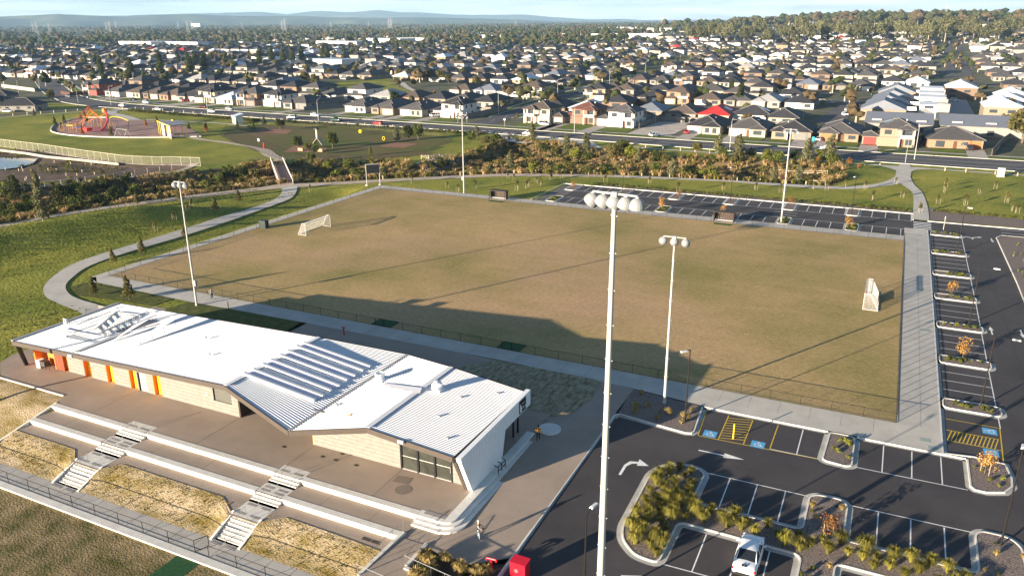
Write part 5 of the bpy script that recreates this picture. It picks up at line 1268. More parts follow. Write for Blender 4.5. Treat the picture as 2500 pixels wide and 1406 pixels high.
def hip(mb, x0, x1, y0, y1, z, pitch=.40, ov=.5, caps=None):
    x0 -= ov; x1 += ov; y0 -= ov; y1 += ov; w_ = x1-x0; d_ = y1-y0
    if w_ <= d_: h = w_/2*pitch; a = ((x0+x1)/2, y0+w_/2, z+h); b = ((x0+x1)/2, y1-w_/2, z+h)
    else: h = d_/2*pitch; a = (x0+d_/2, (y0+y1)/2, z+h); b = (x1-d_/2, (y0+y1)/2, z+h)
    c = [(x0, y0, z), (x1, y0, z), (x1, y1, z), (x0, y1, z)]; v = c+[a, b]
    if w_ <= d_: fs = [(0, 1, 4), (1, 2, 5, 4), (2, 3, 5), (3, 0, 4, 5)]; hp = ((0, 4), (1, 4), (2, 5), (3, 5), (4, 5))
    else: fs = [(0, 1, 5, 4), (1, 2, 5), (2, 3, 4, 5), (3, 0, 4)]; hp = ((0, 4), (3, 4), (1, 5), (2, 5), (4, 5))
    lo = [(p[0], p[1], z-.18) for p in c]; v += lo
    mb.add(v, fs+[(6, 7, 1, 0), (7, 8, 2, 1), (8, 9, 3, 2), (9, 6, 0, 3), (9, 8, 7, 6)])
    if caps is not None:
        for i, j in hp: caps.tube(Vector(v[i])+Vector((0, 0, .03)), Vector(v[j])+Vector((0, 0, .03)), .11, .11, 4)
    return h
PROTO = {}
def proto(kind, mir):
    """parts of one house type; origin at the centre of the front wall line, front facing -y"""
    if (kind, mir) in PROTO: return PROTO[(kind, mir)]
    s = -1 if mir else 1
    def X(a, b): return (min(a*s, b*s), max(a*s, b*s))
    P = {}; wall = MB(); roof = MB(); caps = MB(); win = []; wf = MB(); 
    def box(m, a, b, y0, y1, z0, z1): x0, x1 = X(a, b); m.bx(x0, x1, y0, y1, z0, z1)
    def window(a, b, y, z0, z1, face='y'):
        m = MB(); 
        if face == 'y': box(m, a, b, y-.04, y+.02, z0, z1)
        else: x = a*s; m.bx(x-.04, x+.04, y, b, z0, z1)
        win.append(m)
    if kind in 'ABCE':
        W_, D = {'A': (5.9, 21), 'B': (5.9, 19), 'C': (6.1, 17), 'E': (7.5, 14)}[kind]
        box(wall, -W_, W_, 0, D, 0, 2.75); hip(roof, -W_, W_, 0, D, 2.75, .42, .55, caps)
        if kind == 'A':      # garage set forward
            box(wall, -W_, -.2, -1.6, .2, 0, 2.75); x0, x1 = X(-W_, -.2); hip(roof, x0, x1, -1.6, 5.2, 2.75, .42, .5, caps); gar = (-W_+.45, -.75, -1.62); box(wall, 2.2, W_, -.7, .2, 0, 2.75); x0, x1 = X(2.2, W_); hip(roof, x0, x1, -.7, 3.4, 2.74, .42, .5)
            window(2.9, 5.1, -.72, .9, 2.1); dr = (.6, 1.6, -.03)
        elif kind == 'B':    # front room forward with its own hip, garage flush
            box(wall, -.1, W_, -1.5, .2, 0, 2.75); x0, x1 = X(-.1, W_); hip(roof, x0, x1, -1.5, 4.6, 2.75, .42, .5, caps); window(.8, 2.2, -1.52, .5, 2.2); window(3.3, 4.7, -1.52, .5, 2.2); gar = (-W_+.5, -.95, -.02); dr = (-.75, -.2, -.03)
        elif kind == 'C':
            box(wall, 1.2, W_, -1.2, .2, 0, 2.75); x0, x1 = X(1.2, W_); hip(roof, x0, x1, -1.2, 4.2, 2.75, .42, .5, caps); window(2.2, 4.9, -1.22, .8, 2.2); gar = (-W_+.4, -.8, -.02); dr = (-.2, .8, -.03)
            m = MB(); box(m, 1.0, 1.35, -1.45, -1.15, 0, 2.75); P['column'] = m
        else:                # wide, rear facing feel
            window(-5.5, -3.0, -.02, .3, 2.2); window(1.5, 3.4, -.02, .9, 2.0); gar = (3.8, 6.9, -.02); dr = (-.6, .4, -.03)
        window(-3.6, -.2, D+.03, .1, 2.2); window(2.0, 3.6, D+.03, .9, 2.1)
        for yy in (3.4, 8.2, 13.0):
            window(W_+.0, yy+1.4, yy, .9, 2.1, 'x'); window(-W_-.0, yy+2.2, yy+.8, 1.2, 2.1, 'x')
        P['fascia'] = None; ztop = 2.75; sx = 2.9
    else:                    # two storeys
        W_, D = (5.2, 16) if kind == 'D' else (5.6, 19)
        box(wall, -W_, W_, 0, D, 0, 2.8); box(wall, -W_+.3, W_-.1, .9, D-3, 2.8, 5.6); x0, x1 = X(-W_+.3, W_-.1); hip(roof, x0, x1, .9, D-3, 5.6, .42, .6, caps)
        x0, x1 = X(-W_, W_); hip(roof, x0, x1, D-3.4, D, 2.8, .42, .5)
        box(wall, -W_-4.6, -W_, 2.0, 8.5, 0, 2.7) if kind == 'D' else box(wall, -W_, -.4, -1.3, .1, 0, 2.7)
        if kind == 'D': x0, x1 = X(-W_-4.6, -W_+.2); hip(roof, x0, x1, 2.0, 8.5, 2.7, .42, .5, caps); gar = (-W_-4.2, -W_-.5, 1.98)
        else: x0, x1 = X(-W_, -.4); hip(roof, x0, x1, -1.3, 3.2, 2.7, .42, .5, caps); gar = (-W_+.4, -.9, -1.32)
        m = MB(); box(m, .6, W_-.3, -1.4, .9, 2.75, 3.0); box(m, .6, W_-.3, -1.4, -1.28, 3.0, 3.75); P['balcony'] = m
        m = MB(); box(m, .55, .85, -1.4, -1.1, 0, 5.5); box(m, W_-.5, W_-.2, -1.4, -1.1, 0, 5.5); P['column'] = m
        x0, x1 = X(.4, W_-.1); hip(roof, x0, x1, -1.4, 3.5, 5.55, .42, .4, caps)
        window(1.4, 4.2, .86, 3.2, 5.2); window(-3.6, -1.6, .86, 3.6, 5.0); window(2.6, 4.4, -.02, .6, 2.3); dr = (1.1, 2.1, -.03)
        for yy in (3.0, 7.5):
            window(W_-.1, yy+1.3, yy, 3.7, 5.0, 'x'); window(W_, yy+1.6, yy+.5, .9, 2.2, 'x'); window(-W_+.3, yy+1.3, yy, 3.9, 4.9, 'x')
        ztop = 5.6; sx = 2.5; window(-2.5, 1.0, D-2.97, 3.6, 4.9); window(-3.5, .5, D+.03, .2, 2.2)
    gd = MB(); box(gd, gar[0], gar[1], gar[2]-.04, gar[2]+.02, .02, 2.3); P['garage_door'] = gd
    m = MB(); box(m, dr[0], dr[1], dr[2]-.03, dr[2]+.03, .0, 2.2); P['front_door'] = m
    P['wall'] = wall; P['roof'] = roof; P['ridge_cap'] = caps; P['window'] = win
    m = MB(); hh = 2.75 if kind in 'ABCE' else 5.6
    m.box((s*2.2, D*.45, hh+1.75), (.35, .35, .8), 0); m.tube((s*-1.5, D*.6, hh+1.2), (s*-1.5, D*.6, hh+2.0), .06); P['vent_pipe'] = m
    w2 = W_ if kind in 'ABCE' else W_-.2
    m = MB(); a = .42; nx = 4
    for i in range(nx): 
        yy = D*.35+i*1.1; x0, x1 = sorted((-(w2*.80)*1, -(w2*.32)*1)); zf = lambda x: hh+(w2+.55-abs(x))*a+.07
        m.add([(x0, yy, zf(x0)), (x1, yy, zf(x1)), (x1, yy+1.02, zf(x1)), (x0, yy+1.02, zf(x0))], [(0, 1, 2, 3)])
    P['solar_panel'] = m
    P.pop('fascia', None)
    out_ = {}
    for k, v in P.items(): out_[k] = [q.mesh(k, hglass) for q in v] if isinstance(v, list) else v.mesh(k, hglass)
    PROTO[(kind, mir)] = (out_, W_, D); return PROTO[(kind, mir)]
HN = [0]
def GT(px, py):
    z = 0.0
    for _ in range(12): g = G(px, py, z); z += (H(g.x, g.y)-z)*.5
    return g, H(g.x, g.y)
ROOFW = ['charcoal']*13+['slate grey']*10+['brown']*4+['pale grey']*2+['blue-grey']*2+['white']
WALLW = ['cream']*6+['white rendered']*5+['tan brick']*4+['brown brick']*3+['grey brick']*2+['orange brick']
GARW = ['white']*6+['beige']*4+['grey']*3
HR = random.Random(21)
def house(kind, x, y, rz, place, roof=None, wallc=None, gar=None, mir=None, detail=2, z=None, sol=None):
    roof = roof or HR.choice(ROOFW); wallc = wallc or HR.choice(WALLW); gar = gar or HR.choice(GARW); mir = HR.random() < .5 if mir is None else mir
    ms, W_, D = proto(kind, mir); two = kind in 'DF'
    lab = '%s %s-roofed %s house, %s' % ('two-storey' if two else 'single-storey', roof.replace(' ', '-'), wallc.replace('white rendered', 'white'), place)
    t = thing('house', lab, 'house', (x, y, (H(x, y) if z is None else z)+.05), rz, 'houses of the estate')
    def pc(k, m, par=None):
        v = ms[k]; v = v if isinstance(v, list) else [v]; o = None
        for me_ in v: o = inst(k, me_, par or t); setmat(o, m)
        return o
    pc('wall', WALLC[wallc]); ro = pc('roof', ROOFC[roof])
    if detail >= 1: pc('garage_door', GARC[gar]); pc('window', hglass)
    if detail >= 2:
        pc('front_door', hdoor); pc('ridge_cap', capm if roof not in ('white', 'pale blue', 'red', 'pale grey') else ROOFC[roof], ro)
        o = pc('vent_pipe', hframe, ro)
        if 'column' in ms: pc('column', balcm)
        if 'balcony' in ms: pc('balcony', balcm)
        if (HR.random() < .3 if sol is None else sol): pc('solar_panel', solar, ro)
    elif 'balcony' in ms: pc('balcony', balcm)
    HN[0] += 1; return t
front = [  # x, y of the facade middle, kind, roof, wall, garage, mirrored, words
 (-405, 221, 'F', 'slate grey', 'red brick', 'red', True, 'on the bend of the boulevard beside the brown fence'),
 (-385, 219, 'A', 'slate grey', 'white rendered', 'white', True, 'next to the red brick house on the bend'),
 (-369.5, 219, 'B', 'brown', 'cream', 'white', False, 'second along from the red brick house on the bend'),
 (-355, 218, 'A', 'brown', 'brown brick', 'beige', True, 'behind the dark round hedge on the boulevard'),
 (-340, 216, 'B', 'brown', 'orange brick', 'pinkish', True, 'with a pinkish garage, facing the white shelter lawn'),
 (-324.5, 213.5, 'C', 'charcoal', 'cream', 'white', True, 'behind the red and silver cars on the driveway'),
 (-312.5, 213, 'F', 'charcoal', 'cream', 'beige', False, 'tall and narrow, left of the blue-roofed house'),
 (-298, 211.5, 'B', 'pale blue', 'white rendered', 'white', False, 'the only pale blue roof on the boulevard'),
 (-283, 210.5, 'F', 'slate grey', 'brown brick', 'grey', True, 'between the pale blue roof and the red-columned house'),
 (-268.5, 211, 'D', 'charcoal', 'white rendered', 'beige', False, 'with red feature columns beside the rubble heap'),
 (-252, 208, 'C', 'slate grey', 'grey brick', 'grey', True, 'beside the long steel-blue fence and reserve'),
 (-218, 207.5, 'B', 'slate grey', 'white rendered', 'white', False, 'behind the red planter wall'),
 (-202.5, 206, 'A', 'slate grey', 'tan brick', 'beige', True, 'two lots from the street corner, tan garage'),
 (-188, 205.5, 'B', 'slate grey', 'cream', 'white', False, 'behind the long white garden wall'),
 (-169, 205.5, 'D', 'charcoal', 'white rendered', 'pinkish', False, 'with a white portal on the street corner'),
 (-129.5, 203, 'D', 'brown', 'cream', 'beige', True, 'on the corner opposite the white portal house'),
 (-112.5, 208, 'D', 'dusky red', 'brown brick', 'beige', False, 'with a reddish roof and planted front bed'),
 (-96.5, 204.5, 'D', 'slate grey', 'white rendered', 'white', False, 'beside the empty concrete lot'),
 (-64.5, 200, 'B', 'charcoal', 'cream', 'white', False, 'behind the parked red hatchback'),
 (-49.5, 199, 'C', 'slate grey', 'cream', 'white', False, 'third from the empty lot with orange gate'),
 (-35, 197.5, 'C', 'charcoal', 'tan brick', 'grey', True, 'with a double grey garage and pale paving'),
 (-20.5, 199.5, 'A', 'slate grey', 'orange brick', 'timber', False, 'with the white car and blue bin beside it'),
 (-3.5, 194.0, 'D', 'slate grey', 'tan brick', 'red', False, 'the only one with a red garage door'),
 (13, 197.5, 'E', 'slate grey', 'orange brick', 'timber', False, 'wide ranch form beside the long grey fence')]
for x, y, k, ro, wa, ga, mi_, wd in front: house(k, x, y, 0 if k != 'E' else rad(8), wd.replace('left of', 'next to'), ro, wa, ga, mi_, 2, z=0)
# driveways and front lawns of the front row
drv = mat('driveway_concrete', (.40, .36, .31), .9, var=.1, scale=.3, coords='World')
D1, D2 = [], []
for (x, y, k, ro, wa, ga, mi_, wd) in front:
    s = -1 if mi_ else 1
    gx = {'A': -3.3, 'B': -3.4, 'C': -3.7, 'E': 5.3, 'D': -7.4, 'F': -3.0}[k]*s; n0 = min(pl, key=lambda p: abs(p[0]-x-gx))[1]
    D1.append([(x+gx-2.6, n0+.2), (x+gx+2.6, n0+.2), (x+gx+2.6, y-.1), (x+gx-2.6, y-.1)])
    a = (x-6.3, x+gx-2.8) if gx > 0 else (x+gx+2.8, x+6.3); D2.append([(a[0], n0+7.9), (a[1], n0+7.9), (a[1], y-1.8), (a[0], y-1.8)])
sheet('driveway', D1, .062, drv, slope=False); sheet('front_lawn', D2, .04, verge, slope=False)
ORDR = ['second', 'third', 'fourth', 'fifth', 'sixth', 'seventh', 'eighth', 'ninth', 'tenth', 'eleventh', 'twelfth', 'thirteenth', 'fourteenth', 'fifteenth', 'sixteenth']
CAND = []
def rowx(y, x0, x1, step, face, block, ri, jitter=1.0):
    x = x0
    k = 0
    while x < x1:
        CAND.append((x+HR.uniform(-.6, .6), y+HR.uniform(-1.5, 1.5)*jitter, face, block, ri, k)); x += step+HR.choice((0, 0, .6, 1.5)); k += 1
# eastern block, between the side street and the court
def sx_(y): return -147.8-(y-187)*.088
for ri, (y, f) in enumerate(((255, 1), (297, 0), (357, 1), (403, 0), (462, 1), (506, 0), (565, 1), (612, 0), (675, 1), (716, 0))):
    x1 = -40 if y < 400 else (10 if y < 420 else 12)
    rowx(y, sx_(y)+17, x1, 12.9, f, 'east', ri)
    if y > 420: rowx(y, 52, 340, 13.6, f, 'far east', ri)
for ri, (y, f) in enumerate(((259, 1), (292, 0), (388, 1), (420, 0), (486, 1), (520, 0), (588, 1), (620, 0), (688, 1), (722, 0))):
    off = 8
    rowx(y+8, -1150 if y > 270 else -420, sx_(y)-17, 13.8, f, 'west', ri)
def blocked(x, y, f):
    yc = y+10 if f == 0 else y-10
    if np_in(x, yc, PARKX): return True
    if -20 < x < 60 and 225 < yc < 425: return True
    return False
PARKX = [(-330, 400), (-300, 372), (-262, 345), (-215, 355), (-205, 335), (-232, 292), (-262, 275), (-300, 275), (-350, 330)]
def np_in(x, y, P): return bool(inpoly(np.array([[x]]), np.array([[y]]), P)[0, 0])
RED = [(-71.5, 255), ]
cnt = 0; far_list = []; 
vis = []
for c in CAND:
    x, y, f, bl, ri, k = c
    if blocked(x, y, f): continue
    px, py, dz_ = PX((x, y, 3))
    if px < -60 or px > 2560: continue
    vis.append((dz_, c))
vis.sort(key=lambda q: q[0])
for i, (dz_, (x, y, f, bl, ri, k)) in enumerate(vis):
    if cnt >= 268: far_list.append((x, y, f)); continue
    r = HR.random(); kd = 'A' if r < .27 else 'B' if r < .52 else 'C' if r < .74 else 'D' if r < .82 else 'F' if r < .90 else 'E'
    if kd == 'D': kd = 'F' 
    lo = {'east': 'east of the side street', 'west': 'west of the side street', 'far east': 'beyond the avenue'}[bl]
    roof = None
    if bl == 'east' and ri == 0 and 5 == k: roof = 'red'
    if bl == 'east' and ri == 0 and k in (8,): roof = 'white'
    if bl == 'far east' and ri == 5 and k == 3: roof = 'dusky red'
    pl_ = '%s row %s, %s along' % (ORDR[ri], lo, nth(k))
    house(kd, x, y, 0 if f == 0 else math.pi, pl_, roof, None, None, None, 2 if dz_ < 330 else (1 if dz_ < 520 else 1)); cnt += 1
pal = mat('paling_fence', (.20, .185, .165), .9, var=.10, scale=3, stretch=(6, 6, .3))
# side boundary fences and back-garden sheds of the estate, too many and too small to pick apart
fb = MB(); fr_ = random.Random(6)
for dz_, (x, y, f, bl, ri, k) in vis:
    if dz_ > 900: continue
    a, b = (y+5, y+30) if f == 0 else (y-30, y-5); z = H(x, y)
    fb.bx(x+6.35, x+6.42, a, b, z, z+1.8)
    q = y+26 if f == 0 else y-26
    if fr_.random() < .5: sx0 = x+fr_.uniform(-4, 3); fb.bx(sx0, sx0+3, q-1.2, q+1.2, z, z+2.1)
for x, y, *_r in front: fb.bx(x+6.5, x+6.57, y+6, y+32, 0, 1.8)
tag(fb.build('boundary_fence_mass', pal), kind='stuff')
# the low corner houses at the west bend
for i, (x, y, rz_, ro) in enumerate(((-372, 150, -60, 'charcoal'), (-388, 138, -60, 'blue-grey'), (-404, 126, -62, 'slate grey'), (-398, 166, 118, 'charcoal'), (-414, 154, 118, 'slate grey'), (-432, 176, -60, 'charcoal'))):
    house('C', x, y, rad(rz_+180 if False else rz_), 'in the shaded corner group below the bend, %s back' % nth(i), ro, 'grey brick', 'grey', i % 2 == 0, 2, z=0)
# townhouses and flats of the eastern compound
def box_house(label, x, y, rz, w_, d_, h, roof, wallc, kind='flat', win_=()):
    t = thing('townhouse', label, 'townhouse', (x, y, .05), rz, 'townhouses of the compound')
    MB().bx(-w_/2, w_/2, 0, d_, 0, h).build('wall', WALLC[wallc] if wallc in WALLC else wallc, t); m = MB()
    if kind == 'flat': m.bx(-w_/2-.2, w_/2+.2, -.2, d_+.2, h, h+.25)
    elif kind == 'skillion': m.add([(-w_/2-.4, -.5, h), (w_/2+.4, -.5, h), (w_/2+.4, d_+.5, h+d_*.22), (-w_/2-.4, d_+.5, h+d_*.22), (-w_/2-.4, d_+.5, h), (w_/2+.4, d_+.5, h)], [(0, 1, 2, 3), (3, 2, 5, 4), (0, 3, 4), (1, 5, 2)])
    else:
        r = w_/2*.45; m.add([(-w_/2-.5, -.5, h), (w_/2+.5, -.5, h), (w_/2+.5, d_+.5, h), (-w_/2-.5, d_+.5, h), (0, -.5, h+r), (0, d_+.5, h+r), (-w_/2-.2, -.3, h-.3), (w_/2+.2, -.3, h-.3)], [(0, 4, 5, 3), (1, 2, 5, 4), (0, 1, 4), (2, 3, 5)])
    m.build('roof', ROOFC[roof], t)
    for (fx, z0, z1, wx) in win_: MB().bx(fx-wx/2, fx+wx/2, -.05, .02, z0, z1).build('window', hglass, t)
    return t
for i, (x, w_) in enumerate(((-3.5, 21), (24.5, 30))):
    t = box_house('low unit block with blue-grey metal roof and skylights, ' + ('the shorter' if i == 0 else 'the longer'), x, 226 if i == 0 else 228, 0, w_, 12, 3.4, 'blue-grey', 'grey brick', 'skillion', [(-w_/3, .6, 2.2, 2), (0, .6, 2.2, 2), (w_/3, .6, 2.2, 2)])
    for k in range(3): MB().bx(-w_/3+k*w_/3-1.6, -w_/3+k*w_/3+1.6, 2.5, 3.1, 3.9, 4.5).build('skylight', ROOFC['pale grey'], t)
for i, (x, y) in enumerate(((-9.5, 262), (-8.5, 284), (-7, 310), (-6, 345))):
    t = box_house('grey gabled unit with pergola blades, %s back from the long roof' % nth(i), x, y, 0, 16, 16, 4.4, 'blue-grey', 'tan brick', 'gable', [(-4, 1, 2.6, 2)])
    mb = MB()
    for k in range(5): mb.bx(8.2, 11.5, 1+k*1.4, 1.25+k*1.4, 4.3+k*.15, 4.55+k*.15)
    mb.build('pergola_blade', GARC['white'], t)
for i, (x, y) in enumerate(((8.0, 276), (8.0, 297), (8.0, 318), (8.5, 345))):
    t = box_house('white flat-roofed townhouse, %s back along the lane' % nth(i), x, y, 0, 9.5, 15, 6.4 if i else 5.2, 'white', 'white rendered', 'flat', [(-1.5, 4.1, 5.2, 3.2)])
    MB().bx(1.2, 5.6, -2.0, .0, 3.0, 6.2).build('upper_box', WALLC['cream'], t); MB().bx(1.2, 5.4, -.3, -.2, .1, 2.8).build('glass_screen', hglass, t)
for i, (x, y, rf) in enumerate(((32, 276, 'white'), (36, 300, 'white'), (40, 326, 'white'), (22, 368, 'white'), (62, 300, 'blue-grey'), (64, 340, 'blue-grey'))):
    t = box_house('large gabled two-storey townhouse with white roof edge, %s from the lane end' % nth(i), x, y, 0, 13.5, 18, 5.6, rf, 'tan brick' if i != 3 else 'brown brick', 'gable', [(-3.5, 3.4, 4.6, 2.6), (2.5, 3.4, 4.6, 2.6), (-3.5, .8, 2.2, 2.6)])
sheet('compound_lane', [(14.0, 262), (24.0, 262), (25, 400), (15, 400)], .03, mat('lane_paving', (.30, .30, .30), .9, var=.05, scale=.4, coords='World'), slope=False)
sheet('vacant_lot', [(-89, 190), (-73.5, 190), (-73.5, 228), (-88, 228)], .045, mat('vacant_lot_slab', (.48, .42, .36), .95, var=.12, scale=.25, coords='World'), slope=False)
# more distant roofs: one joined mass of small hipped houses, each with its own walls, roof and colour
def far_mass(name, pts, seedn):
    rr = random.Random(seedn); mats_ = [WALLC['white rendered'], WALLC['cream'], WALLC['tan brick'], ROOFC['charcoal'], ROOFC['slate grey'], ROOFC['brown'], ROOFC['pale grey'], ROOFC['white'], ROOFC['red'], hglass]
    mb = MB()
    for x, y, f in pts:
        w_ = rr.uniform(5.2, 6.6); d_ = rr.uniform(15, 20); h = 5.4 if rr.random() < .16 else 2.8; y0 = y if f == 0 else y-d_; z = H(x, y)
        mb.cm = rr.choice((0, 0, 1, 1, 2)); mb.bx(x-w_, x+w_, y0, y0+d_, z, z+h); n0 = len(mb.f)
        mb.cm = rr.choice((3, 3, 3, 3, 4, 4, 4, 4, 5, 5, 6, 7)) if rr.random() > .005 else 8; hip(mb, x-w_, x+w_, y0, y0+d_, z+h, .42, .5)
        if rr.random() < .6: ww = rr.uniform(2.2, 3); s = rr.choice((-1, 1)); hip(mb, x+s*(w_-ww)-ww, x+s*(w_-ww)+ww, y0-1.5, y0+5, z+h, .42, .4)
        mb.cm = 9; mb.bx(x-w_*.5, x-w_*.1, y0-.03, y0, z+1, z+2.1); mb.bx(x+w_*.3, x+w_*.7, y0-.03, y0, z+1, z+2.1)
    o = mb.build(name, mats_); tag(o, kind='stuff'); return o
FR = random.Random(5); pts = list(far_list)
y = 745
while y < 1650:
    for f, yy in ((0, y), (1, y+56)):
        x = -1150
        while x < 820:
            px, py, dz_ = PX((x, yy, 3)); keep = .97
            if x < -330: keep = .97 if y < 900 else (.6 if y < 1100 else .22)
            if x > -330 and y > 1250: keep = .75
            if abs(x-37) < 14: keep = 0
            if -40 < px < 2540 and FR.random() < keep and not (-420 < x < -150 and y > 1080): pts.append((x+FR.uniform(-2, 2), yy+FR.uniform(-4, 4), f))
            x += 14.4
    y += 102 if y < 1200 else 125
far_mass('far_houses_mass', pts, 3)
# big pale sheds and shops
def shed(label, px, py, wd, dp, h, m, rf='white'):
    g, z = GT(px, py)
    t = thing('commercial_building', label, 'building', (g.x, g.y, z), rad(-6), 'pale commercial buildings'); MB().bx(-wd/2, wd/2, 0, dp, 0, h).build('wall', m, t); MB().bx(-wd/2-.4, wd/2+.4, -.4, dp+.4, h, h+.5).build('roof', ROOFC[rf], t)
    for k in range(int(wd//12)): MB().bx(-wd/2+4+k*12, -wd/2+9+k*12, -.08, 0, .5, 3).build('window', hglass, t)
wr = WALLC['white rendered']
for lab, px, py, wd, dp, h, rf in (('long low white shop building behind the row of tall eucalypts', 820, 116, 60, 35, 8, 'white'), ('second white shop building with stepped parapet behind the eucalypts', 930, 108, 60, 40, 8, 'white'), ('pale shop building east of the stepped parapet one', 1010, 104, 55, 40, 7, 'pale grey'),
    ('white hall on the rise before the dark wood', 1210, 100, 60, 30, 9, 'white'), ('long white row of terrace units at the foot of the ridge', 1470, 97, 110, 25, 8, 'white'), ('white unit row with pale roof nearer the ridge', 1560, 95, 60, 25, 7, 'white'), ('wide pale warehouse below the transmission tower', 1620, 81, 120, 60, 9, 'pale grey'), ('second pale warehouse further along under the tower', 1520, 76, 110, 60, 9, 'white'),
    ('white two-storey block among the far western roofs', 420, 116, 90, 20, 8, 'blue-grey'), ('cream hall among the far western roofs', 330, 116, 60, 20, 8, 'white'), ('white tower-like block on the plain beneath the hills', 478, 68, 60, 40, 22, 'white'), ('pale school hall with blue roof behind the street trees', 800, 168, 24, 22, 7, 'pale blue')):
    shed(lab, px, py, wd*1.35, dp, h, wr, rf)
# timber paling fences between lots
def paling(label, pts, h=1.9, m=None, z=0):
    t = thing('paling_fence', label, 'fence', (0, 0, 0), 0, 'fences between the lots'); pm_ = MB().bx(-.065, .065, -.012, .012, 0, h).mesh('paling', m or pal); n_ = 0
    for (x0, y0), (x1, y1) in zip(pts, pts[1:]):
        L0 = math.hypot(x1-x0, y1-y0); an = math.atan2(y1-y0, x1-x0); n = int(L0/2.4)
        MB().box(((x0+x1)/2, (y0+y1)/2, h*.5), (L0, .03, h*.97), an).build('board_run', m or pal, t)
        for i in range(n+1): q = i/max(1, n); MB().box((x0+(x1-x0)*q, y0+(y1-y0)*q, h/2+.03), (.11, .11, h), an).build('post', m or pal, t)
    return t
paling('tall grey paling fence round the empty concrete lot', [(-89.3, 205), (-88.5, 229), (-72.6, 229)])
paling('long steel-grey paling fence beside the reserve strip', [(-243, 203), (-232, 228), (-226, 245)], m=mat('blue_grey_fence', (.14, .15, .17), .8, var=.05))
paling('dark brown fence in front of the red brick house on the bend', [(-424, 216), (-411, 212), (-411, 224)], m=mat('dark_fence', (.09, .045, .035), .9, var=.1))
paling('grey paling fence at the white portal corner, along the side street', [(-162.5, 203), (-160.0, 226), (-160.5, 240)])
paling('long grey fence running back from the ranch house beside the scrub', [(22, 187), (27, 215), (38, 262)])
for i, x in enumerate((-222+.0,)): pass
for k, yb in enumerate((231, 327, 432)): paling('grey paling line between back gardens, %s row east of the side street' % ORDR[k], [(sx_(yb)+9, yb), (-36, yb)], 1.8)
for k, yb in enumerate((234,)): paling('grey paling line between back gardens west of the side street', [(-330, yb), (-300, yb-1), (sx_(yb)-9, yb)], 1.8)
paling('cream paling fence at the roadside on the bend', [(-505, 235), (-470, 226), (-455, 222)], m=mat('cream_fence', (.45, .40, .32), .9, var=.05))
# ================================================================== foliage
barkm = mat('bark', (.16, .12, .09), .95, var=.15, scale=3); barkp = mat('pale_bark', (.36, .32, .26), .9, var=.12, scale=2)
L_dark = leafmat('leaf_dark', (.022, .036, .010), (.085, .095, .022)); L_mid = leafmat('leaf_mid', (.040, .060, .012), (.14, .15, .030)); L_oliv = leafmat('leaf_olive', (.055, .055, .018), (.17, .15, .045)); L_gold = leafmat('leaf_gold', (.34, .17, .045), (.56, .33, .10)); L_rust = leafmat('leaf_rust', (.16, .07, .02), (.34, .16, .045)); L_lime = leafmat('leaf_lime', (.11, .13, .02), (.24, .24, .04)); L_gum = leafmat('leaf_gum', (.06, .065, .032), (.19, .18, .085), .25)
T_gr = leafmat('tussock_green', (.085, .085, .016), (.33, .29, .055), .35, .4); T_dry = leafmat('tussock_dry', (.32, .20, .08), (.70, .50, .25), .3); T_hay = leafmat('tussock_hay', (.22, .16, .05), (.50, .38, .15), .3)
def crown_mesh(name, r, h, n, leaf, seed, clumps=9, shape='oval', m=None, sparse=1.0):
    rr = np.random.RandomState(seed); C0 = []
    for i in range(clumps):
        if shape == 'column': C0.append(((rr.rand()-.5)*r*.5, (rr.rand()-.5)*r*.5, h*(.08+.86*i/(clumps-1)), r*(1-.72*(i/(clumps-1))**1.4)*.78, h/clumps*1.15))
        elif shape == 'cone': C0.append(((rr.rand()-.5)*r*.3, (rr.rand()-.5)*r*.3, h*(.1+.8*i/(clumps-1)), r*(1.02-.9*i/(clumps-1)), h/clumps*.9))
        elif shape == 'flat':
            a = rr.rand()*6.28; q = rr.rand()**.5*r*.75; C0.append((q*math.cos(a), q*math.sin(a), h*(.45+.45*rr.rand()), r*.36, h*.15))
        else:
            a = rr.rand()*6.28; q = rr.rand()**.5*r*.62; zz = rr.rand(); C0.append((q*math.cos(a), q*math.sin(a), h*(.22+.62*zz), r*.48*(1.1-.45*zz), h*.24))
    k = rr.randint(0, clumps, n); Cc = np.array(C0)[k]; d = rr.normal(size=(n, 3)); d /= np.linalg.norm(d, axis=1)[:, None]; rad_ = rr.uniform(.62, 1.06, n)**.7
    P = np.stack([Cc[:, 0]+d[:, 0]*Cc[:, 3]*rad_, Cc[:, 1]+d[:, 1]*Cc[:, 3]*rad_, Cc[:, 2]+d[:, 2]*Cc[:, 4]*rad_], 1)
    nrm = d+rr.normal(size=(n, 3))*.55; nrm /= np.linalg.norm(nrm, axis=1)[:, None]
    u = np.cross(nrm, rr.normal(size=(n, 3))); u /= np.linalg.norm(u, axis=1)[:, None]; v = np.cross(nrm, u)
    s = leaf*rr.uniform(.6, 1.3, (n, 1)); V = np.stack([P-u*s-v*s*.5, P+u*s-v*s*.4, P+u*s*.5+v*s, P-u*s*.7+v*s*.7], 1).reshape(-1, 3)
    F = np.arange(4*n).reshape(n, 4); me_ = bpy.data.meshes.new(name); me_.from_pydata(V.tolist(), [], F.tolist()); me_.materials.append(m or L_mid); me_.update(); return me_
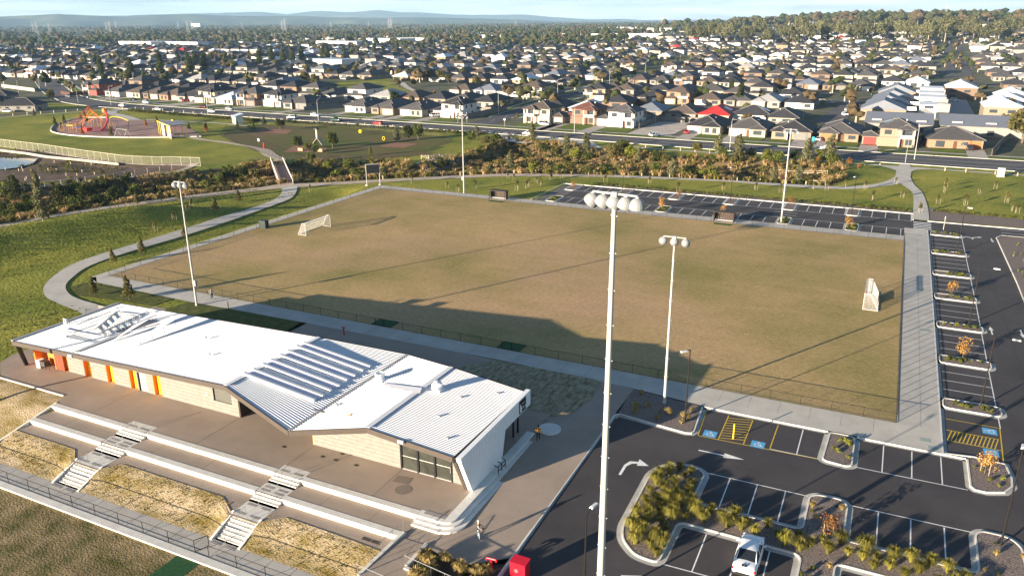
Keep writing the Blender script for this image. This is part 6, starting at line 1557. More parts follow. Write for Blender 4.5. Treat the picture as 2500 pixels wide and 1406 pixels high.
def trunk_mesh(h, r, seed, m=barkm, spread=1.0, limbs=5, top=.75):
    rr = random.Random(seed); mb = MB(); p = Vector((0, 0, 0)); q = Vector((rr.uniform(-.1, .1)*h*.1, rr.uniform(-.1, .1)*h*.1, h*.45)); mb.tube(p, q, r, r*.7, 7)
    t2 = Vector((q.x, q.y, h*top)); mb.tube(q, t2, r*.7, r*.25, 6)
    for i in range(limbs):
        a = i*2.4+rr.random(); b = q+Vector((0, 0, h*.05*i)); e = b+Vector((math.cos(a)*spread, math.sin(a)*spread, h*.22)); mb.tube(b, e, r*.38, r*.12, 5)
    return mb.mesh('trunk', m)
TP = {}
def tree_proto(key):
    if key in TP: return TP[key]
    k, v = key; sd_ = v*17+3
    if k == 'street': r = (trunk_mesh(4.6, .13, sd_, spread=.8), crown_mesh('crown', 1.9, 4.6, 1100, .17, sd_, 12, 'oval', L_mid), 1.6)
    elif k == 'round': r = (trunk_mesh(5.4, .18, sd_, spread=1.4), crown_mesh('crown', 3.1, 5.2, 1500, .26, sd_, 16, 'oval', L_oliv), 1.5)
    elif k == 'column': r = (trunk_mesh(9, .26, sd_, spread=1.2), crown_mesh('crown', 4.3, 14.5, 2200, .42, sd_, 17, 'column', L_dark), 1.2)
    elif k == 'gum': r = (trunk_mesh(12, .34, sd_, barkp, 3.0, 7), crown_mesh('crown', 6.3, 11.5, 2200, .50, sd_, 22, 'oval', L_gum), 4.2)
    elif k == 'shrub': r = (trunk_mesh(1.4, .06, sd_, spread=.6), crown_mesh('crown', 1.7, 2.7, 950, .14, sd_, 12, 'oval', L_mid), .05)
    elif k == 'wattle': r = (trunk_mesh(4.5, .11, sd_, spread=1.0), crown_mesh('crown', 1.9, 5.6, 1300, .17, sd_, 14, 'column', L_gum), .5)
    elif k == 'gold': r = (trunk_mesh(2.2, .035, sd_, spread=.7, limbs=7), crown_mesh('crown', .95, 2.1, 330, .08, sd_, 12, 'oval', L_gold), .3)
    elif k == 'sapling': r = (trunk_mesh(1.9, .03, sd_, spread=.3), crown_mesh('crown', .50, 1.5, 240, .085, sd_, 8, 'oval', L_oliv), .8)
    elif k == 'young': r = (trunk_mesh(2.4, .05, sd_, spread=.5), crown_mesh('crown', .85, 3.0, 700, .11, sd_, 10, 'cone', L_oliv), .4)
    elif k == 'rust': r = (trunk_mesh(4.0, .12, sd_, spread=1.0), crown_mesh('crown', 1.8, 4.2, 900, .18, sd_, 12, 'oval', L_rust), 1.3)
    elif k == 'poplar': r = (trunk_mesh(6.5, .15, sd_, barkp, .9), crown_mesh('crown', 1.5, 10.2, 1900, .19, sd_, 17, 'column', L_gum), .5)
    TP[key] = r; return r
def tree(name, cat, label, kind, var, x, y, z=None, sc=1.0, rz=None, group=None, leaf=None, stakes=0):
    tr, cr_, z0 = tree_proto((kind, var)); z = H(x, y) if z is None else z
    t = thing(name, label, cat, (x, y, z), FRT.uniform(0, 6.28) if rz is None else rz, group); inst('trunk', tr, t, sc=sc); o = inst('crown', cr_, t, (0, 0, z0*sc), sc=sc)
    if leaf: setmat(o, leaf)
    for i in range(stakes):
        a = i*6.28/max(1, stakes)+.5; inst('stake', STAKE, t, (math.cos(a)*.42, math.sin(a)*.42, 0))
    return t
FRT = random.Random(31); STAKE = MB().bx(-.022, .022, -.022, .022, 0, 1.3).mesh('stake', mat('stake_wood', (.36, .30, .20), .9, var=.06))
# staked saplings on the lawns, read off the photograph
sap = [(1240, 395+40), (1370, 437), (1310, 447), (1320, 452), (1398, 432), (1434, 433), (1478, 445), (1585, 448), (1535, 432), (1655, 470), (1765, 463), (1845, 463), (1985, 462), (1905, 471), (2018, 465), (2063, 458), (2112, 462), (2187, 450), (2130, 488), (2203, 482), (2308, 457), (2305, 470), (2392, 474), (2431, 461), (2290, 498), (2356, 502), (2457, 495), (2470, 515), (2482, 520), (1005, 448), (1092, 460), (540, 460), (757, 467), (730, 445), (1160, 462), (1118, 468), (1400, 418), (380, 568), (428, 550), (461, 535), (470, 525), (1262, 465), (1290, 455), (1345, 440), (1285, 460), (1255, 440), (1452, 428), (2245, 520)]
for i, (px, py) in enumerate(sap):
    g = G(px, py); where = 'on the lawn behind the far car park' if px > 1420 and px < 2230 else 'on the dry lawn beside the boulevard path' if px >= 2230 else 'on the lawn behind the shelter' if px > 1100 else 'beside the western paths'
    tree('sapling', 'sapling', 'thin staked sapling %s, %s one' % (where, nth(i)), 'sapling', i % 4, g.x, g.y, sc=FRT.uniform(.75, 1.15), group='staked saplings', stakes=3 if i % 3 else 2)
for i, (px, py, s) in enumerate(((230, 722, .9), (316, 733, 1.15), (277, 645, .85), (347, 615, .95), (395, 492, 1.0), (440, 492, 1.1), (584, 495, .9), (527, 525, 1.05), (510, 470, .9), (335, 500, .9), (450, 575, .7))):
    g = G(px, py); tree('young_tree', 'tree', 'young bushy olive tree beside the curved path, %s along it' % nth(i), 'young', i % 3, g.x, g.y, sc=s, group='young trees by the curved path')
g = G(106, 540); tree('eucalypt', 'tree', 'tall slender dark eucalypt standing alone where the gravel trail begins', 'poplar', 1, g.x, g.y, sc=.98, leaf=L_gum)
# autumn shrubs in the car park islands
for i, (px, py, s, lf) in enumerate(((2350, 872, 1.05, L_gold), (2323, 722, .95, L_gold), (2069, 556, 1.0, L_gold), (1615, 509, 1.0, L_gold), (1400, 461, .8, L_gold), (2403, 1156, 1.0, L_gold), (1658, 482, .7, L_rust), (1765, 520, .7, L_gold), (1930, 500, .8, L_rust), (2020, 1312, .9, L_rust), (1480, 490, .7, L_gold))):
    g = G(px, py, -.05 if py < 1200 else -.3); tree('autumn_tree', 'tree', 'small %s autumn tree in a car park island, %s one' % ('rust-brown' if lf is L_rust else 'golden-orange', nth(i)), 'gold', i % 3, g.x, g.y, z=-.03+zt(g.y), sc=s, group='autumn trees of the car park', leaf=lf, stakes=2 if i in (9, 5) else 0)
# shrubs and small trees over the creek
cr_list = [(1150, 350, 'shrub', 1.2), (1165, 345, 'wattle', .7), (1185, 362, 'shrub', 1.1), (1212, 352, 'shrub', 1.0), (1245, 405, 'wattle', .9), (1300, 350, 'wattle', 1.0), (1330, 365, 'shrub', 1.3), (1355, 370, 'shrub', 1.4), (1383, 372, 'wattle', 1.05), (1405, 378, 'shrub', 1.3), (1430, 375, 'wattle', 1.0), (1436, 382, 'shrub', 1.2), (1500, 385, 'shrub', 1.6), (1520, 380, 'shrub', 1.5), (1540, 385, 'shrub', 1.2), (1560, 390, 'wattle', .7), (1600, 392, 'shrub', 1.1), (1625, 395, 'shrub', 1.2), (1700, 385, 'round', .55), (1752, 385, 'wattle', 1.0), (1762, 392, 'shrub', 1.1), (1800, 400, 'wattle', 1.25), (1795, 402, 'shrub', 1.2), (1830, 395, 'shrub', 1.1), (1870, 402, 'shrub', 1.2), (1900, 405, 'shrub', 1.2), (1940, 400, 'shrub', 1.1), (1968, 405, 'wattle', 1.1), (2000, 405, 'shrub', 1.4), (2022, 407, 'wattle', 1.3), (2030, 412, 'shrub', 1.3), (2070, 418, 'rust', .5), (1995, 410, 'rust', .4), (1890, 440, 'wattle', .8), (1950, 440, 'wattle', .9), (1970, 442, 'shrub', 1.0), (2030, 438, 'shrub', .9), (1640, 440, 'wattle', .8), (1700, 430, 'shrub', 1.5), (1730, 435, 'shrub', 1.6), (1600, 435, 'shrub', 1.3), (1480, 415, 'shrub', 1.3), (1440, 415, 'shrub', 1.2), (1510, 420, 'shrub', 1.2), (1300, 430, 'shrub', 1.0), (1360, 430, 'shrub', .9), (1195, 412, 'shrub', 1.0),
           (935, 425, 'wattle', .7), (850, 410, 'shrub', 1.1), (800, 412, 'shrub', 1.0), (870, 425, 'shrub', 1.2), (960, 425, 'shrub', 1.0), (1000, 415, 'shrub', .9), (760, 405, 'shrub', 1.0), (820, 425, 'shrub', 1.1), (590, 425, 'shrub', 1.3), (560, 428, 'shrub', 1.2), (620, 425, 'shrub', 1.2), (535, 432, 'shrub', 1.0), (500, 450, 'shrub', 1.0), (470, 455, 'wattle', .5), (560, 455, 'shrub', .8), (40, 480, 'wattle', 1.1), (15, 475, 'shrub', 1.3), (70, 490, 'shrub', 1.2), (150, 475, 'shrub', 1.5), (180, 470, 'shrub', 1.4), (210, 470, 'shrub', 1.5), (10, 510, 'shrub', 1.3), (45, 515, 'shrub', 1.3), (80, 505, 'shrub', 1.4), (140, 505, 'shrub', 1.3), (175, 500, 'shrub', 1.2), (240, 490, 'shrub', 1.2), (280, 475, 'shrub', 1.3), (330, 465, 'shrub', 1.2), (190, 520, 'shrub', 1.1), (30, 540, 'shrub', 1.1), (100, 525, 'shrub', 1.0), (250, 460, 'shrub', 1.3), (300, 455, 'shrub', 1.1), (2095, 425, 'rust', .35)]
lv = [L_mid, L_dark, L_oliv, L_mid, L_lime]
for i, (px, py, k, s) in enumerate(cr_list):
    g = G(px, py, -1.0); z = H(g.x, g.y); sec = 'between the gravel trail and the boulevard' if px > 1100 else ('below the footbridge and scoreboard' if px > 480 else 'in the shaded gully near the pond')
    lf = lv[i % 5] if k == 'shrub' else None
    if px < 480: lf = L_dark if i % 3 else L_mid
    tree('creek_tree' if k == 'wattle' else 'creek_shrub', 'tree' if k == 'wattle' else 'shrub', '%s on the bank %s, %s eastward' % ({'wattle': 'tall feathery grey-green wattle', 'shrub': 'dense rounded green shrub', 'rust': 'reddish-brown shrub', 'round': 'small round tree'}[k], sec, nth(i)), k, i % 4, g.x, g.y, z=z, sc=s, group='trees and shrubs of the creek', leaf=lf)
# dog park and playground trees
for i, (px, py, k, s, lf) in enumerate(((728, 365, 'round', .62, L_dark), (752, 372, 'round', .45, L_oliv), (771, 378, 'round', .42, L_dark), (812, 362, 'round', .75, L_mid), (968, 345, 'wattle', .8, L_gum), (1000, 342, 'round', .7, L_dark), (1021, 342, 'round', .8, L_mid), (646, 308, 'young', 1.2, L_dark), (684, 318, 'round', .62, L_dark), (198, 292, 'young', .85, L_dark), (212, 300, 'young', 1.1, L_dark), (218, 275, 'young', .9, L_dark), (206, 283, 'young', .9, L_dark), (85, 285, 'young', 1.0, L_oliv), (157, 300, 'young', 1.0, L_dark), (136, 310, 'young', 1.2, L_dark), (150, 318, 'young', .9, L_oliv), (273, 335, 'young', 1.1, L_oliv), (202, 330, 'young', 1.0, L_rust), (357, 310, 'young', .9, L_rust), (384, 302, 'young', .9, L_rust), (427, 310, 'young', .9, L_dark), (462, 318, 'young', .9, L_dark), (504, 325, 'young', 1.2, L_rust), (580, 312, 'young', .8, L_dark), (620, 318, 'young', .9, L_dark), (905, 380, 'young', .9, L_mid), (760, 400, 'young', .8, L_oliv), (630, 400, 'young', .5, L_rust))):
    g = G(px, py); tree('park_tree', 'tree', 'young %s tree in the playground lawns, %s planted from the dog park' % ('dark green' if lf is L_dark else 'olive' if lf is not L_rust else 'russet', nth(i)), k, i % 3, g.x, g.y, sc=s, group='park trees', leaf=lf)
# street trees and garden trees in the estate
st = [(205-80, 245, 'round', .8), (30, 262, 'round', .5), (85, 205, 'round', .8), (100, 172, 'round', .9), (145, 168, 'column', .6), (180, 165, 'round', .8), (205, 160, 'round', .9), (248, 180, 'column', .85), (288, 172, 'round', 1.1), (320, 185, 'column', .85), (395, 186, 'column', 1.0), (437, 160, 'column', .7), (465, 182, 'column', 1.0), (478, 168, 'column', .9), (500, 180, 'column', .95), (553, 172, 'column', .9), (635, 165, 'column', 1.0), (665, 158, 'column', 1.0), (693, 160, 'column', .9), (715, 157, 'column', 1.0), (737, 155, 'column', 1.0), (790, 148, 'column', .95), (800, 150, 'column', .9), (840, 142, 'column', .9), (915, 137, 'column', .95), (935, 132, 'column', .8), (970, 130, 'column', .9), (990, 128, 'column', .9), (1022, 128, 'column', .8), (1060, 125, 'column', .8), (420, 190, 'round', .7), (480, 192, 'round', .7), (620, 198, 'round', .8), (645, 200, 'round', .8), (745, 205, 'round', 1.1), (770, 213, 'round', 1.1), (750, 180, 'round', 1.0), (775, 178, 'round', .9), (805, 190, 'round', 1.0), (842, 185, 'round', 1.1), (868, 180, 'round', .9), (912, 182, 'round', .9), (950, 187, 'round', 1.0), (975, 190, 'round', .9), (1000, 195, 'round', 1.1), (1030, 188, 'round', 1.0), (1050, 198, 'round', 1.1), (1075, 200, 'round', 1.1), (1095, 205, 'round', .9), (1130, 190, 'round', .9), (970, 215, 'round', .9), (1010, 212, 'round', .7), (1165, 223, 'round', 1.2), (945, 243, 'rust', .8), (1060, 243, 'rust', .8), (1090, 243, 'rust', .7), (1220, 200, 'rust', .9), (1245, 198, 'rust', .9), (1305, 247, 'street', .9), (1343, 240, 'street', .9), (1330, 250, 'street', .5), (1447, 225, 'street', .8), (1450, 235, 'street', .8), (1415, 215, 'street', .6), (1500, 190, 'street', .85), (1505, 188, 'round', .6), (1548, 178, 'street', 1.0), (1578, 180, 'street', .9), (1590, 190, 'street', .8), (1600, 168, 'street', 1.0), (1620, 165, 'street', 1.0), (1634, 162, 'street', .9), (1652, 158, 'street', 1.0), (1670, 155, 'street', 1.0), (1686, 158, 'street', .9), (1711, 155, 'street', .9), (1750, 137, 'street', 1.1), (1765, 135, 'street', 1.1), (1780, 133, 'street', 1.2), (1800, 130, 'street', 1.1), (1820, 125, 'street', 1.2), (1850, 120, 'street', 1.2), (1880, 118, 'round', 1.1), (1905, 110, 'round', 1.1), (1925, 106, 'round', 1.1), (1940, 103, 'round', 1.0), (1805, 258, 'column', .62), (1787, 222, 'column', .4), (2030, 150, 'round', .8), (2045, 145, 'round', 1.1), (2121, 158, 'round', .8), (2178, 155, 'round', .9), (2205, 158, 'round', .9), (2310, 160, 'street', 1.1), (2318, 150, 'street', 1.1), (2325, 140, 'street', 1.1), (2345, 145, 'street', 1.1), (2355, 160, 'street', 1.2), (2370, 170, 'street', 1.2), (2495, 350, 'round', 1.7), (2450, 305, 'round', .6), (2130, 225, 'rust', .5), (1390, 118, 'rust', 1.2), (1440, 128, 'rust', 1.3), (1460, 125, 'rust', 1.2), (1500, 122, 'rust', 1.3), (1530, 118, 'rust', 1.2), (1150, 132, 'rust', 1.4), (1195, 130, 'rust', 1.2), (1270, 245, 'young', 1.0), (1263, 290, 'young', .8), (1100, 300-8, 'young', .6), (1280, 120, 'round', 1.3), (1310, 118, 'round', 1.2), (2420, 112, 'round', 1.3), (2460, 110, 'round', 1.2), (2370, 95, 'round', 1.3), (2100, 100, 'round', 1.2), (2200, 98, 'round', 1.2), (2140, 108, 'round', 1.0)]
for i, (px, py, k, s) in enumerate(st):
    g, z = GT(px, py)
    nm = {'column': ('columnar_tree', 'tall columnar dark eucalypt'), 'round': ('round_tree', 'round-crowned green tree'), 'rust': ('rusty_tree', 'rusty autumn street tree'), 'street': ('street_tree', 'upright green street tree'), 'young': ('garden_shrub', 'bushy garden shrub')}[k]
    sec = 'among the western roofs' if px < 600 else 'round the pocket park' if px < 1180 else 'along the side street' if px < 1720 else 'towards the ridge wood' if py < 140 else 'in the eastern streets'
    tree(nm[0], 'tree' if k != 'young' else 'shrub', '%s %s, %s across the estate' % (nm[1], sec, nth(i)), k, i % 4, g.x, g.y, z=z, sc=s, group='estate trees')
# ---------------------------------------------------------------- stuff: woods
def wood(name, pts, hs, seed, mats_, tri=46):
    rr = np.random.RandomState(seed); V = []; F = []; M_ = []; o_ = 0
    base = bmesh.new(); bmesh.ops.create_icosphere(base, subdivisions=1, radius=1); bv = np.array([v.co[:] for v in base.verts]); bf = [[v.index for v in f.verts] for f in base.faces]; base.free()
    VV = []; FF = []; MM = []; o_ = 0
    for (x, y, z) in pts:
        h = rr.uniform(*hs); nb = rr.randint(3, 6); mi_ = rr.randint(0, len(mats_))
        for b in range(nb):
            r = h*rr.uniform(.20, .36); c = np.array([x+rr.uniform(-.28, .28)*h, y+rr.uniform(-.28, .28)*h, z+h*rr.uniform(.42, .88)])
            q = bv*(1+rr.uniform(-.34, .34, (len(bv), 1)))*np.array([r, r, r*.78])+c
            VV.append(q); FF += [[i+o_ for i in f] for f in bf]; MM += [mi_]*len(bf); o_ += len(bv)
        # trunk
        q = np.array([[x-.35, y, z-1], [x+.35, y, z-1], [x+.2, y, z+h*.6], [x-.2, y, z+h*.6]]); VV.append(q); FF.append([o_, o_+1, o_+2, o_+3]); MM.append(len(mats_)); o_ += 4
    me_ = bpy.data.meshes.new(name); me_.from_pydata(np.concatenate(VV).tolist(), [], FF)
    for m in mats_+[barkp]: me_.materials.append(m)
    me_.polygons.foreach_set('material_index', MM); me_.update(); o = bpy.data.objects.new(name, me_); COL.objects.link(o); o['kind'] = 'stuff'; return o
W1 = mat('wood_dark_green', (.050, .062, .022), .95, scale=.35, col2=(.012, .018, .008), coords='World', bump=1, detail=9, spec=.05); W2 = mat('wood_olive', (.085, .085, .036), .95, scale=.35, col2=(.022, .026, .012), coords='World', bump=1, detail=9, spec=.05); W3 = mat('wood_brown', (.12, .085, .045), .95, scale=.35, col2=(.035, .028, .016), coords='World', bump=1, detail=9, spec=.05)
WR = random.Random(77)
pts = []
for i in range(8200):      # wooded plain, west and middle
    d = 850+5200*WR.random()**1.7; a = WR.uniform(-1.22, -.12); x, y = CC.x+d*math.sin(a), CC.y+d*math.cos(a)
    px, py, k = PX((x, y, 8))
    if y < 900 and x > -1150: continue
    if x > -330+(-.25*(y-900)) and d < 1500: continue
    if 900 <= y < 1020 and x > -1150 and WR.random() < .6: continue
    if noise.noise(Vector((x*.0022, y*.0022, 3))) < -.22: continue
    if -30 < px < 2530: pts.append((x, y, H(x, y)))
wood('woods', pts, (8, 14.5), 5, [W1, W1, W2, W2, W3])
pts = []
for i in range(900):      # ridge wood east
    x = WR.uniform(-560, 900); y = WR.uniform(1560, 2250)+max(0, -x)*.35
    if PX((x, y, 0))[0] > -0: pts.append((x, y, H(x, y)))
for i in range(260): x = WR.uniform(-150, 800); y = WR.uniform(1420, 1600); pts.append((x, y, H(x, y)))
wood('ridge_woods', pts, (15, 25), 9, [W2, W2, W1, W3])
# the taller gums standing out along the ridge
for i in range(34):
    px = 1690+i*24+WR.uniform(-8, 8); g = G(px, 84-WR.uniform(0, 6), 20); z = H(g.x, g.y)
    tree('ridge_gum', 'tree', 'tall spreading gum with pale limbs on the wooded ridge, %s along the skyline' % nth(i), 'gum', i % 4, g.x, g.y, z=z, sc=WR.uniform(1.25, 1.8), group='gums on the ridge')
pts = []
for i in range(2100):      # scattered garden trees between far roofs
    y = WR.uniform(222, 1500)**1.0; x = WR.uniform(-1150, 620)
    if np_in(x, y, PARKX): continue
    pts.append((x, y, H(x, y)))
wood('garden_trees_mass', pts, (3.5, 9), 19, [W1, W2, W3, W2])
# ---------------------------------------------------------------- stuff: tussocks
def tuft(n, h, sp, seed, wdt=.03, arch=.5):
    rr = random.Random(seed); V = []; F = []
    for i in range(n):
        a = rr.random()*6.28; l = h*rr.uniform(.6, 1.1); s = sp*rr.uniform(.3, 1.0); bx_ = rr.uniform(0, .18)*sp; ca, sa = math.cos(a), math.sin(a); wx, wy = -sa*wdt, ca*wdt; o_ = len(V)
        for t, zz, ww in ((0, 0, 1), (.45, .68, .9), (.8, 1.0, .6), (1.0, 1-arch*.45, .15)):
            x, y, z = ca*(bx_+s*t*t), sa*(bx_+s*t*t), l*zz; V += [(x-wx*ww, y-wy*ww, z), (x+wx*ww, y+wy*ww, z)]
        F += [(o_, o_+1, o_+3, o_+2), (o_+2, o_+3, o_+5, o_+4), (o_+4, o_+5, o_+7, o_+6)]
    return V, F
def me_from(name, VF, m):
    me_ = bpy.data.meshes.new(name); me_.from_pydata(VF[0], [], VF[1]); me_.materials.append(m); me_.update(); return me_
TU = [me_from('grass_tussock', tuft(230+s*30, .7+.12*s, .62+.06*s, s, .016, .35+.1*s), T_gr) for s in range(5)]; TD = [me_from('grass_tussock', tuft(220, .8, .6, s+9, .025), T_hay) for s in range(3)]
tl = []
def scatter(poly, n, rnd_, mind=.0):
    out_ = []; xs_ = [p[0] for p in poly]; ys_ = [p[1] for p in poly]; tries = 0
    while len(out_) < n and tries < n*60:
        tries += 1; x = rnd_.uniform(min(xs_), max(xs_)); y = rnd_.uniform(min(ys_), max(ys_))
        if np_in(x, y, poly) and all((x-a)**2+(y-b)**2 > mind*mind for a, b in out_): out_.append((x, y))
    return out_
TR = random.Random(3)
zoneA = [(-18.9, -28.0), (-17.4, -29.8), (-15.8, -29.9), (-15.8, -25.0), (-15.4, -22.2), (-15.9, -17.6), (-17.5, -16.9), (-18.9, -19.4)]
zoneB = [(-15.2, -24.6), (-6.2, -24.7), (-6.2, -22.4), (-15.2, -22.3)]; zoneC = [(-6.0, -24.6), (6.0, -24.8), (5.6, -22.5), (-6.0, -22.5)]
tus = [('in the broad end of the planted median', p) for p in scatter(zoneA, 34, TR, .95)]+[('in the strip behind the white sedan', p) for p in scatter(zoneB, 16, TR, .9)]+[('in the strip east of the white sedan', p) for p in scatter(zoneC, 20, TR, 1.0)]
for i, (wd, (x, y)) in enumerate(tus):
    o = inst('grass_tussock', TU[i % 5], None, (x, y, -.03+zt(y)), TR.uniform(0, 6.28), TR.uniform(.75, 1.15)); tag(o, 'arching yellow-green grass tussock %s' % wd, 'tussock', 'grass tussocks ' + wd)
# small plants in islands
def island_plants(boxes, n, m_list, label, grp, sc=(.5, .9)):
    k = 0
    for (x0, x1, y0, y1) in boxes:
        for q in range(n):
            x, y = TR.uniform(x0, x1), TR.uniform(y0, y1); k += 1
            o = inst('low_plant', TR.choice(m_list), None, (x, y, -.03+zt(y)), TR.uniform(0, 6.28), TR.uniform(*sc)); tag(o, label, 'plant', grp)
low = [crown_mesh('low_plant', .42, .55, 150, .075, s, 6, 'oval', L_lime) for s in range(3)]
low2 = [crown_mesh('low_plant', .42, .6, 150, .075, s+5, 6, 'oval', L_mid) for s in range(3)]
island_plants([(5.0, 8.9, a+.7, b-.6) for a, b in ROWS]+[(5.0, 9.0, 82.5, 84.4)], 9, low+low2, 'low bright green plant in the islands of the eastern bays', 'low plants of the eastern islands')
island_plants([(-5.6, -3.8, -10, -6)], 7, low, 'low lime-green plant in the island beside the disabled bays', 'low plants of the first island', (.6, 1.1))
island_plants([(-25.0, -18.8, -9.6, -4.8)], 16, TD, 'small dry tuft in the mulched bed under the floodlight', 'dry tufts of the mulched bed', (.4, .8))
island_plants([(6.5, 8.9, -9.2, -5)], 5, low, 'low plant in the rounded corner island', 'low plants of the rounded island', (.4, .7))
island_plants([(-6, -3.6, -21.5, -17), (6.3, 9.0, -21.5, -16.8), (-5.8, -3.8, -30, -25.6)], 5, low2+TD, 'small sparse plant in the gravel islands of the double row', 'sparse plants of the gravel islands', (.35, .7))
island_plants([(-31.8, -26.4, -44, -36.9)], 60, low2+TD, 'dark strappy plant in the bed by the hydrant', 'strappy plants by the hydrant', (.7, 1.3))
island_plants([(x-.6, x+1.2, 79.6, 84.3) for x in FI], 6, low, 'low green plant in the near islands of the far car park', 'low plants of the far car park', (.5, .9))
def stuff_scatter(name, tv, pts, sc, mats_, seed, zoff=0.0):
    """many small tufts joined into one object"""
    rr = np.random.RandomState(seed); VV = []; FF = []; MM = []; o_ = 0
    TVs = [(np.array(v), np.array(f)) for v, f in tv]
    for (x, y, z) in pts:
        v, f = TVs[rr.randint(len(TVs))]; s = rr.uniform(*sc); a = rr.uniform(0, 6.28); c, s_ = math.cos(a)*s, math.sin(a)*s
        q = np.stack([v[:, 0]*c-v[:, 1]*s_+x, v[:, 0]*s_+v[:, 1]*c+y, v[:, 2]*s+z+zoff], 1); VV.append(q); FF.append(f+o_); MM.append(np.full(len(f), rr.randint(len(mats_)))); o_ += len(v)
    V_ = np.concatenate(VV); F_ = np.concatenate(FF); me_ = bpy.data.meshes.new(name); me_.from_pydata(V_.tolist(), [], F_.tolist())
    for m in mats_: me_.materials.append(m)
    me_.polygons.foreach_set('material_index', np.concatenate(MM)); me_.update(); o = bpy.data.objects.new(name, me_); COL.objects.link(o); o['kind'] = 'stuff'; return o
SR = np.random.RandomState(11)
N = 16000; xs_ = SR.uniform(-215, -12, N); ys_ = SR.uniform(-20, 162, N); k_ = inpoly(xs_[None], ys_[None], CREEK)[0]; xs_, ys_ = xs_[k_], ys_[k_]
zz = hfun(xs_[None], ys_[None])[0]; den = np.array([noise.noise(Vector((x*.06, y*.06, 0))) for x, y in zip(xs_, ys_)])
px_ = [PX((x, y, 0))[0] for x, y in zip(xs_, ys_)]
big = [tuft(34, .85, 1.0, s+40, .05, .7) for s in range(5)]
p1 = [(x, y, z) for x, y, z, d in zip(xs_, ys_, zz, den) if d > -.12]; p2 = [(x, y, z) for x, y, z, d in zip(xs_, ys_, zz, den) if d <= -.12]
stuff_scatter('creek_grass', big, p1, (.8, 1.8), [T_dry, T_dry, T_hay, T_gr], 1)
stuff_scatter('creek_grass', big, p2, (.6, 1.4), [T_hay, T_gr, L_oliv, L_dark], 2)
def cm(n, r, h, lf, seed):
    me_ = crown_mesh('tmp', r, h, n, lf, seed, 7, 'oval', L_mid); v = [tuple(q.co) for q in me_.vertices]; f = [tuple(p.vertices) for p in me_.polygons]; bpy.data.meshes.remove(me_); return v, f
ub = [cm(110, .9, 1.2, .13, s) for s in range(4)]
idx = SR.choice(len(xs_), 520, replace=False); stuff_scatter('creek_undergrowth', ub, [(xs_[i], ys_[i], zz[i]) for i in idx], (.7, 1.6), [L_dark, L_mid, L_oliv], 3)
# ground-cover edge of the mulch verges and the shrub border of the playground lawn
pts = [(SR.uniform(-70, 1), 101.0+SR.uniform(-.8, 1.2), -.05) for i in range(420)]+[(SR.uniform(5, 40), 103.2+SR.uniform(-.9, 1.0), -.05) for i in range(300)]
stuff_scatter('ground_cover', ub, pts, (.22, .45), [L_lime, L_oliv], 4)
pts = [(-316+(82*t)+SR.uniform(-1.2, 1.2), 171.5-t*7.5+SR.uniform(-1.0, 1.0), -.05) for t in SR.uniform(0, 1, 330)]
stuff_scatter('border_undergrowth', ub, pts, (.6, 1.1), [L_mid, L_oliv, L_dark], 5)
pts = [(-225+t*92+SR.uniform(-1, 1), 166.3+t*.2*0+SR.uniform(-1.0, 1.0)-0*t, -.05) for t in SR.uniform(0, 1, 200)]
stuff_scatter('border_undergrowth', ub, pts, (.6, 1.1), [L_mid, L_oliv, L_dark], 6)
# rough grass blades over the mound and lawns near the camera for a broken surface
N = 9000; xs2 = SR.uniform(-165, -80, N); ys2 = SR.uniform(-40, 62, N); k2 = (ys2 < 75) & ((xs2 < -127) | ((ys2 < -12) & (xs2 < -99))); xs2, ys2 = xs2[k2], ys2[k2]; z2 = hfun(xs2[None], ys2[None])[0]
sm_ = [tuft(9, .20, .16, s+70, .03) for s in range(4)]
stuff_scatter('lawn_grass', sm_, list(zip(xs2, ys2, z2)), (.7, 1.5), [L_mid, L_oliv, L_lime], 7)
pts = []
for x0, x1, y0, y1 in ((-80, -71, -41, -38), (-66, -51, -41, -37.8), (-47, -35.5, -41, -37.9)):
    for i in range(int((x1-x0)*28)):
        x, y = SR.uniform(x0, x1), SR.uniform(y0, y1); t = (-37.5-y)/3.8; t = min(1, max(0, t)); pts.append((x, y, -.86-1.0*(t*t*(3-2*t)*.55+t*.45)))
stuff_scatter('slope_grass', sm_, pts, (.35, .8), [T_hay, T_gr, T_hay], 8)
pts = [(SR.uniform(16.5, 40), SR.uniform(-40, 84), 0) for i in range(500)]; stuff_scatter('east_bed_grass', sm_, pts, (1, 2), [L_lime, T_hay], 9)
# ================================================================== paths over the lawns
hz = lambda x, y: H(x, y)+.10
curve_R = [(-133.6, 68.8), (-128.9, 62.6), (-125.5, 56.5), (-124.2, 48), (-123.2, 38), (-122.6, 25), (-122.5, 13), (-121.2, 2.7), (-117.8, -3.5), (-114.7, -6.8), (-110.8, -8.9), (-107.1, -9.8), (-101.9, -10.4), (-95.5, -12.6), (-93.0, -16)]
curve_L = [(-136.4, 66.0), (-132.3, 61.6), (-128.6, 55), (-126.9, 46.5), (-126.2, 37), (-126.0, 25.4), (-125.7, 15), (-124.9, 3), (-121.5, -3.8), (-117.6, -8.3), (-113.3, -11.0), (-109, -12.2), (-102.1, -13.6), (-98.5, -16), (-97.5, -20)]
band('curved_path', curve_R, curve_L, lambda x, y: H(x, y)+.13, conc, 6)
TT = [(-175, -12), (-162.6, 13.8), (-161, 22.8), (-157.5, 33.9), (-152.8, 43.7), (-147, 54), (-140.6, 64), (-139.0, 68.4), (-127.7, 76.9), (-113.9, 89.1), (-104, 97), (-92.3, 105.0), (-67.5, 113.8), (-42.1, 118.6), (-31.9, 119.3), (-16.4, 121.2), (-9.7, 125.0), (-5.2, 131.5), (-2.8, 140), (-2.5, 146), (-2.5, 157)]
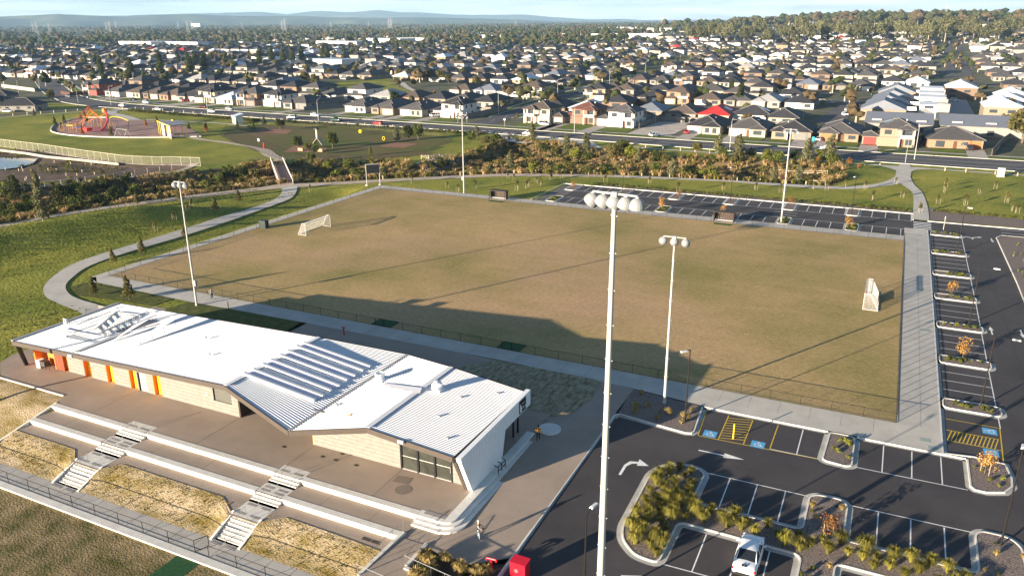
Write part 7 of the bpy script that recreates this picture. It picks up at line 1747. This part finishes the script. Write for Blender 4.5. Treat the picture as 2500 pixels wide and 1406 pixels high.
TB = [(-172, -13), (-160.3, 12.5), (-158.8, 21.3), (-155, 31.8), (-149.8, 41), (-144.2, 51.5), (-137.9, 61.2), (-134.5, 65.8), (-125.5, 74.2), (-112.0, 86.1), (-102, 94), (-90.8, 101.7), (-67.5, 110.9), (-42.1, 116.4), (-31.3, 116.6), (-17.5, 117.6), (-10.5, 120.5), (-5.1, 126.3), (-1.1, 131.9), (.8, 140), (1.2, 157)]
band('gravel_trail', TB[:13], TT[:13], hz, gravel, 5); band('concrete_trail', TB[12:], TT[12:], hz, conc, 5)
band('path_to_crossing', [(4.4, 93.3), (4.4, 101), (4.2, 109.5), (3.4, 122.3), (1.7, 132.1), (.6, 146)], [(1.5, 93.3), (1.5, 101), (1.6, 112), (1.2, 122.3), (-1.1, 131.6), (-2.4, 146)], lambda x, y: .045 if y < 125 else .055, conc, 5)
band('path_apron', [(1.1, 150), (3, 154), (8, 156.2)], [(-2.4, 150), (-6, 155), (-14, 157)], .06, conc, 5)
sheet('verge_crossing', [(-2.0, 157), (1.0, 157), (.6, 163), (-1.8, 163)], .06, conc, slope=False)
PR = [(-160.8, 94.8), (-163, 98.5), (-168.4, 101.9), (-178.1, 109.3), (-183.5, 111.6), (-205, 117.6), (-215, 119), (-232, 125)]
PL = [(-163.9, 93.4), (-166, 97), (-172.9, 100.4), (-182, 107.5), (-191, 111.9), (-210, 116.0), (-218, 117.2), (-231, 121.5)]
band('park_path', PR, PL, .03, gravel, 5)
band('side_path', [(-169, 97.9), (-180.3, 83.8), (-182.5, 82)], [(-170.4, 96.9), (-180.8, 82.5), (-183.5, 81)], .03, gravel, 5)
band('side_path', [(-181, 83.2), (-175.7, 71.6), (-181, 58), (-196, 34)], [(-182.5, 82.2), (-177.5, 70.5), (-183.5, 58), (-198, 35)], .05, gravel, 5)
band('park_path', [(-283, 150), (-300, 158), (-315, 164), (-322, 172), (-322, 177)], [(-287, 146), (-303, 154), (-319, 161), (-327, 170), (-328, 176)], .03, conc, 5)
band('park_path', [(-228, 151), (-250, 153.5), (-282, 150)], [(-228, 152.6), (-250, 155), (-283, 151.6)], .035, conc, 5)
band('boulevard_path', [(-316, 173.5), (-268, 169.5), (-225, 167.4), (-195, 167.2), (-150, 168)], [(-316, 175), (-268, 171), (-225, 169), (-195, 168.8), (-150, 169.8)], .03, conc, 4)
band('lawn_path', [(-352, 98), (-345, 128), (-338, 148), (-330, 165), (-318, 173.5)], [(-353.5, 98), (-346.5, 128), (-339.5, 149), (-331, 167), (-318, 175)], .03, conc, 4)
band('shortcut_path', [(-112, 154), (-122, 157), (-128, 166), (-129, 170)], [(-110, 158), (-118, 161), (-124, 168), (-125, 170)], .05, conc, 4)
band('park_path', [(-236, 296), (-262, 322), (-292, 360)], [(-239, 294), (-265, 320), (-296, 358)], .06, conc, 3)
sheet('footpath_wide', [(-88, 158.5), (-84, 154), (-100, 158), (-112, 165), (-118, 169), (-95, 169)], .028, conc, slope=False)
# footbridge
t = thing('footbridge', 'narrow timber footbridge with pale handrails crossing the reedy gully', 'bridge', (0, 0, 0))
a0, a1, b0, b1 = Vector((-139.3, 68.6, .16)), Vector((-136.2, 70.2, .16)), Vector((-163.9, 93.2, .16)), Vector((-160.9, 94.9, .16)); deckm = mat('deck_board', (.30, .20, .165), .85, var=.1, scale=3)
n = 110
for i in range(n):
    q = (i+.5)/n; c = (a0+a1)/2+((b0+b1)/2-(a0+a1)/2)*q; an = math.atan2((a1-a0).y, (a1-a0).x); o = MB().box((0, 0, 0), ((a1-a0).length-.3, .27, .07), 0).build('deck_board', deckm, t) if i == 0 else inst('deck_board', DBM, t)
    if i == 0: DBM = o.data
    o.location = c; o.rotation_euler.z = an
for p, q in ((a0, b0), (a1, b1)):
    for k in range(12): c = p+(q-p)*k/11; inst('rail_post', MB().bx(-.05, .05, -.05, .05, -.6, 1.15).mesh('rail_post', mat('weathered_rail', (.48, .45, .42), .85, var=.05)), t, c)
    for h in (.45, .8, 1.12): MB().tube(p+Vector((0, 0, h)), q+Vector((0, 0, h)), .05, .05, 5).build('rail', MATS['weathered_rail'], t)
    mb = MB(); d = (q-p).normalized(); L0 = (q-p).length; mb.box(tuple((p+q)/2+Vector((0, 0, .55))), (L0, .03, .75), math.atan2(d.y, d.x)); mb.build('side_screen', MATS['weathered_rail'], t)
    mb = MB(); mb.box(tuple((p+q)/2+Vector((0, 0, -.25))), (L0, .2, .35), math.atan2(d.y, d.x)); mb.build('girder', MATS['bark'], t)
# bollard rows along the trail and the boulevard path
postw = mat('bollard_timber', (.46, .38, .26), .9, var=.08, scale=4); pm_ = MB().bx(-.09, .09, -.09, .09, -.1, .75).mesh('timber_bollard', postw)
def post_row(pts, step, what, grp, sc=1.0):
    P = spline(pts, 8); acc = 0; k = 0; last = Vector(P[0])
    for p in P[1:]:
        p = Vector(p); acc += (p-last).length; last = p
        if acc >= step:
            acc = 0; o = inst('timber_bollard', pm_, None, (p.x, p.y, H(p.x, p.y)+.03), 0, sc); tag(o, 'short square timber bollard %s, %s eastward' % (what, nth(k)), 'bollard', grp); k += 1
post_row([(x-.6, y+1.0) for x, y in TT[8:16]], 4.2, 'on the creek edge of the trail', 'bollards along the trail', 1.1)
post_row([(x, y) for x, y in ((-14, 156.2), (-8, 155.6), (-3.4, 154.4))], 3.5, 'by the path apron', 'bollards by the boulevard path', 1.1)
post_row([(3.5, 155.2), (12, 155.0), (30, 154.2), (48, 153.8)], 4.6, 'on the lawn edge of the boulevard path', 'bollards along the boulevard path', 1.15)
post_row([(-80, 162), (-60, 159.5), (-45, 158)], 4.0, 'above the creek bank', 'bollards above the creek', 1.1)
post_row([(-358, 96), (-350, 126), (-343, 148), (-334, 165), (-318, 176.5), (-270, 173)], 4.6, 'round the playground lawn', 'bollards round the playground lawn', 1.5)
post_row([(-268, 172.8), (-225, 170.9), (-170, 171)], 5.0, 'between dog park and boulevard', 'bollards by the dog park', 1.3)
# timber rail fence near the culvert
def rail_fence(label, pts):
    t = thing('rail_fence', label, 'fence', (0, 0, 0), 0, 'timber rail fences')
    for a, b in zip(pts, pts[1:]):
        L0 = math.hypot(b[0]-a[0], b[1]-a[1]); n = max(1, round(L0/2.4)); z = (H(*a)+H(*b))/2
        for i in range(n+1): q = i/n; x, y = a[0]+(b[0]-a[0])*q, a[1]+(b[1]-a[1])*q; MB().bx(x-.08, x+.08, y-.08, y+.08, H(x, y)-.2, H(x, y)+1.15).build('post', postw, t)
        for h in (.55, 1.0): MB().tube((a[0], a[1], H(*a)+h), (b[0], b[1], H(*b)+h), .06, .06, 5).build('rail', postw, t)
def gp(l, z=0): return [tuple(G(x, y, z)[:2]) for x, y in l]
rail_fence('two-rail timber fence above the pond culvert under the boulevard shrubs', gp([(1880, 408), (1950, 413), (2020, 420)], -.5))
rail_fence('short two-rail timber fence at the gravel trail edge by the reedy pool', gp([(1975, 446), (2000, 450), (2015, 452)], 0)); rail_fence('small timber rail by the stormwater outlet across the creek', gp([(1029, 392), (1047, 394)], -.5))
t = thing('culvert', 'small pale concrete culvert mouth in the creek bank beside rocks', 'culvert', (*gp([(1028, 408)], -1)[0], -1.6), rad(20))
MB().bx(-1.6, 1.6, 0, .4, 0, 1.7).build('headwall', concw, t); MB().tube((0, -.05, .7), (0, -.0, .7), .55, .55, 14).build('pipe_mouth', blackm, t); MB().box((-1.9, -.8, .5), (.3, 1.8, 1.0), .4).build('wing_wall', concw, t); MB().box((1.9, -.8, .5), (.3, 1.8, 1.0), -.4).build('wing_wall', concw, t)
# rock beaching by the creek
rk = MB(); rr_ = random.Random(8)
for i in range(900):
    g = G(rr_.uniform(1040, 1190), rr_.uniform(385, 425), -1.0); x, y = g.x, g.y; s = rr_.uniform(.18, .5); rk.box((x, y, H(x, y)+s*.2), (s, s*rr_.uniform(.6, 1), s*.6), rr_.uniform(0, 3))
tag(rk.build('rubble', mat('rock_grey', (.26, .21, .18), .95, var=.2, scale=1.5, rnd=.1)), kind='stuff')
# ================================================================== playground
sheet('play_surface', [(-294, 118), (-303, 127), (-312, 142), (-300, 152), (-284, 150), (-262, 146), (-248, 141), (-228, 128), (-222, 124.5), (-240, 114), (-262, 108), (-280, 110)], .012, mat('play_softfall', (.32, .20, .17), .95, var=.15, scale=.25, coords='World'), slope=False)
sheet('pink_softfall', [[(-288, 121), (-280, 117), (-268, 118), (-262, 123), (-272, 127), (-284, 126)], [(-258, 134), (-250, 132), (-246, 137), (-254, 140)]], .02, mat('pink_rubber', (.45, .16, .17), .9, var=.08, scale=.6, coords='World'), slope=False)
mb = MB(); strip(mb, spline([(-303, 150), (-312, 143), (-303, 127), (-294, 118), (-280, 109), (-262, 106.5), (-240, 112), (-222, 123)], 6), .35, 0, .3, slope=False); mb.build('playground_kerb', concw)['kind'] = 'structure'
t = thing('climbing_tower', 'tangle of orange tubes, timber posts and a long red slide in the playground', 'playground tower', tuple(G(225, 318)), 0)
orange = mat('orange_tube', (.70, .22, .03), .5, var=.03); rr_ = random.Random(4)
for i in range(30):
    x, y = rr_.uniform(-9, 8), rr_.uniform(-7, 7); MB().tube((x, y, 0), (x+rr_.uniform(-.3, .3), y+rr_.uniform(-.3, .3), rr_.uniform(2, 4.5)), .11, .09, 5).build('timber_post', mat('play_timber', (.36, .20, .08), .85, var=.1), t)
for (a, b) in (((-10, 2, 0), (-7, 6, 9)), ((-3, 9, 0), (-6.5, 5.5, 8.2)), ((-12, -1, 0), (-4, 5, 7.5)), ((-6, 3, 3), (2, 7, 7)), ((-7, 6, 8), (2, 5, 4)), ((-9, 3, 5), (-2, 8, 5.5))): MB().tube(Vector(a)*.85, Vector(b)*.78, .09, .09, 6).build('frame_tube', orange, t)
mb = MB(); mb.path([(-2, 8, 6.4), (3, 5, 5.4), (8, 1, 3.6), (11, -3, 1.8), (12, -5, 1.2)], .36, 8); mb.build('slide', mat('slide_red', (.60, .03, .02), .35, var=.03), t); MB().lathe([(0, 7.2), (.8, 6.9), (.9, 5.6), (0, 5.4)], 8, Matrix.Translation((-2, 8, 0))).build('slide_head', orange, t)
MB().bx(-3, 4, -6, -3.5, 1.4, 1.55).build('deck', mat('play_blue', (.05, .08, .22), .6, var=.05), t); MB().bx(-5, -1.5, -6.5, -4.5, 2.2, 2.35).build('deck', mat('play_yellow', (.72, .50, .03), .5, var=.03), t); MB().bx(2.5, 5.5, -6.2, -4, .5, 1.7).build('panel', MATS['slide_red'], t)
mb = MB()
for i in range(14): a = i*.45; mb.tube((-7, 5.5, 8.0), (-7+8*math.cos(a), 3+7*math.sin(a), .2), .03, .03, 4)
mb.build('rope_net', mat('red_rope', (.50, .08, .05), .8, var=.03), t)
t = thing('picnic_shelter', 'yellow framed open shelter with pale wall panels at the playground edge', 'shelter', tuple(G(405, 334)), rad(-28)); yf = mat('shelter_yellow', (.80, .60, .02), .5, var=.03)
for x in (-9, -6.5, 3, 7.5): 
    for y in (0, 5): MB().tube((x, y, 0), (x, y, 4.6), .12, .12, 6).build('post', yf, t)
for y in (0, 5): MB().box((-1.0, y, 4.4), (18, .2, .35), 0).build('beam', yf, t)
MB().box((2, 2.8, 4.7), (14, 6.5, .15), 0).build('roof', mat('shelter_roof', (.22, .22, .24), .7, var=.05), t)
for x in (-3.5, 4.5): MB().bx(x-1.8, x+1.8, .2, .4, 0, 4.0).build('wall_panel', mat('pale_panel', (.58, .52, .44), .8, var=.05), t)
for x in (-1, 1.2): MB().bx(x, x+1.6, 1.5, 2.3, .7, .8).build('table', greym, t)
t = thing('swing', 'arched yellow and black swing frame beside the slide', 'swing', tuple(G(305, 318)), rad(20)); mb = MB(); mb.path([(-6, 0, 4.2), (-4, 0, 4.9), (-1, 0, 4.6), (2, 0, 3.4)], .12); mb.build('arch', yf, t); mb = MB(); mb.tube((2, 0, 3.4), (1, 0, 0), .16); mb.tube((-6, 0, 4.2), (-6.4, 0, 0), .10); mb.build('leg', blackm, t)
mb = MB(); mb.path([(-3, 0, 4.6), (-3, 0, .6), (-2.4, 0, .6), (-2.4, 0, 4.6)], .03); mb.build('seat_chain', blackm, t)
t = thing('swing', 'white A-frame double swing at the edge of the playground', 'swing', tuple(G(300, 336)), rad(0)); mb = MB()
for x in (-2.5, 2.5): mb.tube((x, 0, 2.8), (x-.3, -1.3, 0), .07); mb.tube((x, 0, 2.8), (x+.3, 1.3, 0), .07)
mb.tube((-2.5, 0, 2.8), (2.5, 0, 2.8), .07); mb.build('frame', whitep, t); MB().bx(-1, -.5, -.15, .15, .5, .55).build('seat', blackm, t)
# white shed
g = G(572, 303); t = thing('toilet_block', 'small white shed with pale blue sloped roof on the playground lawn', 'shed', (g.x, g.y, 0), rad(-25))
MB().bx(-1.8, 1.8, 0, 3, 0, 3.0).build('wall', WALLC['white rendered'], t); mb = MB(); mb.add([(-2.2, -.4, 3.0), (2.2, -.4, 3.0), (2.2, 3.4, 3.9), (-2.2, 3.4, 3.9), (-2.2, -.4, 2.9), (2.2, -.4, 2.9), (2.2, 3.4, 3.8), (-2.2, 3.4, 3.8)], [(0, 1, 2, 3), (7, 6, 5, 4), (0, 4, 5, 1), (1, 5, 6, 2), (2, 6, 7, 3), (3, 7, 4, 0)]); mb.build('roof', ROOFC['pale blue'], t); MB().bx(-1.4, -.3, -.06, 0, 0, 2.1).build('door', GARC['grey'], t)
# white pool-type fences by the pond
wf_ = bpy.data.materials.new('white_wire'); wf_.use_nodes = True; wf_.node_tree.nodes['Principled BSDF'].inputs['Base Color'].default_value = (.55, .52, .42, 1); wf_.node_tree.nodes['Principled BSDF'].inputs['Alpha'].default_value = .12
palep = mat('pale_post', (.58, .55, .45), .8, var=.04)
wire_fence('mesh_fence', 'tall pale mesh fence curving along the lawn above the pond works', gp([(0, 358), (110, 372), (200, 386), (300, 400), (350, 403), (420, 404), (490, 406)]), 2.4, 3.2, 0, True, palep, wf_, .05, group='pale mesh fences')
wire_fence('mesh_fence', 'shorter dark mesh fence at the gully edge below the pond works', gp([(210, 448), (280, 440), (330, 428), (420, 416)], 0), 1.6, 3.2, 0, True, palep, chainm, .04, group='pale mesh fences')
wire_fence('mesh_fence', 'dark mesh fence at the frame edge below the pond works', gp([(0, 475), (60, 465), (110, 458), (190, 450)], 0), 1.5, 3.2, 0, True, palep, chainm, .04, group='pale mesh fences')
wire_fence('dog_park_fence', 'dark mesh fence enclosing the worn dog park lawn', DOG+[DOG[0]], 1.3, 3.0, 0, True, blackm, chainm, .03, group='dark park fences')
t = thing('retaining_wall', 'long pale low wall of sleepers along the pond shore', 'wall', (0, 0, 0)); P = gp([(0, 368), (60, 375), (115, 384), (200, 392), (290, 402)])
for a, b in zip(P, P[1:]): an = math.atan2(b[1]-a[1], b[0]-a[0]); MB().box(((a[0]+b[0])/2, (a[1]+b[1])/2, .1), (math.hypot(b[0]-a[0], b[1]-a[1]), .2, .7), an).build('panel', mat('weathered_sleeper', (.34, .31, .26), .9, var=.1), t)
rr_ = random.Random(12)
for i in range(26):
    g = G(rr_.uniform(10, 330), rr_.uniform(395, 445), -.8); 
    if np_in(g.x, g.y, SOIL): tag(inst('timber_stake', pm_, None, (g.x, g.y, H(g.x, g.y)), 0, .9), 'pale survey stake in the bare earth by the pond, %s one' % nth(i), 'stake', 'survey stakes on the bare earth')
pts = [(-262+SR.uniform(0, 75), 38+SR.uniform(0, 45), 0) for i in range(900)]; pts = [(x, y, H(x, y)) for x, y, z in pts if np_in(x, y, SOIL) and noise.noise(Vector((x*.05, y*.05, 2))) > .06]
stuff_scatter('weeds', ub, pts, (.3, .8), [L_lime, L_oliv, L_mid], 12)
# dog park furniture
for i, (px, py, w_) in enumerate(((735, 368, 1.8), (782, 370, 2.0))): g = G(px, py); tag(MB().bx(g.x-w_/2, g.x+w_/2, g.y-.4, g.y+.4, .0, .8).build('bench', mat('bench_wood', (.45, .32, .18), .85, var=.08)), 'pale timber bench on the mulch circle of the dog park, ' + ('the western' if i == 0 else 'the eastern') + ' one', 'bench')
g = G(778, 352); t = thing('dog_ramp', 'timber A-frame ramp in the middle of the worn dog park', 'ramp', (g.x, g.y, 0), rad(-15))
for s in (-1, 1): mb = MB(); mb.add([(0, -.6, 2.0), (0, .6, 2.0), (s*2.6, .6, 0), (s*2.6, -.6, 0), (0, -.6, 1.85), (0, .6, 1.85), (s*2.4, .6, 0), (s*2.4, -.6, 0)], [(0, 1, 2, 3), (4, 7, 6, 5), (0, 3, 7, 4), (1, 5, 6, 2)]); mb.build('ramp_board', postw, t)
g = G(774, 340); t = thing('lookout_post', 'small pale post tower with dark top in the dog park', 'post', (g.x, g.y, 0)); MB().tube((0, 0, 0), (0, 0, 3.2), .3, .3, 6).build('post', palep, t); MB().bx(-.7, .7, -.5, .5, 3.2, 3.7).build('cap', blackm, t)
g = G(881, 325); tag(MB().lathe([(0, 0), (.6, .05), (.75, .6), (.55, 1.1), (0, 1.2)], 10, Matrix.Translation((0, 0, .0))).build('play_ball', MATS['shelter_yellow'], loc=(g.x, g.y, 0)), 'round bright yellow play piece in front of the boulevard', 'play piece')
g = G(937, 343); mb = MB(); mb.path([(math.cos(a*.5236)*.5, 0, .62+math.sin(a*.5236)*.55) for a in range(13)], .08); tag(mb.build('hoop', MATS['shelter_yellow'], loc=(g.x, g.y, 0)), 'bright yellow upright hoop standing in the dog park', 'hoop'); g = G(632, 350); tag(MB().bx(-.35, .35, -.05, .05, .6, 1.5).build('park_sign', WALLC['white rendered'], loc=(g.x, g.y, 0)), 'small white sign panel at the dog park gate', 'sign'); g = G(645, 361); tag(MB().tube((0, 0, 0), (0, 0, 1.6), .3, .15, 8).build('drink_fountain', MATS['slide_red'], loc=(g.x, g.y, 0)), 'small red drinking post at the dog park gate', 'fountain')
for a, lab in ((gp([(690, 372), (790, 372), (800, 362), (720, 356)]), 'm'), (gp([(925, 358), (985, 362), (1020, 352), (960, 347)]), 'm'), (gp([(620, 322), (700, 328), (715, 318), (640, 314)]), 'm')): sheet('mulch_circle', a, .0, mat('red_mulch', (.26, .13, .08), .95, var=.15, scale=2, coords='World'), slope=False)
# kiosk cabinet, sign posts
g = G(2442, 431); t = thing('substation_kiosk', 'pale green-white electrical kiosk on the lawn by the boulevard path', 'cabinet', (g.x, g.y, 0), rad(-4)); MB().bx(-.8, .8, -.6, .6, .1, 2.2).build('cabinet', mat('kiosk_paint', (.34, .40, .33), .6, var=.02), t); MB().bx(-.9, .9, -.7, .7, 0, .1).build('plinth', concw, t)
for i, (px, py, h) in enumerate(((1754, 480-20, 0), )): pass
for i, (px, py, h) in enumerate(((2303, 561, 2.6), (1232, 309, 2.8), (1118, 300, 4.5), (1140, 300, 4.0))): 
    g = G(px, py); t = thing('sign_post', ('slender white sign post by the zebra crossing', 'white give-way sign on its post at the side street corner', 'plain steel sign pole on the boulevard, the western of a pair', 'plain steel sign pole on the boulevard, the eastern of a pair')[i], 'sign post', (g.x, g.y, 0)); MB().tube((0, 0, 0), (0, 0, h), .04, .04, 6).build('post', palep, t); MB().box((0, -.05, h-.25), (.6, .03, .6) if i == 1 else (.1, .03, .35), 0).build('plate', signw, t)
# ================================================================== street lights
slm = mat('street_light_grey', (.50, .50, .49), .5, var=.03)
SLP = []
def street_light(x, y, z, h, rz, label):
    t = thing('street_light', label, 'street light', (x, y, z), rz, 'galvanised street lights')
    if not SLP:
        m1 = MB().tube((0, 0, 0), (0, 0, 9.2), .10, .06, 7).mesh('pole', slm); mb = MB(); mb.path([(0, 0, 9.2), (0, .25, 9.75), (0, .8, 10.15), (0, 1.7, 10.3)], .05, 6); m2 = mb.mesh('arm', slm); m3_ = MB().box((0, 2.1, 10.3), (.28, .8, .12), 0).mesh('lamp_head', slm); SLP.extend([m1, m2, m3_])
    for nm, me_ in zip(('pole', 'arm', 'lamp_head'), SLP): inst(nm, me_, t, sc=h/10.3)
for i, (px, py, h, rz) in enumerate(((98, 222, 8.6, -40), (47, 232, 8.6, 150), (193, 262, 9, 160), (271, 257, 9, -60), (508, 282, 9.5, 0), (778, 302, 9.5, 0), (1217, 280, 9.5, 90-180), (1361, 240, 9.5, -90), (1488, 205, 9.5, -90), (1575, 183, 9.5, -90), (1781, 370, 9.7, 180+180), (1402, 325, 9.3, 0), (2232, 390, 9.7, 0), (2085, 250, 8, -60), (1505, 222, 5, 0), (2252, 240, 6, 0), (155, 180, 9, 0), (440, 148, 9, 0), (1705, 150, 9.5, -90), (1660, 160, 9.5, -90), (1600, 305, 6, 0), (2210, 398, 6, 0))):
    g = G(px, py); street_light(g.x, g.y, H(g.x, g.y), h, rad(rz), 'tall curved street light %s, %s from the bend' % ('on the boulevard' if py > 255 else 'over the estate streets', nth(i)))
# ================================================================== cars in the streets
cc = [(299, 261, 'hatch', 'white', cw, 176, 'white hatchback driving on the boulevard by the playground path'), (387, 270, 'sedan', 'white', cw, 176, 'white sedan driving on the boulevard above the yellow shelter'), (518, 275, 'sedan', 'white', cw, 176, 'white sedan waiting in front of the light post'), (561, 269, 'hatch', 'silver', csil, -6, 'silver hatchback at the kerb outside the pale blue roof'), (496, 264, 'sedan', 'maroon', cmar, 176, 'dark maroon sedan at the kerb'),
      (713, 291, 'suv', 'white', cw, 176, 'white four-wheel drive with dark rear on the boulevard'), (771, 285, 'wagon', 'white', cw, -10, 'white wagon parked across the verge by the street light'), (820, 297, 'ute', 'dark green', cgrn, 176, 'dark green utility driving past the dog park'), (923, 305, 'hatch', 'red', cred, 176, 'bright red hatchback driving on the boulevard'), (358, 253, 'wagon', 'white', cw, -8, 'white wagon on the verge near the orange brick house'), (455, 249, 'hatch', 'red', cred, 80, 'red hatchback on a driveway beside a silver car'), (477, 249, 'sedan', 'silver', csil, 80, 'silver sedan on the driveway beside the red hatchback'),
      (212, 240, 'sedan', 'silver', csil, -8, 'silver sedan parked outside the red brick house'), (168, 238, 'sedan', 'dark', cgry, -8, 'dark sedan on the bend outside the red brick house'), (325, 246, 'sedan', 'dark', cblk, -8, 'black car parked on a driveway at the bend'), (1330, 307, 'suv', 'silver', csil, -12, 'silver car on the driveway of the cream corner house'), (1291, 330, 'sedan', 'white', cw, 176, 'white car on the boulevard half hidden by creek trees'), (1676, 327, 'hatch', 'red', cred, 100, 'red hatchback on the driveway next to the vacant lot'), (1598, 334, 'hatch', 'white', cw, 60, 'white car with trailer at the vacant lot'), (2000, 345, 'hatch', 'white', cw, 80, 'white hatchback on the driveway beside the blue bin'), (2022, 366, 'sedan', 'white', cw, 176, 'white sedan at the kerb behind the dark creek tree'), (2367, 367, 'suv', 'black', cblk, 85, 'black car on the driveway of the ranch house'), (1063, 286, 'suv', 'white', cw, 60, 'white van on the driveway of the white portal house'),
      (1418, 228, 'hatch', 'white', cw, 95, 'white car parked mid side street beside a thin tree'), (1463, 214, 'hatch', 'white', cw, 95, 'white car further up the side street'), (1467, 225, 'sedan', 'white', cw, 95, 'white sedan at the kerb of the side street'), (1495, 218, 'suv', 'white', cw, 95, 'white wagon at the east kerb of the side street'), (1430, 238, 'suv', 'black', cblk, 95, 'black and white car in the side street'), (1350, 241, 'sedan', 'white', cw, 95, 'white car behind the corner house in the side street'), (1535, 194, 'ute', 'blue', cblu, 95, 'pale blue utility up the side street'), (1558, 200, 'hatch', 'maroon', cmar, 95, 'maroon hatchback up the side street'), (1580, 192, 'suv', 'silver', csil, 95, 'silver car up the side street'),
      (2029, 254, 'hatch', 'silver', csil, 60, 'silver car parked in the shaded court'), (2080, 255, 'wagon', 'grey', cgry, 110, 'grey car parked along the court kerb'), (2074, 263, 'suv', 'grey', cgry, 110, 'second grey car along the court kerb'), (2068, 272, 'sedan', 'silver', csil, 110, 'silver car along the court kerb'), (2062, 283, 'suv', 'white', cw, 110, 'white van along the court kerb'), (840, 195, 'suv', 'silver', csil, 20, 'silver car by the pocket park'), (780, 205, 'hatch', 'white', cw, 20, 'white car in the shade by the pocket park'), (1835, 258, 'suv', 'white', cw, 90, 'white car under the dark pine in the east block'), (20, 275, 'hatch', 'white', cw, 30, 'white car in the shaded driveway of the corner group'), (2330, 248, 'hatch', 'white', cw, 15, 'white car in the compound carport')]
for px, py, kd, cn, m, rz, lab in cc:
    g = G(px, py); car(lab, kd, m, g.x, g.y, .07, rad(rz), 'cars in the streets', full=False)
g = G(1985, 345); tag(MB().bx(-.4, .4, -.4, .4, 0, 1.4).build('wheelie_bin', mat('bin_blue', (.03, .35, .48), .5, var=.03), loc=(g.x, g.y, 0)), 'bright blue wheelie bin beside the white hatchback', 'bin')
# ================================================================== power pylons
pym = mat('pylon_steel', (.30, .31, .32), .7, var=.03)
def pylon(px, py, h, label):
    g, z = GT(px, py); h *= .6; mb = MB(); b = h*.085
    for s in ((-1, -1), (1, -1), (1, 1), (-1, 1)): mb.tube((s[0]*b, s[1]*b, 0), (s[0]*b*.15, s[1]*b*.15, h), h*.006, h*.005, 4)
    for k in range(7):
        z0 = h*k/7; q = b*(1-.85*k/7); q2 = b*(1-.85*(k+1)/7); z1 = h*(k+1)/7
        for s in (-1, 1): mb.tube((-q, s*q, z0), (q2, s*q2, z1), h*.004, h*.004, 3); mb.tube((q, s*q, z0), (-q2, s*q2, z1), h*.004, h*.004, 3)
    for k in (.72, .84, .96): mb.tube((-h*.16, 0, h*k), (h*.16, 0, h*k), h*.006, h*.006, 4)
    t = thing('power_pylon', label, 'pylon', (g.x, g.y, z), rad(25), 'power pylons on the plain'); mb.build('lattice', pym, t)
for i, (px, py, h) in enumerate(((83, 85, 58), (92, 86, 62), (122, 83, 56), (262, 84, 60), (270, 84, 62), (285, 78, 60), (436, 74, 55), (460, 86, 62), (470, 85, 60), (592, 74, 50), (690, 84, 58), (697, 86, 68), (808, 75, 50), (950, 80, 62), (956, 81, 66), (900, 72, 50), (1258, 74, 48), (1615, 76, 62), (2305, 60, 60))): pylon(px, py, h, 'lattice power pylon above the far woods, %s from the hills end' % nth(i))
# ================================================================== hills
def ridge(name, d0, pts, m, depth, base=-20):
    """a long hill range: crest heights given at bearings (picture x) and built as solid terrain"""
    mb = MB(); xs3 = np.linspace(-400, 2900, 180); n = len(xs3); K = 6; rows = []
    for k in range(-K, K+1):
        row = []
        for i, px in enumerate(xs3):
            yp = np.interp(px, [p[0] for p in pts], [p[1] for p in pts])
            dr = rt2*((px-1250)/FPX)+fwd; dh = Vector((dr.x, dr.y)).normalized(); c = Vector((CC.x, CC.y))+dh*d0
            gy = 703-656.0+(px-1250)*-.0055; hh = 38.3+(gy-yp)/FPX*d0*1.05; hh = max(hh, -10)
            q = k/K; f = (1-abs(q))**.8*(1+.13*noise.noise(Vector((i*.35, k*.8, d0)))) if k else 1.0; p = c+dh*(q*depth+depth*.25*noise.noise(Vector((i*.2, k*.5, 1))))
            row.append((p.x, p.y, base+(hh-base)*max(0, f)+(6*noise.noise(Vector((i*.9, k, 4))))))
        rows.append(row)
    for r in rows: mb.v += r
    for a in range(len(rows)-1):
        for i in range(n-1): mb.face(a*n+i, a*n+i+1, (a+1)*n+i+1, (a+1)*n+i)
    o = mb.build(name, m, smooth=True); o['kind'] = 'structure'
hillm = mat('hill_forest', (.055, .075, .045), .95, scale=.004, col2=(.12, .12, .07), coords='World', detail=10, spec=.03)
ridge('hills', 8200, [(-400, 45), (0, 40), (60, 39), (130, 44), (200, 42), (260, 39), (320, 41), (400, 43), (470, 40), (540, 38), (600, 40), (680, 42), (780, 41), (860, 44), (950, 45), (1060, 44), (1150, 46), (1250, 48), (1400, 55), (2900, 60)], hillm, 1300)
ridge('mountains', 13500, [(-400, 48), (300, 44), (560, 37), (640, 35), (700, 33), (760, 38), (830, 31), (900, 34), (960, 29), (1000, 33), (1060, 34), (1120, 38), (1180, 39), (1280, 38), (1340, 43), (1420, 48), (1510, 47), (1560, 52), (2900, 60)], hillm, 1500)
# ================================================================== air
hz_ = MB().bx(-15500, 13500, -5500, 16500, -30, 420).build('haze', None) if False else None
mb = MB(); mb.bx(-16500, 14500, -6500, 17500, -32, 420); hme = mb.mesh('haze', mat('tmp_', (1, 1, 1)))
hm = bpy.data.materials.new('haze_air'); hm.use_nodes = True; hn = hm.node_tree; hn.nodes.clear(); ho = hn.nodes.new('ShaderNodeOutputMaterial'); pv = hn.nodes.new('ShaderNodeVolumePrincipled')
pv.inputs['Color'].default_value = (.44, .70, 1.0, 1); pv.inputs['Density'].default_value = 6.5e-5; pv.inputs['Anisotropy'].default_value = .0; hn.links.new(pv.outputs[0], ho.inputs['Volume'])
hme.materials.clear(); hme.materials.append(hm); ho_ = bpy.data.objects.new('haze', hme); COL.objects.link(ho_); ho_['kind'] = 'stuff'
